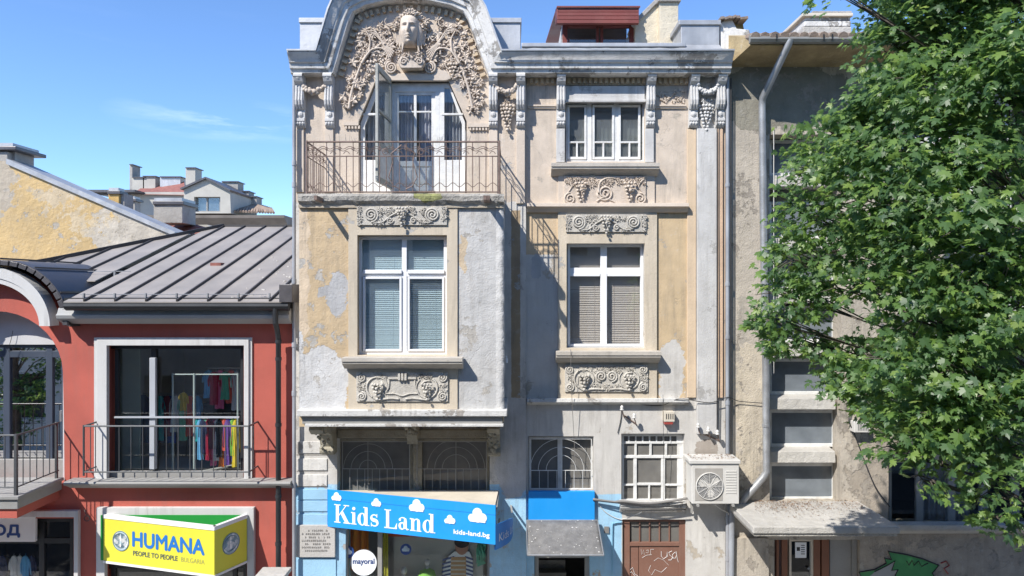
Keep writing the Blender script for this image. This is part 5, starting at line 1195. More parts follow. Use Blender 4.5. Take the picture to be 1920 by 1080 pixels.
for k in range(2, 17): inst('baluster', bj, LB, (xr_ - .19 * k, yb2, zB))
for k in range(1, 7): inst('baluster', bj, LB, (xr_, yb2 + .17 * k - .0, zB))
# lamp hook between the shop windows
mb = MB(); mb.tube([P(165, 968, -.1), P(160, 962, -.12), P(158, 955, -.08)], .006, 5); mb.tube([P(163, 972, -.1) + Vector((.05 * cos(t), 0, .05 * sin(t))) for t in [pi * q / 6 for q in range(12)]], .008, 5, True)
tag(mb.build('cable_loop', m_cable), 'small coil of black wire on red wall between the two lower shop windows', 'cable')
# ---- garments in the upper shop
def garment(px, py, w_, h_, Y, m, name='garment', lean=0):
    x, z = X(px, Y), Z(py, Y); w_ *= S(Y); h_ *= S(Y); mb = MB(); ph = U(0, 6); n = 10
    rows = ((0, .16), (-.05, .34), (-.12, .46), (-.3, .41), (-.55, .40), (-.8, .43), (-1, .46))
    for q, th in ((-1, .022), (1, .022)):
        base = len(mb.v)
        for b, hw in rows:
            for i in range(n + 1):
                t = i / n * 2 - 1; y = q * th * (1 - t * t) + .014 * sin(t * 7 + ph + b * 3) * min(1, -b * 2.5); mb.v.append((x + t * hw * w_ + .006 * sin(b * 9 + ph), Y + y, z + b * h_ + .008 * sin(t * 5 + ph) * (-b)))
        for r in range(len(rows) - 1):
            for i in range(n): a = base + r * (n + 1) + i; mb.f.append((a, a + 1, a + n + 2, a + n + 1))
    for sg in (-1, 1): mb.tube([(x + sg * .40 * w_, Y, z - .10 * h_), (x + sg * .52 * w_, Y, z - .26 * h_), (x + sg * .56 * w_, Y + .01, z - U(.4, .62) * h_)], [.07 * w_, .10 * w_, .09 * w_], 7)
    mb.tube([(x, Y, z), (x, Y, z + .03), (x + .01, Y, z + .045)], .004, 4)
    return mb.build(name, m, smooth=True, recalc=False)
cols = {'orange': (.80, .22, .02), 'yellow': (.80, .60, .04), 'crimson': (.45, .02, .06), 'royal blue': (.03, .08, .45), 'teal': (.02, .35, .36), 'white': (.65, .65, .65), 'pink': (.75, .16, .30), 'lime green': (.25, .55, .08), 'navy': (.02, .03, .09), 'mint green': (.16, .55, .36), 'sky blue': (.15, .42, .70), 'coral red': (.75, .12, .08), 'maroon': (.16, .02, .04), 'black': (.015, .015, .018), 'violet': (.18, .08, .35), 'mustard': (.55, .38, .04)}
fabm = {k: fab('cloth_' + k.replace(' ', '_'), v) for k, v in cols.items()}
Yc = 1.05
RK = thing('clothes_rack', 'long steel clothes rail behind the upper shop window', 'rack', (X(400, Yc), Yc, Z(900, Yc)))
MB().cyl(P(366, 784, Yc), P(452, 784, Yc), .014, 8).build('rail', m_pipeg, RK); MB().cyl(P(387, 690, Yc), P(452, 690, Yc), .014, 8).build('rail', m_pipeg, RK); MB().cyl(P(452, 686, Yc), P(452, 900, Yc), .016, 8).build('post', m_pipeg, RK); MB().cyl(P(366, 700, Yc), P(366, 900, Yc), .016, 8).build('post', m_pipeg, RK)
MB().pbox(380, 757, 452, 780, Yc + .05, Yc + .4).build('shelf', m_dark, RK)
low = ['teal', 'sky blue', 'navy', 'mint green', 'crimson', 'maroon', 'pink', 'white', 'black', 'orange', 'coral red', 'violet', 'royal blue', 'lime green', 'yellow', 'mustard']
for i, c in enumerate(low):
    o = garment(370 + i * 5.1, 787, 13, 40 + 46 * abs(sin(i * 1.9)) * .8 + (12 if i > 4 else 0), Yc - .02 * (i % 3), fabm[c]); tag(o, f'{c} garment hanging on the lower clothes rail in upper shop window', 'garment', 'clothes on the rails of the upper shop')
for i, c in enumerate(['sky blue', 'crimson', 'pink', 'mint green', 'coral red', 'white']):
    o = garment(391 + i * 10.5, 694 + (i % 2) * 3, 20, 52 + 10 * (i % 3), Yc - .02 * (i % 2), fabm[c]); tag(o, f'{c} shirt hanging on the top clothes rail in upper shop window', 'garment', 'clothes on the rails of the upper shop')
for i, c in enumerate(['black', 'navy', 'violet', 'navy', 'royal blue']):
    o = garment(252 + i * 17, 740, 24, 90, 1.7 + .02 * i, fabm[c]); tag(o, ['long black coat hanging dimly behind the left glass of upper shop', 'dark navy jacket beside the black coat in upper shop', 'dull violet dress right of the sliding stile in upper shop', 'navy dress between violet and blue dresses in upper shop', 'royal blue dress left of the pale display pole in upper shop'][i], 'garment', 'clothes on the rails of the upper shop')
for i, (c, lb) in enumerate((('violet', 'violet skirt at the far left of the top clothes rail'), ('royal blue', 'royal blue shirt between white and mint on the top rail'), ('maroon', 'maroon shirt squeezed beside the crimson shirt on top rail'), ('orange', 'orange blouse near the right end of the top clothes rail'), ('sky blue', 'second sky blue shirt near the right end of the top rail'))):
    o = garment(396 + i * 11.5, 696, 17, 50 + 8 * (i % 2), Yc + .09, fabm[c]); tag(o, lb, 'garment', 'clothes on the rails of the upper shop')
for i, (c, lb) in enumerate((('teal', 'teal coat on the dim back rail of the upper shop'), ('maroon', 'maroon coat on the dim back rail of the upper shop'), ('white', 'white shirt on the dim back rail of the upper shop'), ('mint green', 'mint green dress on the dim back rail of upper shop'), ('coral red', 'coral red dress on the dim back rail of upper shop'), ('sky blue', 'sky blue dress at right end of the dim back rail'))):
    o = garment(300 + i * 14, 742, 18, 84 - 8 * (i % 3), 1.62, fabm[c]); tag(o, lb, 'garment', 'clothes on the rails of the upper shop')
MB().cyl(P(290, 741, 1.62), P(392, 741, 1.62), .012, 8).build('rail', m_pipeg, RK)
o = garment(344, 736, 15, 34, .6, fabm['mustard']); tag(o, 'small mustard garment hung alone between two pale display poles', 'garment')
MB().cyl(P(230, 738, 1.75), P(330, 738, 1.75), .012, 8).build('rail', m_pipeg, RK)
# lower left shop: rail of clothes
for i, c in enumerate(['navy', 'black', 'white', 'white', 'sky blue', 'navy']):
    o = garment(4 + i * 11, 1042, 16, 60, .5 + .02 * (i % 2), fabm[c]); tag(o, ['navy coat at left edge of the lower left shop window', 'black coat second from the left in lower left shop window', 'white shirt nearer the left in lower left shop window', 'white shirt nearer the window bar in lower left shop', 'pale blue shirt in lower left shop window', 'navy shirt closest to window bar in lower left shop'][i], 'garment', 'clothes in the lower left shop')
mb = MB(); mb.box(X(472, -.9), X(536, -.9), -.9, -.35, .13, Z(1066, -.9)); mb.build('cab', m_conc2) if 0 else None
UC = thing('utility_cabinet', 'grey metal street cabinet top beside the black downpipe', 'cabinet', (X(505, -.9), -.6, .13))
MB().box(X(479, -.9), X(527, -.9), -.9, -.5, .13, Z(1090, -.9)).build('cabinet_body', m_greytrim, UC, bevel=.01); MB().box(X(475, -.92), X(531, -.92), -.94, -.46, Z(1090, -.9) + .001, Z(1083, -.92)).build('cabinet_lid', m_conc2, UC, bevel=.012)

# ============================================================ shop display of the toy shop
o = MB().pbox(738, 1004, 906, 1180, .75, .8).build('display_board', mat('pale_display_board', (.50, .49, .45), .7, bump=.05)); tag(o, 'large pale display board behind the shop glass under the blue sign', 'board')
o = MB().plate(rect(724, 990, 905, 1006, .7), [], .7, .9).build('display_valance', fab('red_orange_cloth', (.62, .10, .02))); tag(o, 'red orange strip of cloth along the top of the shop display', 'cloth')
o = curtain(716, 992, 728, 1200, .6, fab('olive_yellow_cloth', (.50, .46, .03)), None, 2, .02); tag(o, 'narrow olive yellow drape left of the pale display board', 'drape')
o = curtain(652, 986, 692, 1070, .7, m_orange, None, 3, .05); tag(o, 'orange drape in the narrow left pane of the shop window', 'drape')
pz = Panel((X(600, .03), .03), (X(900, .03), .03))
def sticker(px, py, r, m1, label, cat):
    u, z = pz.uz(px, py); mb = MB(); disc(pz, mb, u, z, r, -.002, .004, 32); t_ = thing('window_sticker', label, cat, tuple(pz.fn(u, z, 0))); mb.build('sticker_disc', m1, t_); return t_, u, z
t_, u, z = sticker(682, 1055, .245, m_wht, 'round white sticker with blue lettering on the shop glass', 'sticker'); text('mayoral', pz, u - .2, u + .2, z - .05, z + .08, .008, m_navy, t_, .0, fat=.003)
t_, u, z = sticker(652, 1035, .12, m_navy, 'round navy sticker with white mark left of the white sticker', 'sticker'); mb = MB(); cloud(pz, mb, u, z, .16); mb.build('cloud_print', m_wht, t_)
t_, u, z = sticker(761, 1030, .105, m_navy, 'small round navy cloud sticker alone on the pale display', 'sticker'); mb = MB(); cloud(pz, mb, u, z, .14); mb.build('cloud_print', m_globe, t_)
# poster of a child in a striped top
PO = thing('poster', 'cut-out photo of a child in navy striped jacket in shop window', 'poster', (X(858, .7), .7, Z(1100, .7)))
pq = Panel((X(800, .7), .7), (X(920, .7), .7))
def pl(pts, m, t, name): mb = MB(); pq.plate(mb, pq.ppoly(pts), t - .01, t); return mb.build(name, m, PO)
m_skin = mat('printed_skin', (.48, .25, .17), .6, bump=0); m_hair = mat('printed_hair', (.03, .018, .012), .6, bump=0)
mb = MB(); u, z = pq.uz(866, 1024); pq.plate(mb, ell(u, z, .13, .17), 0, .012); mb.build('face_print', m_skin, PO)
mb = MB(); pq.plate(mb, ell(u, z + .09, .15, .12), 0, .016); mb.build('hair_print', m_hair, PO)
pl([(842, 1042), (852, 1034), (880, 1034), (886, 1048), (888, 1130), (824, 1130), (832, 1060)], m_wht, .008, 'jacket_print')
for k in range(11): pl([(830 - k * .6, 1048 + k * 7.5), (852, 1042 + k * 7.5), (852, 1045.5 + k * 7.5), (830 - k * .6, 1051.5 + k * 7.5)], m_navy, .012, 'stripe_print'); pl([(872, 1042 + k * 7.5), (887, 1047 + k * 7.5), (887, 1050.5 + k * 7.5), (872, 1045.5 + k * 7.5)], m_navy, .012, 'stripe_print')
pl([(846, 1044), (874, 1044), (874, 1130), (843, 1130)], fab('printed_tan_shirt', (.50, .28, .12)), .014, 'shirt_print')
for k in range(10): pl([(845, 1050 + k * 8), (873, 1050 + k * 8), (873, 1053 + k * 8), (845, 1053 + k * 8)], m_cream, .016, 'stripe_print')
def mannequin(px, py, s_, m, label):
    t_ = thing('mannequin', label, 'mannequin', (X(px, .5), .5, Z(1150, .5))); c = P(px, py, .5)
    mb = MB(); mb.ball(c + Vector((0, 0, .02)), .055 * s_, sz=1.2, u=12, v=8); mb.cyl(c + Vector((0, 0, -.05)), c + Vector((0, 0, -.14)), .03 * s_); mb.build('mannequin_body', m_porc, t_, smooth=True)
    mb = MB(); mb.tube([c + Vector((0, 0, -.1)), c + Vector((0, 0, -.15)), c + Vector((0, 0, -.25)), c + Vector((0, 0, -.5)), c + Vector((0, 0, -.8))], [.04, .12 * s_, .14 * s_, .13 * s_, .15 * s_], 16)
    for q in (-1, 1): mb.tube([c + Vector((q * .1 * s_, 0, -.15)), c + Vector((q * .17 * s_, 0, -.35)), c + Vector((q * .18 * s_, 0, -.6))], .04 * s_, 8)
    mb.build('top', m, t_, smooth=True)
mannequin(801, 1056, 1, fabm['lime green'], 'small child mannequin in a lime green top in the shop window')
mannequin(757, 1072, 1.2, fab('cloth_blush', (.62, .36, .28)), 'child mannequin in a blush pink top at the foot of the display')
# books and greenery at the right of the display
mb = MB()
for k in range(60): mb.add([P(U(893, 910), U(1018, 1060), .65) + Vector((U(-.03, .03), U(-.05, .05), U(-.03, .03))) for q in range(3)], [(0, 1, 2)])
tag(mb.build('foliage_print', fabm['mint green'], recalc=False), 'leafy grey-green decoration at right end of the shop display', 'decoration')
# plaque
PQ = thing('memorial_plaque', 'pale stone wall plaque engraved with lines beside the toy shop window', 'plaque', tuple(P(591, 1045, YL)))
MB().pbox(555, 985, 628, 1045, YL - .07, YL - .021).build('plaque_stone', m_plaque, PQ, bevel=.006)
mb = MB()
for r_ in range(7):
    x = 572 - (r_ % 2) * 6 + (6 if r_ in (0,) else 0)
    while x < 620 - (2 if r_ % 3 else 8):
        w2 = U(1.6, 3.2)
        if rnd() > .16: mb.pbox(x, 993 + r_ * 6.3, x + w2 * .35, 997 + r_ * 6.3, YL - .073, YL - .07); mb.pbox(x + w2 * .6, 993 + r_ * 6.3 + U(0, 2), x + w2, 997 + r_ * 6.3 - U(0, 1), YL - .073, YL - .07)
        x += w2 + 1.3
mb.build('engraving', m_lett, PQ, kind='stuff')
# blue fascia above the awning door
o = MB().pbox(991, 922, 1115, 975, -.09, .0).build('blue_fascia', m_blue, bevel=.004); tag(o, 'plain bright blue fascia board between arched grille window and grey awning', 'board')
# awning
AW = thing('awning', 'grey speckled sloping awning over a narrow shop doorway', 'awning', tuple(P(1060, 975, 0)))
mb = MB(); a_, b_, c_, d_ = Vector((X(989, -.1), -.1, Z(976, -.1))), Vector((X(1114, -.1), -.1, Z(976, -.1))), P(1132, 1041, -.95), P(989, 1041, -.95); a_.x = d_.x; b_.x = c_.x - .0
nrm = Vector((0, .02, -.02)); n = 20
for i in range(n + 1):
    for j in range(9):
        p = (a_.lerp(b_, i / n)).lerp(d_.lerp(c_, i / n), j / 8) + Vector((0, 0, -.03 * sin(pi * j / 8) * (1 + .3 * sin(i)))); mb.v.append(tuple(p))
for i in range(n):
    for j in range(8): q = i * 9 + j; mb.f.append((q, q + 9, q + 10, q + 1))
o = mb.build('awning_cloth', m_mesh, AW, smooth=True, recalc=False); sm_ = o.modifiers.new('thick', 'SOLIDIFY'); sm_.thickness = .012
mb = MB(); mb.tube([d_, c_], .016); mb.tube([a_, b_], .016)
for q in (0, 1): p0, p1 = (a_, d_) if q == 0 else (b_, c_); mb.tube([p0, p1], .012); mb.tube([Vector((p1.x, -.02, p1.z + .05)), p1], .010)
mb.build('awning_frame', m_pipeg, AW)
mb = MB()
for k in range(60):
    s_, t_2 = rnd(), rnd(); p = (a_.lerp(b_, s_)).lerp(d_.lerp(c_, s_), t_2); q = U(.006, .02); mb.ball(p + Vector((0, 0, .0 - .03 * sin(pi * t_2) + .012)), q, sz=.4, u=6, v=4)
mb.build('grit', m_ledge, AW, kind='stuff')
# alarm box, insulators, AC, cables
AL = thing('alarm_box', 'small white wall box with a red foot above the gridded window', 'alarm', tuple(P(1254, 797, 0)))
MB().pbox(1245, 772, 1265, 791, -.14, 0).build('box_body', m_cream, AL, bevel=.008); MB().pbox(1246, 791, 1262, 796, -.13, 0).build('red_foot', mat('red_plastic', (.33, .06, .05), .4, bump=0), AL, bevel=.006)
mb = MB()
for k in range(4): mb.pbox(1249 + k * 4, 776, 1250.5 + k * 4, 786, -.144, -.14)
mb.build('vent_slots', m_cable, AL)
def insulators(pts, label, root):
    t_ = thing('insulator_bracket', label, 'insulator', tuple(P(root[0], root[1], 0)))
    mb = MB(); prev = P(root[0], root[1], 0)
    for (px, py) in pts:
        q = P(px, py, -.18); mb.tube([P(px + 4, py + 16, 0), P(px + 3, py + 12, -.14), q + Vector((0, 0, -.02))], .010, 6)
    mb.tube([P(pts[0][0] + 3, pts[0][1] + 12, -.02), P(pts[-1][0] + 4, pts[-1][1] + 14, -.02)], .012, 6); mb.build('hook', m_iron, t_)
    for (px, py) in pts:
        q = P(px, py, -.18); MB().tube([q + Vector((0, 0, -.03)), q + Vector((0, 0, -.01)), q, q + Vector((0, 0, .02)), q + Vector((0, 0, .035)), q + Vector((0, 0, .06))], [.035, .04, .02, .034, .03, .012], 10).build('insulator', m_porc, t_, smooth=True)
    return t_
insulators([(1166, 766), (1189, 781)], 'pair of porcelain insulators on hooks above the gridded window', (1176, 785))
insulators([(1309, 799), (1328, 806), (1345, 812)], 'row of three porcelain insulators on hooks above the air conditioner', (1325, 820))
AC = thing('air_conditioner', 'beige outdoor air conditioner unit with round fan bracketed to the wall', 'air conditioner', tuple(P(1340, 945, -.05)))
Ya = -.52
MB().pbox(1297, 868, 1386, 945, Ya, -.10).build('casing', m_acw, AC, bevel=.012)
MB().pbox(1293, 863, 1389, 870, Ya - .03, -.07).build('casing_lid', m_acw, AC, bevel=.01)
MB().pbox(1303, 878, 1355, 939, Ya - .006, Ya).build('fan_panel', mat('weathered_beige_panel', (.36, .34, .31), .6, bump=.1, dirt=.2), AC, bevel=.003)
pc = Panel((X(1303, Ya), Ya), (X(1355, Ya), Ya)); u, z = pc.uz(1330, 911)
mb = MB(); disc(pc, mb, u, z, .24, .006, .010, 40); mb.build('fan_well', m_acg, AC)
mb = MB()
for k in range(9): r = .235 * (k + 1) / 9; mb.tube([pc.fn(u + r * cos(t), z + r * sin(t), .028) for t in [2 * pi * q / 40 for q in range(40)]], .0022, 4, True)
for k in range(6): t = pi * k / 6; mb.tube([pc.fn(u - .24 * cos(t), z - .24 * sin(t), .03), pc.fn(u + .24 * cos(t), z + .24 * sin(t), .03)], .003, 4)
mb.tube([pc.fn(u + .24 * cos(t), z + .24 * sin(t), .02) for t in [2 * pi * q / 40 for q in range(40)]], .009, 6, True); mb.build('fan_guard', m_acw, AC)
mb = MB()
for k in range(3):
    a = k * 2 * pi / 3 + .5; pts = [(u + r * cos(a + w2), z + r * sin(a + w2)) for r, w2 in ((.04, -.5), (.12, -.35), (.20, -.1), (.21, .3), (.15, .65), (.05, .6))]; pc.plate(mb, pts, .012, .016)
disc(pc, mb, u, z, .045, .01, .024, 16); mb.build('fan_blade', m_acw, AC)
mb = MB()
for k in range(9): mb.pbox(1361, 883 + k * 5, 1381, 885 + k * 5, Ya - .008, Ya)
mb.build('grille_slats', m_acw, AC)
mb = MB(); 
for px in (1306, 1372): mb.box(X(px, Ya), X(px, Ya) + .04, Ya - .04, -.1, Z(949, Ya), Z(945.3, Ya)); mb.box(X(px, Ya), X(px, Ya) + .04, -.14, -.10, Z(975, Ya), Z(945.3, Ya))
mb.build('mounting_bracket', m_greytrim, AC)
mb = MB().tube([P(1340, 946, -.3), P(1352, 955, -.25), P(1366, 962, -.15), P(1366, 966, -.12)], .01, 6); mb.build('hose', m_porc, AC)
mb = MB()
for k in range(150): x, y = U(1296, 1386), U(-.5, -.12); z = Z(863, Ya - .03); mb.add([(X(x, Ya) + U(-.03, .03), y + U(-.02, .02), z + U(.002, .02)) for q in range(3)], [(0, 1, 2)])
tag(mb.build('leaf_litter', m_debris, recalc=False, kind='stuff'), 'brown dry leaf litter lying on the air conditioner lid', 'litter')
def cable(pts, r, m, label, name='cable'):
    pts = [P(*p) for p in pts]; out = []
    for i in range(len(pts) - 1):
        p0, p1, p2, p3 = pts[max(i - 1, 0)], pts[i], pts[i + 1], pts[min(i + 2, len(pts) - 1)]
        for k in range(6): t = k / 6; out.append(.5 * (2 * p1 + (p2 - p0) * t + (2 * p0 - 5 * p1 + 4 * p2 - p3) * t * t + (3 * p1 - p0 - 3 * p2 + p3) * t ** 3))
    out.append(pts[-1]); return tag(MB().tube(out, r, 6).build(name, m, smooth=True), label, 'cable')
cable([(1112, 936, -.1), (1150, 941, -.12), (1166, 940, -.2), (1220, 944, -.22), (1290, 934, -.2)], .022, m_cableg, 'thick grey bundled cable running under the gridded window')
cable([(1112, 938, -.1), (1166, 944, -.2), (1230, 950, -.22), (1288, 945, -.2)], .012, m_cable, 'thin black cable just beneath the thick grey cable bundle')
cable([(1120, 942, -.02), (1135, 960, -.02), (1160, 973, -.02), (1180, 970, -.08), (1203, 960, -.2)], .007, m_porc, 'thin white cable drooping across the blue wall to the door')
cable([(1166, 958, -.2), (1225, 957, -.21), (1285, 955, -.2)], .012, m_cable, 'black cable along the ledge between gridded window and brown door')
cable([(1148, 1080, -.03), (1148, 990, -.03), (1152, 981, -.03), (1166, 979, -.03)], .013, mat('blue_painted_conduit', (.22, .45, .62), .5, bump=0), 'blue painted conduit climbing the blue wall beside the brown door')
cable([(1166, 750, -.03), (1200, 758, -.02), (1240, 760, -.02), (1275, 748, -.16), (1330, 755, -.12), (1365, 745, -.14), (1385, 752, -.04), (1430, 756, -.04)], .007, m_cable, 'thin black cable sagging across the wall below the yellow panel')
cable([(1070, 655, -.3), (1072, 740, -.2), (1078, 850, -.06), (1079, 868, -.06)], .005, m_cableg, 'thin grey cable hanging straight down past the ringed relief')
cable([(1166, 752, -.03), (1164, 785, -.02), (1158, 812, -.02)], .007, m_cable, 'short black cable dropping from the insulators to window corner')
cable([(1243, 740, -.16), (1245, 900, -.02), (1244, 940, -.02)], .004, m_cable, 'very thin cable falling past the alarm box over gridded window')
o = MB().pbox(1133, 988, 1142, 1000, -.03, 0).build('number_plate', m_cableg, bevel=.003); tag(o, 'small grey plate on the blue wall between awning and brown door', 'plate')
# white bulb lamp on shaded wall
LM = thing('wall_lamp', 'tiny white lamp fixed to the shaded wall beside the bay', 'lamp', tuple(P(950, 680, -.3)))
MB().cyl(P(950, 680, -1.0), P(950, 672, -1.0), .02).build('lamp_bulb', m_wht, LM); MB().tube([P(950, 672, -1.0), P(950, 668, -.98), P(946, 668, -.95)], .012, 6).build('lamp_holder', m_rim, LM)

# ============================================================ RIGHT BUILDING
GB = thing('grey_building', 'shabby grey ochre rendered building half hidden by the maple', 'building', (8, 0, .13))
YG = .02
xg0 = X(1366)
wins = [(868, 938), (768, 838), (672, 740), (574, 642), (476, 544), (378, 446), (262, 330)]
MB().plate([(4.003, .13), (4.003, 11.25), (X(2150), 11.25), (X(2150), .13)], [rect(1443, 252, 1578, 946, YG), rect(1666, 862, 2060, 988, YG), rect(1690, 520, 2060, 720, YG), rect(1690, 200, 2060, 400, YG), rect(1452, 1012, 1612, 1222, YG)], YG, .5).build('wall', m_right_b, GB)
YW = .38
MB().box(X(1440), X(1585), .62, .70, Z(950), Z(250)).build('wall', m_conc2, GB)
for a, b in wins:
    o = window(GB, (1441, a, 1567, b), YW, 6, [], [], 3, m_oldw, g_bld, .08)
    MB().pbox(1443, a + 2, 1564, b - 2, YW + .14, YW + .16).build('room', m_room, o)
    mb = MB(); mb.sweep([(X(1443, YG) - .0, Z(b, YW)), (X(1572, YG), Z(b, YW))], [(0, .5), (0, .36), (-.03, YG + .12), (-.24, YG + .10), (-.255, YG + .14), (-.255, .5)]); mb.build('spandrel', m_conc2, GB, bevel=.01)
for r in ((1667, 863, 2058, 987), (1691, 521, 2058, 719), (1691, 201, 2058, 399)):
    window(GB, r, .2, 5, [1725, 1785, 1845, 1905, 1965, 2015] if r[0] < 1680 else [1750, 1820, 1890, 1960], [] if r[0] < 1680 else [r[1] + 60], 13, m_oldw if r[0] > 1680 else m_greytrim, g_clear, .08)
    room(GB, r, .51, 3); curtain(r[0] + 60, r[1], r[0] + 150, r[3], .42, m_curt, GB, 8)
    sill(GB, r[0] - 18, r[3] - 2, 2075, r[3] + 20, YG, .22, m_conc2)
# eaves, soffit, gutter, roof
ye = -.85; zs0, zs1 = Z(125, 0), Z(82, ye)
xg1 = X(2150); xg = X(1376, ye * .5)
mb = MB(); xE0 = X(1384, -.3)
mb.add([(4.03, YG, zs0), (xg1, YG, zs0), (xg1, ye + .08, zs1), (4.2, ye + .08, zs1), (4.03, YG, zs0 + .6), (xg1, YG, zs0 + .6), (xg1, ye + .08, zs1 + .12), (4.2, ye + .08, zs1 + .12)], [(0, 1, 2, 3), (7, 6, 5, 4), (0, 3, 7, 4), (3, 2, 6, 7)])
mb.build('soffit', m_soff, GB)
mb = MB(); mb.sweep([(X(1406, ye), Z(70, ye)), (xg1, Z(70, ye))], [(.04, ye + .06), (.04, ye - .02), (-.04, ye - .05), (-.09, ye - .02), (-.10, ye + .05)]); mb.build('gutter', mat('grey_gutter', (.27, .27, .25), .5, metal=.3, var=.2, bump=.1, streak=.4), GB)
for px in (1453, 1541, 1557): MB().box(X(px, ye), X(px, ye) + .02, ye - .06, ye + .06, Z(77, ye), Z(66, ye)).build('gutter_bracket', m_dark, GB)
mb = MB(); mb.add([(4.2, ye, Z(66, ye)), (xg1, ye, Z(66, ye)), (xg1, 5, Z(66, ye) + 1.6), (4.2, 5, Z(66, ye) + 1.6), (4.2, ye, Z(68, ye) - .02), (xg1, ye, Z(68, ye) - .02), (xg1, 5, Z(66, ye) + 1.5), (4.2, 5, Z(66, ye) + 1.5)], [(0, 1, 2, 3), (7, 6, 5, 4), (0, 4, 5, 1), (0, 3, 7, 4)]); mb.build('roof', m_tileg, GB)
tm = None
for k in range(40):
    x = 4.25 + k * .17
    if tm is None: o = MB().tube([(0, 0, 0), (0, .34, .09)], .085, 8).build('roof_tile', m_tileg, GB, at=(0, 0, 0)); tm = o.data; o.location = Vector((x, ye - .04, Z(67, ye) - .03)) - org(GB)
    else: inst('roof_tile', tm, GB, (x, ye - .04 + U(-.01, .01), Z(67, ye) - .03))
# stone chimney: courses
for k, (a, b, c, d) in enumerate(((1506, 50, 1597, 64), (1508, 38, 1596, 50), (1510, 30, 1595, 38))):
    o = MB().pbox(a, b, c, d, .3 - .0, 1.5).build('chimney_course', m_white if k else m_conc2, GB, bevel=.02)
MB().pbox(1505, 24, 1600, 30, .24, 1.56).build('chimney_cap', m_cream, GB, bevel=.01)
for k in range(6): MB().pbox(1524 + k * 12.4, 20.5, 1535 + k * 12.4, 24.2, .3, .8).build('brick', m_chimg, GB, bevel=.004)
# rain pipe
rp = MB().tube([P(1481, 74, ye), P(1478, 84, ye + .02), P(1430, 184, -.16), P(1429, 196, -.13), P(1431, 400, -.13), P(1436, 700, -.13), P(1437, 884, -.13), P(1430, 896, -.13), P(1398, 932, -.1), P(1390, 945, -.1)], .065, 14)
o = smooth_by(rp.build('rain_pipe', m_pipeg, GB), 50)
for py in (410, 585, 795): MB().cyl(P(1430.5 + (py - 200) * .0093, py, -.13), P(1430.5 + (py - 200) * .0093, py + 5, -.13), .073, 14).build('collar', m_pipeg, o)
MB().tube([(X(1372, -.12), -.12, Z(945)), (X(1369, -.12), -.12, .14)], .055, 12).build('rain_pipe', m_pipe, GB)
MB().cyl((X(1450, YG), YG - .02, Z(240)), (X(1450, YG), YG - .02, Z(700)), .008, 5).build('cable', m_porc, GB)
# entrance canopy
CP = MB(); Yc0 = -1.37; CP.box(X(1412, Yc0), X(1688, Yc0), Yc0, YG, Z(1001, Yc0), Z(988, Yc0)); CP = CP.build('entrance_canopy', m_conc2, GB, bevel=.015)
MB().box(X(1412, Yc0) + .03, X(1688, Yc0) - .03, Yc0 + .03, YG, Z(1007, Yc0), Z(1001, Yc0) - .001).build('canopy_lower_slab', m_conc, CP, bevel=.008)
zc_ = Z(988, Yc0)
mb = MB()
for k in range(2600):
    x = random.gauss(X(1465), .45) if k % 3 else random.gauss(X(1610), .35); y = YG - abs(random.gauss(0, .36)) - .02
    if y < Yc0 + .05 or x < X(1415, y) or x > X(1680, Yc0): continue
    s_ = U(.008, .028); c = Vector((x, y, zc_ + .004 + U(0, .02))); mb.add([c + Vector((U(-s_, s_), U(-s_, s_), U(0, s_ * .6))) for q in range(3)], [(0, 1, 2)])
tag(mb.build('leaf_litter', m_debris, recalc=False, kind='stuff'), 'brown seeds and dry leaves lying on the entrance canopy', 'litter')
# entrance
mb = MB(); 
for a, b in ((1456, 1461), (1466, 1477), (1526, 1538), (1541, 1555)): mb.pbox(a, 1008, b, 1222, .1, .25)
EN = mb.build('entrance_posts', mat('red_brown_wood', (.21, .085, .045), .6, var=.15, bump=.15), GB, bevel=.004)
mb = MB(); mb.pbox(1480, 1012, 1484, 1222, .12, .2); mb.pbox(1521, 1012, 1525, 1222, .12, .2); mb.pbox(1484, 1012, 1521, 1015, .12, .2); ED = mb.build('entrance_door', m_cream, GB); MB().pbox(1484, 1015, 1521, 1222, .16, .165).build('pane', g_clear, ED); MB().cyl(P(1516, 1066, .1), P(1516, 1066, .14), .02).build('handle', m_pipeg, ED)
room(GB, (1452, 1012, 1612, 1222), .51, 2, m_room, .01)
mb = MB(); mb.pbox(1556, 1008, 1596, 1222, .15, .2); mb.pbox(1599, 1008, 1607, 1222, .1, .2); mb.build('side_panel', m_greytrim, GB)
NT = thing('paper_notice', 'white paper notice taped to the dark entrance door', 'notice', tuple(P(1502, 1045, .15))); MB().pbox(1491, 1017, 1512, 1046, .15, .153).build('paper', m_wht, NT)
mb = MB(); mb.pbox(1494, 1026, 1500, 1033, .147, .15)
for k in range(5): mb.pbox(1502, 1022 + k * 4, 1509, 1023.3 + k * 4, .147, .15)
mb.build('print', m_cable, NT)
MB().plate(rect(1372, 1008, 1440, 1222, -.02), [], -.06, YG).build('pier', m_right_b, GB)
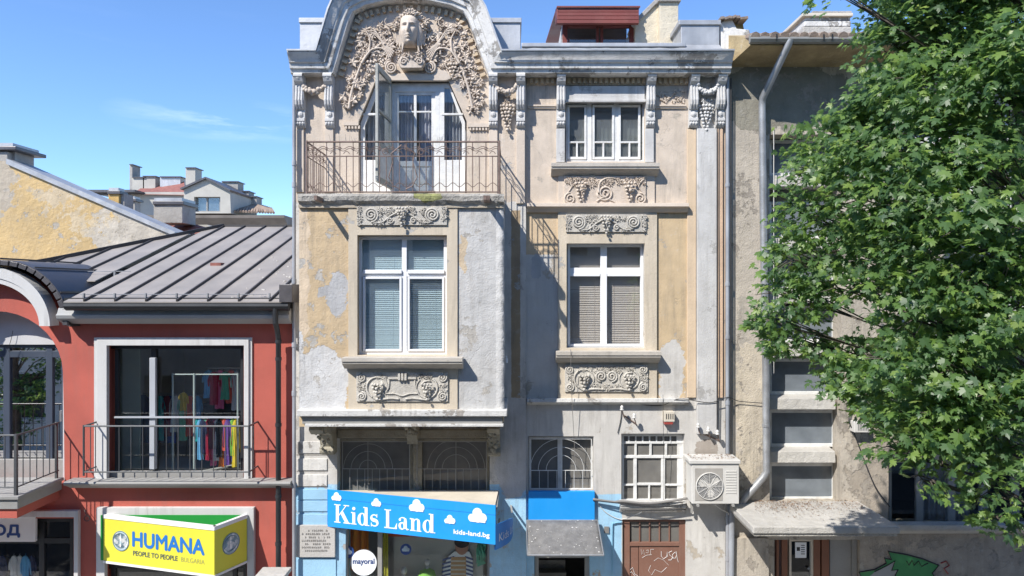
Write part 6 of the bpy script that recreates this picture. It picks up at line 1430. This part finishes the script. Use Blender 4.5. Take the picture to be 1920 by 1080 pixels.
# graffiti on the right
GF = thing('wall_graffiti', 'bright green spray-painted graffiti with black outline on lower right wall', 'graffiti', tuple(P(1690, 1080, YG)))
shape = [(1610, 1073), (1640, 1068), (1662, 1056), (1658, 1046), (1672, 1050), (1665, 1034), (1700, 1040), (1730, 1048), (1760, 1060), (1748, 1075), (1764, 1100), (1690, 1110), (1620, 1090)]
mb = MB().plate([(X(a, YG), Z(b, YG)) for a, b in shape], [], YG - .004, YG); mb.build('green_paint', mat('green_spray_paint', (.06, .26, .09), .6, var=.1, bump=0), GF)
mb = MB().plate([(X(a, YG), Z(b, YG)) for a, b in ((1626, 1084), (1640, 1072), (1664, 1060), (1678, 1052), (1672, 1070), (1684, 1068), (1668, 1100))], [], YG - .006, YG); mb.build('grey_paint', mat('grey_spray_paint', (.33, .34, .33), .6, var=.1, bump=0), GF)
mb = MB(); mb.tube([P(a, b, YG - .006) for a, b in shape], .014, 5, True); mb.tube([P(a, b, YG - .008) for a, b in ((1700, 1052), (1704, 1060), (1710, 1050), (1714, 1060), (1722, 1052), (1728, 1062), (1740, 1056))], .010, 5); mb.tube([P(a, b, YG - .008) for a, b in ((1640, 1072), (1664, 1060), (1678, 1052), (1672, 1070), (1684, 1068), (1668, 1100))], .010, 5); mb.build('black_outline', m_cable, GF)
mb = MB(); mb.tube([P(a, b, YG - .006) for a, b in ((1764, 1056), (1774, 1052), (1780, 1060), (1770, 1066), (1778, 1076))], .012, 5); mb.build('red_paint', MATS['red_plastic'], GF)
# little meter box and wires on the grey wall
o = thing('small_wall_unit', 'small pale vented box on the wall left of the maple', 'wall box', tuple(P(1617, 812, YG))); MB().pbox(1602, 791, 1632, 811, -.16, YG).build('box_body', m_acw, o, bevel=.008)
mb = MB(); [mb.pbox(1609 + k * 3, 795, 1610.5 + k * 3, 807, -.165, -.16) for k in range(7)]; mb.build('vent_slots', m_acg, o)
cable([(1608, 755, 0), (1596, 770, -.03), (1592, 790, -.05), (1600, 808, -.05), (1612, 840, -.03), (1640, 910, -.03), (1668, 950, -.05)], .012, m_cable, 'black cable looping down the grey wall past the small vented box')

# ============================================================ behind the red roof: yellow wall, chimneys, far house
YE = 7.0
PB = thing('plastered_building', 'blank gable wall of peeling yellow render behind the metal roof', 'building', (X(100, YE), YE, .13))
MB().plate([(X(-300, YE), .13), (X(-300, YE), Z(300, YE)), (X(14, YE), Z(302, YE)), (X(16, YE), Z(308, YE)), (X(330, YE), Z(443, YE)), (X(345, YE), Z(450, YE)), (X(345, YE), .13)], [], YE, YE + .5).build('wall', m_yel, PB)
mb = MB(); mb.plate([(X(15, YE), Z(308, YE)), (X(15, YE), Z(298, YE)), (X(330, YE), Z(435, YE)), (X(330, YE), Z(443, YE))], [], YE - .08, YE + .9); mb.build('coping', m_zinc, PB)
pass
mb = MB(); mb.pbox(-20, 284, 14, 303, YE + .1, YE + 1.2); CC = mb.build('chimney', m_chimg, PB, bevel=.02); MB().pbox(-22, 274, 30, 281, YE, YE + 1.3).build('chimney_cap', m_slate, CC, bevel=.02)
MB().pbox(-20, 281, 28, 306, YE + .3, YE + 1.1).build('flue', m_chimg, CC); MB().pbox(-20, 268, 24, 274, YE + .1, YE + 1.2).build('chimney_lid', m_zinc, CC)
def chimney(a, b, c, d, Y, m, capm, par, h=5):
    mb = MB(); mb.pbox(a, b + h, c, d, Y, Y + (c - a) * S(Y)); o = mb.build('chimney', m, par, bevel=.015)
    MB().pbox(a - 2, b + h * .5, c + 2, b + h + .5, Y - .06, Y + (c - a) * S(Y) + .06).build('chimney_cap', m_slate, o, bevel=.01); MB().pbox(a + 1, b, c - 1, b + h * .5, Y, Y + (c - a) * S(Y)).build('chimney_lid', capm, o); return o
chimney(203, 352, 223, 392, YE + 1.0, mat('ochre_chimney', (.50, .33, .12), .9, bump=.4, dirt=.3), m_zinc, PB, 11)
MB().pbox(223, 363, 233, 392, YE + 1.1, YE + 1.6).build('chimney_side', m_chimg, PB)
YM = 10
MBD = thing('low_tiled_house', 'low red tiled house with broad grey chimney beyond the metal roof', 'building', (X(340, YM), YM, .13))
mb = MB(); mb.plate([(X(270, YM), .13), (X(270, YM), Z(424, YM)), (X(300, YM), Z(416, YM)), (X(358, YM), Z(415, YM)), (X(392, YM), Z(434, YM)), (X(392, YM), .13)], [], YM + 1.2, YM + 3); mb.build('wall', m_far, MBD)
mb = MB(); mb.add([P(280, 470, YM - 1.5), P(420, 470, YM - 1.5), P(392, 428, YM), P(352, 416, YM + 1.2), P(300, 416, YM + 1.2)], [(0, 1, 2, 3, 4)]); mb.build('roof', m_tile, MBD)
chimney(288, 371, 342, 418, YM - .4, m_chimg, m_zinc, MBD, 12); chimney(233, 368, 253, 398, YM + 1, m_chimg, m_zinc, MBD, 9)
YF = 26
FH = thing('distant_house', 'distant grey house with red roof, dormer window and many chimneys', 'building', (X(380, YF), YF + 2, .13))
MB().pbox(236, 360, 350, 470, YF + .5, YF + 8).build('wall', m_far, FH)
mb = MB(); mb.plate([(X(344, YF), Z(400, YF)), (X(345, YF), Z(353, YF)), (X(388, YF), Z(336, YF)), (X(431, YF), Z(356, YF)), (X(433, YF), Z(400, YF))], [[(X(364, YF), Z(397, YF)), (X(413, YF), Z(397, YF)), (X(413, YF), Z(369, YF)), (X(364, YF), Z(369, YF))]], YF, YF + 4); DF = mb.build('dormer', m_far, FH)
mb = MB(); mb.obox(P(341, 355, YF) + Vector((0, 2, 0)), P(388, 334, YF) + Vector((0, 2, 0)), 4.4, .1); mb.obox(P(388, 334, YF) + Vector((0, 2, 0)), P(434, 358, YF) + Vector((0, 2, 0)), 4.4, .1); mb.build('dormer_roof', m_slate, DF)
window(FH, (364, 369, 413, 397), YF + .2, 1.5, [388], [], 2.5, m_greytrim, g_sky, .15); MB().pbox(360, 365, 416, 400, YF + .6, YF + .7).build('room', m_curt, FH)
mb = MB(); mb.add([P(236, 364, YF + .3), P(348, 366, YF + .3), P(345, 338, YF + 4), P(268, 350, YF + 4), P(256, 358, YF + 2)], [(0, 1, 2, 3, 4)]); mb.build('roof', m_tile, FH)
mb = MB(); mb.add([P(168, 358, YF), P(238, 358, YF), P(260, 362, YF), P(240, 366, YF), P(176, 366, YF)], [(0, 1, 2, 3, 4)]); mb.build('flat_roof', m_slate, FH)
mb = MB(); mb.plate([(X(170, YF), Z(362, YF)), (X(170, YF), Z(358, YF)), (X(262, YF), Z(358, YF)), (X(262, YF), Z(362, YF))], [], YF - .5, YF + 3); mb.build('roof_edge', m_slate, FH)
for (a, b, c, d, m_) in ((243, 309, 248, 352, m_chimg), (248, 333, 270, 352, m_far), (268, 331, 291, 348, m_far), (348, 315, 366, 347, m_far), (416, 341, 446, 366, m_chimg), (446, 359, 466, 376, m_chimg), (468, 369, 481, 382, m_chimg), (300, 332, 338, 342, m_zinc)):
    Yq = YF + 3.2; mb = MB(); mb.pbox(a, b, c, d + 8, Yq, Yq + .9); o = mb.build('chimney' if m_ is not m_zinc else 'skylight', m_, FH); MB().pbox(a - .8, b - 1.6, c + .8, b, Yq - .1, Yq + 1.0).build('chimney_cap', m_slate, o)
mb = MB(); mb.add([P(429, 396, YF + .5), P(516, 399, YF + .5), P(512, 392, YF + 2), P(446, 371, YF + 5)], [(0, 1, 2, 3)]); mb.build('roof', m_tile2, FH)
for k in range(17):
    a, b = P(430 + k * 5.2, 396 + k * .2, YF + .4), P(446 + k * 3.9, 372 + k * 1.15, YF + 4.8); MB().tube([a, b], .07, 6).build('tile_row', m_tile2, FH)
mb = MB(); mb.sweep([(X(250, YF - 1), Z(404, YF - 1)), (X(535, YF - 1), Z(404, YF - 1))], [(0, YF + 1), (0, YF - 1.2), (-.15, YF - 1.15), (-.5, YF - .6), (-.6, YF - .4), (-.6, YF + 1)]); mb.build('cornice', m_fard, FH)
MB().pbox(262, 415, 524, 700, YF - .3, YF + 6).build('wall', m_fard, FH)
MB().pbox(540, 415, 700, 425, YF + 8, YF + 12).build('far_roof', m_tile2, FH)

# ============================================================ MAPLE TREE
m_bark = mat('maple_bark', (.10, .085, .07), .95, var=.3, vscale=6, bump=1, bscale=20)
def leafmat():
    m = bpy.data.materials.new('maple_leaf'); m.use_nodes = True; N, L = m.node_tree.nodes, m.node_tree.links
    b = N['Principled BSDF']; out = N['Material Output']; g = N.new('ShaderNodeNewGeometry'); oi = N.new('ShaderNodeObjectInfo')
    ad = N.new('ShaderNodeMath'); ad.operation = 'ADD'; L.new(g.outputs['Random Per Island'], ad.inputs[0]); L.new(oi.outputs['Random'], ad.inputs[1]); fr = N.new('ShaderNodeMath'); fr.operation = 'FRACT'; L.new(ad.outputs[0], fr.inputs[0])
    cr = N.new('ShaderNodeValToRGB'); e = cr.color_ramp.elements; e[0].position = 0; e[0].color = (.060, .120, .055, 1); e[1].position = 1; e[1].color = (.22, .31, .085, 1)
    q = cr.color_ramp.elements.new(.55); q.color = (.095, .175, .055, 1); q = cr.color_ramp.elements.new(.85); q.color = (.15, .25, .055, 1)
    L.new(fr.outputs[0], cr.inputs[0]); L.new(cr.outputs[0], b.inputs['Base Color']); b.inputs['Roughness'].default_value = .42; b.inputs['Specular IOR Level'].default_value = .55
    tr = N.new('ShaderNodeBsdfTranslucent'); hs = N.new('ShaderNodeHueSaturation'); hs.inputs['Value'].default_value = 2.2; hs.inputs['Hue'].default_value = .485; L.new(cr.outputs[0], hs.inputs['Color']); L.new(hs.outputs[0], tr.inputs[0])
    mx = N.new('ShaderNodeMixShader'); mx.inputs[0].default_value = .48; L.new(b.outputs[0], mx.inputs[1]); L.new(tr.outputs[0], mx.inputs[2]); L.new(mx.outputs[0], out.inputs[0]); return m
m_leaf = leafmat()
def leaf_outline():
    # palmate maple leaf, unit width ~1, stalk at origin, tip towards +y
    half = [(0, 0), (.15, -.08), (.36, -.10), (.24, .06), (.38, .10), (.56, .20), (.40, .27), (.50, .50), (.34, .46), (.16, .40), (.20, .62), (.10, .74), (0, .98)]
    pts = half + [(-x, y) for x, y in half[-2:0:-1]]
    return pts
LO = leaf_outline(); LC = (0, .32)
def leaf_verts(c, R_, s, fold=.18, droop=.25):
    vs = []
    for (x, y) in [LC] + LO:
        z = -fold * abs(x) - droop * max(0, y - .3) ** 2 * 1.2
        vs.append(c + R_ @ Vector((x * s, y * s, z * s)))
    return vs
LF = [(0, i + 1, (i + 1) % len(LO) + 1) for i in range(len(LO))]
def rot_for(nrm, tip):
    nrm = nrm.normalized(); t = tip - nrm * tip.dot(nrm)
    if t.length < 1e-3: t = nrm.orthogonal()
    t.normalize(); x = t.cross(nrm); return Matrix((x, t, nrm)).transposed()
def make_tree(base, label, boughs, trunk_top, n_single, seed, lf_n=150, extra_limbs=()):
    random.seed(seed); T = thing('maple_tree' if n_single else 'street_tree', label, 'tree', base); base = Vector(base); top = Vector(trunk_top)
    mb = MB(); mb.tube([base + Vector((0, 0, -.1)), base.lerp(top, .1), base.lerp(top, .4) + Vector((.05, .05, 0)), base.lerp(top, .75) + Vector((-.05, 0, 0)), top], [.30, .23, .19, .14, .05], 12); mb.build('trunk', m_bark, T, smooth=True)
    bb = MB(); leaves = []
    for (c, r, dens) in boughs:
        c = Vector(c); f = min(.9, max(.25, (c.z - base.z) / (top.z - base.z) * .75 - .02)); st = base.lerp(top, f); mid = st.lerp(c, .5) + Vector((0, 0, .35))
        bb.tube([st, st.lerp(mid, .5) + Vector((0, 0, .12)), mid, c], [.035, .026, .016, .005], 6)
        for q in range(9):
            d = Vector((U(-1, 1), U(-1, 1), U(-.5, .45))).normalized(); e = c + Vector((d.x * r[0], d.y * r[1], d.z * r[2])) * U(.7, 1); bb.tube([mid.lerp(c, U(.4, 1)), c.lerp(e, .5) + Vector((0, 0, .05)), e], [.010, .007, .003], 4)
        ns = int(lf_n * dens * (r[0] * r[1] * r[2]) ** .6 * 3.2)
        sprays = [(Vector((U(-1, 1), U(-1, 1), U(-1, 1))), Vector((U(-.7, .5), U(-1.1, .5), U(.4, 1.0))), U(.75, 1.25)) for q in range(max(4, ns // 11))]
        for q in range(ns):
            sp, sn, ss = random.choice(sprays)
            if sp.length > 1: sp = sp.normalized() * U(.75, 1.0)
            p = c + Vector((sp.x * r[0], sp.y * r[1], sp.z * r[2])) + Vector((random.gauss(0, .10), random.gauss(0, .10), random.gauss(0, .05)))
            out = Vector((sp.x, sp.y, 0)) + Vector((U(-.5, .5), U(-.5, .5), 0))
            nrm = sn + Vector((U(-.4, .4), U(-.4, .4), U(-.3, .3))) + out * .35
            tip = out + Vector((U(-.6, .6), U(-.6, .6), -.45)); leaves.append((p, rot_for(nrm, tip), (.045 + .08 * rnd()) * ss))
    bb.build('branches', m_bark, T, smooth=True)
    camp = Vector((0, -D, CZ))
    def score(l):
        p = l[0]; dd = p.y + D
        if dd < .5: return -1
        px, py = 960 + p.x / dd * F, 540 - (p.z - CZ) / dd * F
        return l[2] / dd if (0 < px < 1900 and 0 < py < 1070) else -1
    if n_single:
        leaves.sort(key=score, reverse=True)
        me = bpy.data.meshes.new('leaf'); me.from_pydata([tuple(v) for v in leaf_verts(Vector(), Matrix.Identity(3), 1)], [], LF); me.materials.append(m_leaf)
        for (p, R_, s) in leaves[:n_single]:
            o = bpy.data.objects.new('leaf', me); COL.objects.link(o); o.parent = T; o.location = p - base; o.rotation_euler = R_.to_euler(); o.scale = (s, s, s)
        leaves = leaves[n_single:]
    V_ = []; F_ = []
    for (p, R_, s) in leaves:
        n0 = len(V_); V_ += [tuple(v - base) for v in leaf_verts(p, R_, s, U(.05, .35), U(.1, .6))]; F_ += [(a + n0, b + n0, c + n0) for a, b, c in LF]
    me = bpy.data.meshes.new('foliage'); me.from_pydata(V_, [], F_); me.materials.append(m_leaf)
    o = bpy.data.objects.new('foliage', me); COL.objects.link(o); o.parent = T; o['kind'] = 'stuff'
    return len(leaves)
def bg_(px, py, Y, rx, ry, rz_, d=1.0): return (tuple(P(px, py, Y)), (rx, ry, rz_), d)
boughs = [
 # left rim, lit
 bg_(1560, 262, -4.2, .55, .5, .32), bg_(1545, 330, -4.4, .55, .5, .3), bg_(1520, 410, -4.2, .5, .5, .26), bg_(1500, 490, -4.3, .45, .45, .3), bg_(1490, 560, -4.2, .5, .5, .28), bg_(1500, 640, -4.2, .42, .4, .16, .7),
 bg_(1452, 605, -4.3, .2, .3, .12, .7), bg_(1590, 665, -4.4, .45, .5, .2, .8), bg_(1620, 700, -4.6, .5, .5, .3), bg_(1655, 760, -4.8, .42, .5, .3), bg_(1610, 215, -4.5, .33, .5, .3), bg_(1685, 100, -4.7, .5, .5, .5),
 bg_(1665, 180, -5, .45, .5, .35), bg_(1640, 280, -5, .6, .5, .35), bg_(1650, 380, -5.2, .6, .5, .35), bg_(1620, 470, -4.8, .55, .5, .35), bg_(1600, 545, -4.8, .4, .4, .18, .45), bg_(1715, 20, -5, .5, .5, .4),
 bg_(1760, 60, -5.5, .6, .6, .45), bg_(1860, 40, -5.8, .6, .6, .45), bg_(1760, 160, -5.8, .55, .6, .4), bg_(1850, 190, -6, .6, .6, .4), bg_(1740, 270, -5.8, .55, .6, .4), bg_(1850, 310, -6.2, .5, .5, .35),
 bg_(1720, 400, -5.9, .5, .6, .35), bg_(1830, 430, -6.3, .5, .5, .35), bg_(1720, 500, -5.7, .5, .5, .35), bg_(1830, 540, -6.2, .5, .5, .3), bg_(1900, 600, -6.4, .4, .4, .3), bg_(1740, 600, -5.8, .55, .5, .33),
 bg_(1700, 690, -5.7, .5, .5, .3), bg_(1800, 700, -6.1, .5, .5, .35), bg_(1890, 740, -6.3, .4, .5, .3), bg_(1710, 790, -5.8, .40, .45, .26), bg_(1800, 790, -6, .40, .5, .28), bg_(1875, 840, -6.2, .30, .5, .25),
 bg_(1680, 850, -5.8, .24, .4, .12, .6), bg_(1770, 850, -6, .26, .4, .2, .8), bg_(1870, 930, -6.3, .22, .4, .16, .7), bg_(1735, 905, -6, .12, .3, .08, .6), bg_(1905, 480, -6.4, .4, .4, .35), bg_(1910, 120, -6.2, .5, .5, .4), bg_(1890, 985, -6.3, .13, .3, .10, .7),
 bg_(1575, -16, -5.6, .2, .3, .07, .6), bg_(1730, -70, -5.4, .6, .7, .45), bg_(1850, -80, -6, .7, .7, .5), bg_(1700, 620, -4.4, .3, .4, .2, .5)]
boughs += [bg_(px, py, U(-3.1, -2.2), .7, .5, .35, .55) for px, py in ((1680, 330), (1760, 420), (1840, 330), (1720, 520), (1810, 560), (1700, 650), (1790, 690), (1880, 640), (1660, 440), (1900, 480), (1840, 760))]
boughs += [bg_(px, py, U(-2.0, -1.4), .7, .45, .3, .5) for px, py in ((1700, 700), (1770, 760), (1840, 700), (1900, 770), (1750, 640), (1860, 820), (1690, 780), (1920, 850))]
random.seed(11)
for k in range(16): boughs.append(((U(5.4, 8.6), U(-7.6, -3), U(6.5, 12.5)), (.8, .8, .45), .8))
make_tree((7.0, -5.6, .13), 'big leafy green maple filling the right side in front of grey building', boughs, (6.7, -5.4, 12.5), 290, 5, 800)
# street tree across the road, seen mirrored in the arched door
OB = thing('opposite_building', 'plain taupe terrace across the road mirrored in the window glass', 'building', (0, -16.5, .13))
hol = [[(x, z), (x + 1.3, z), (x + 1.3, z + 2), (x, z + 2)] for x in range(-34, 34, 3) for z in (1.2, 4.8, 8.4, 11.6)]
MB().plate([(-36, .13), (36, .13), (36, 14.6), (-36, 14.6)], hol, -16.5, -16.9).build('wall', mat('taupe_terrace_render', (.60, .56, .50), .9, bump=.2), OB)
MB().box(-36, 36, -17.4, -17.3, .13, 14.6).build('room', m_room, OB); MB().box(-36.3, 36.3, -17.6, -16.2, 14.6, 14.9).build('cornice', m_greytrim, OB)
b2_ = [((-15.8 + U(-1.7, 1.9), -8.0 + U(-1.2, 1.2), U(1.8, 6.6)), (.8, .7, .5), .5) for k in range(26)]
make_tree((-16, -8.2, .13), 'leafy street tree across the road mirrored in the arched door glass', b2_, (-15.9, -8, 7.5), 0, 9, 300)
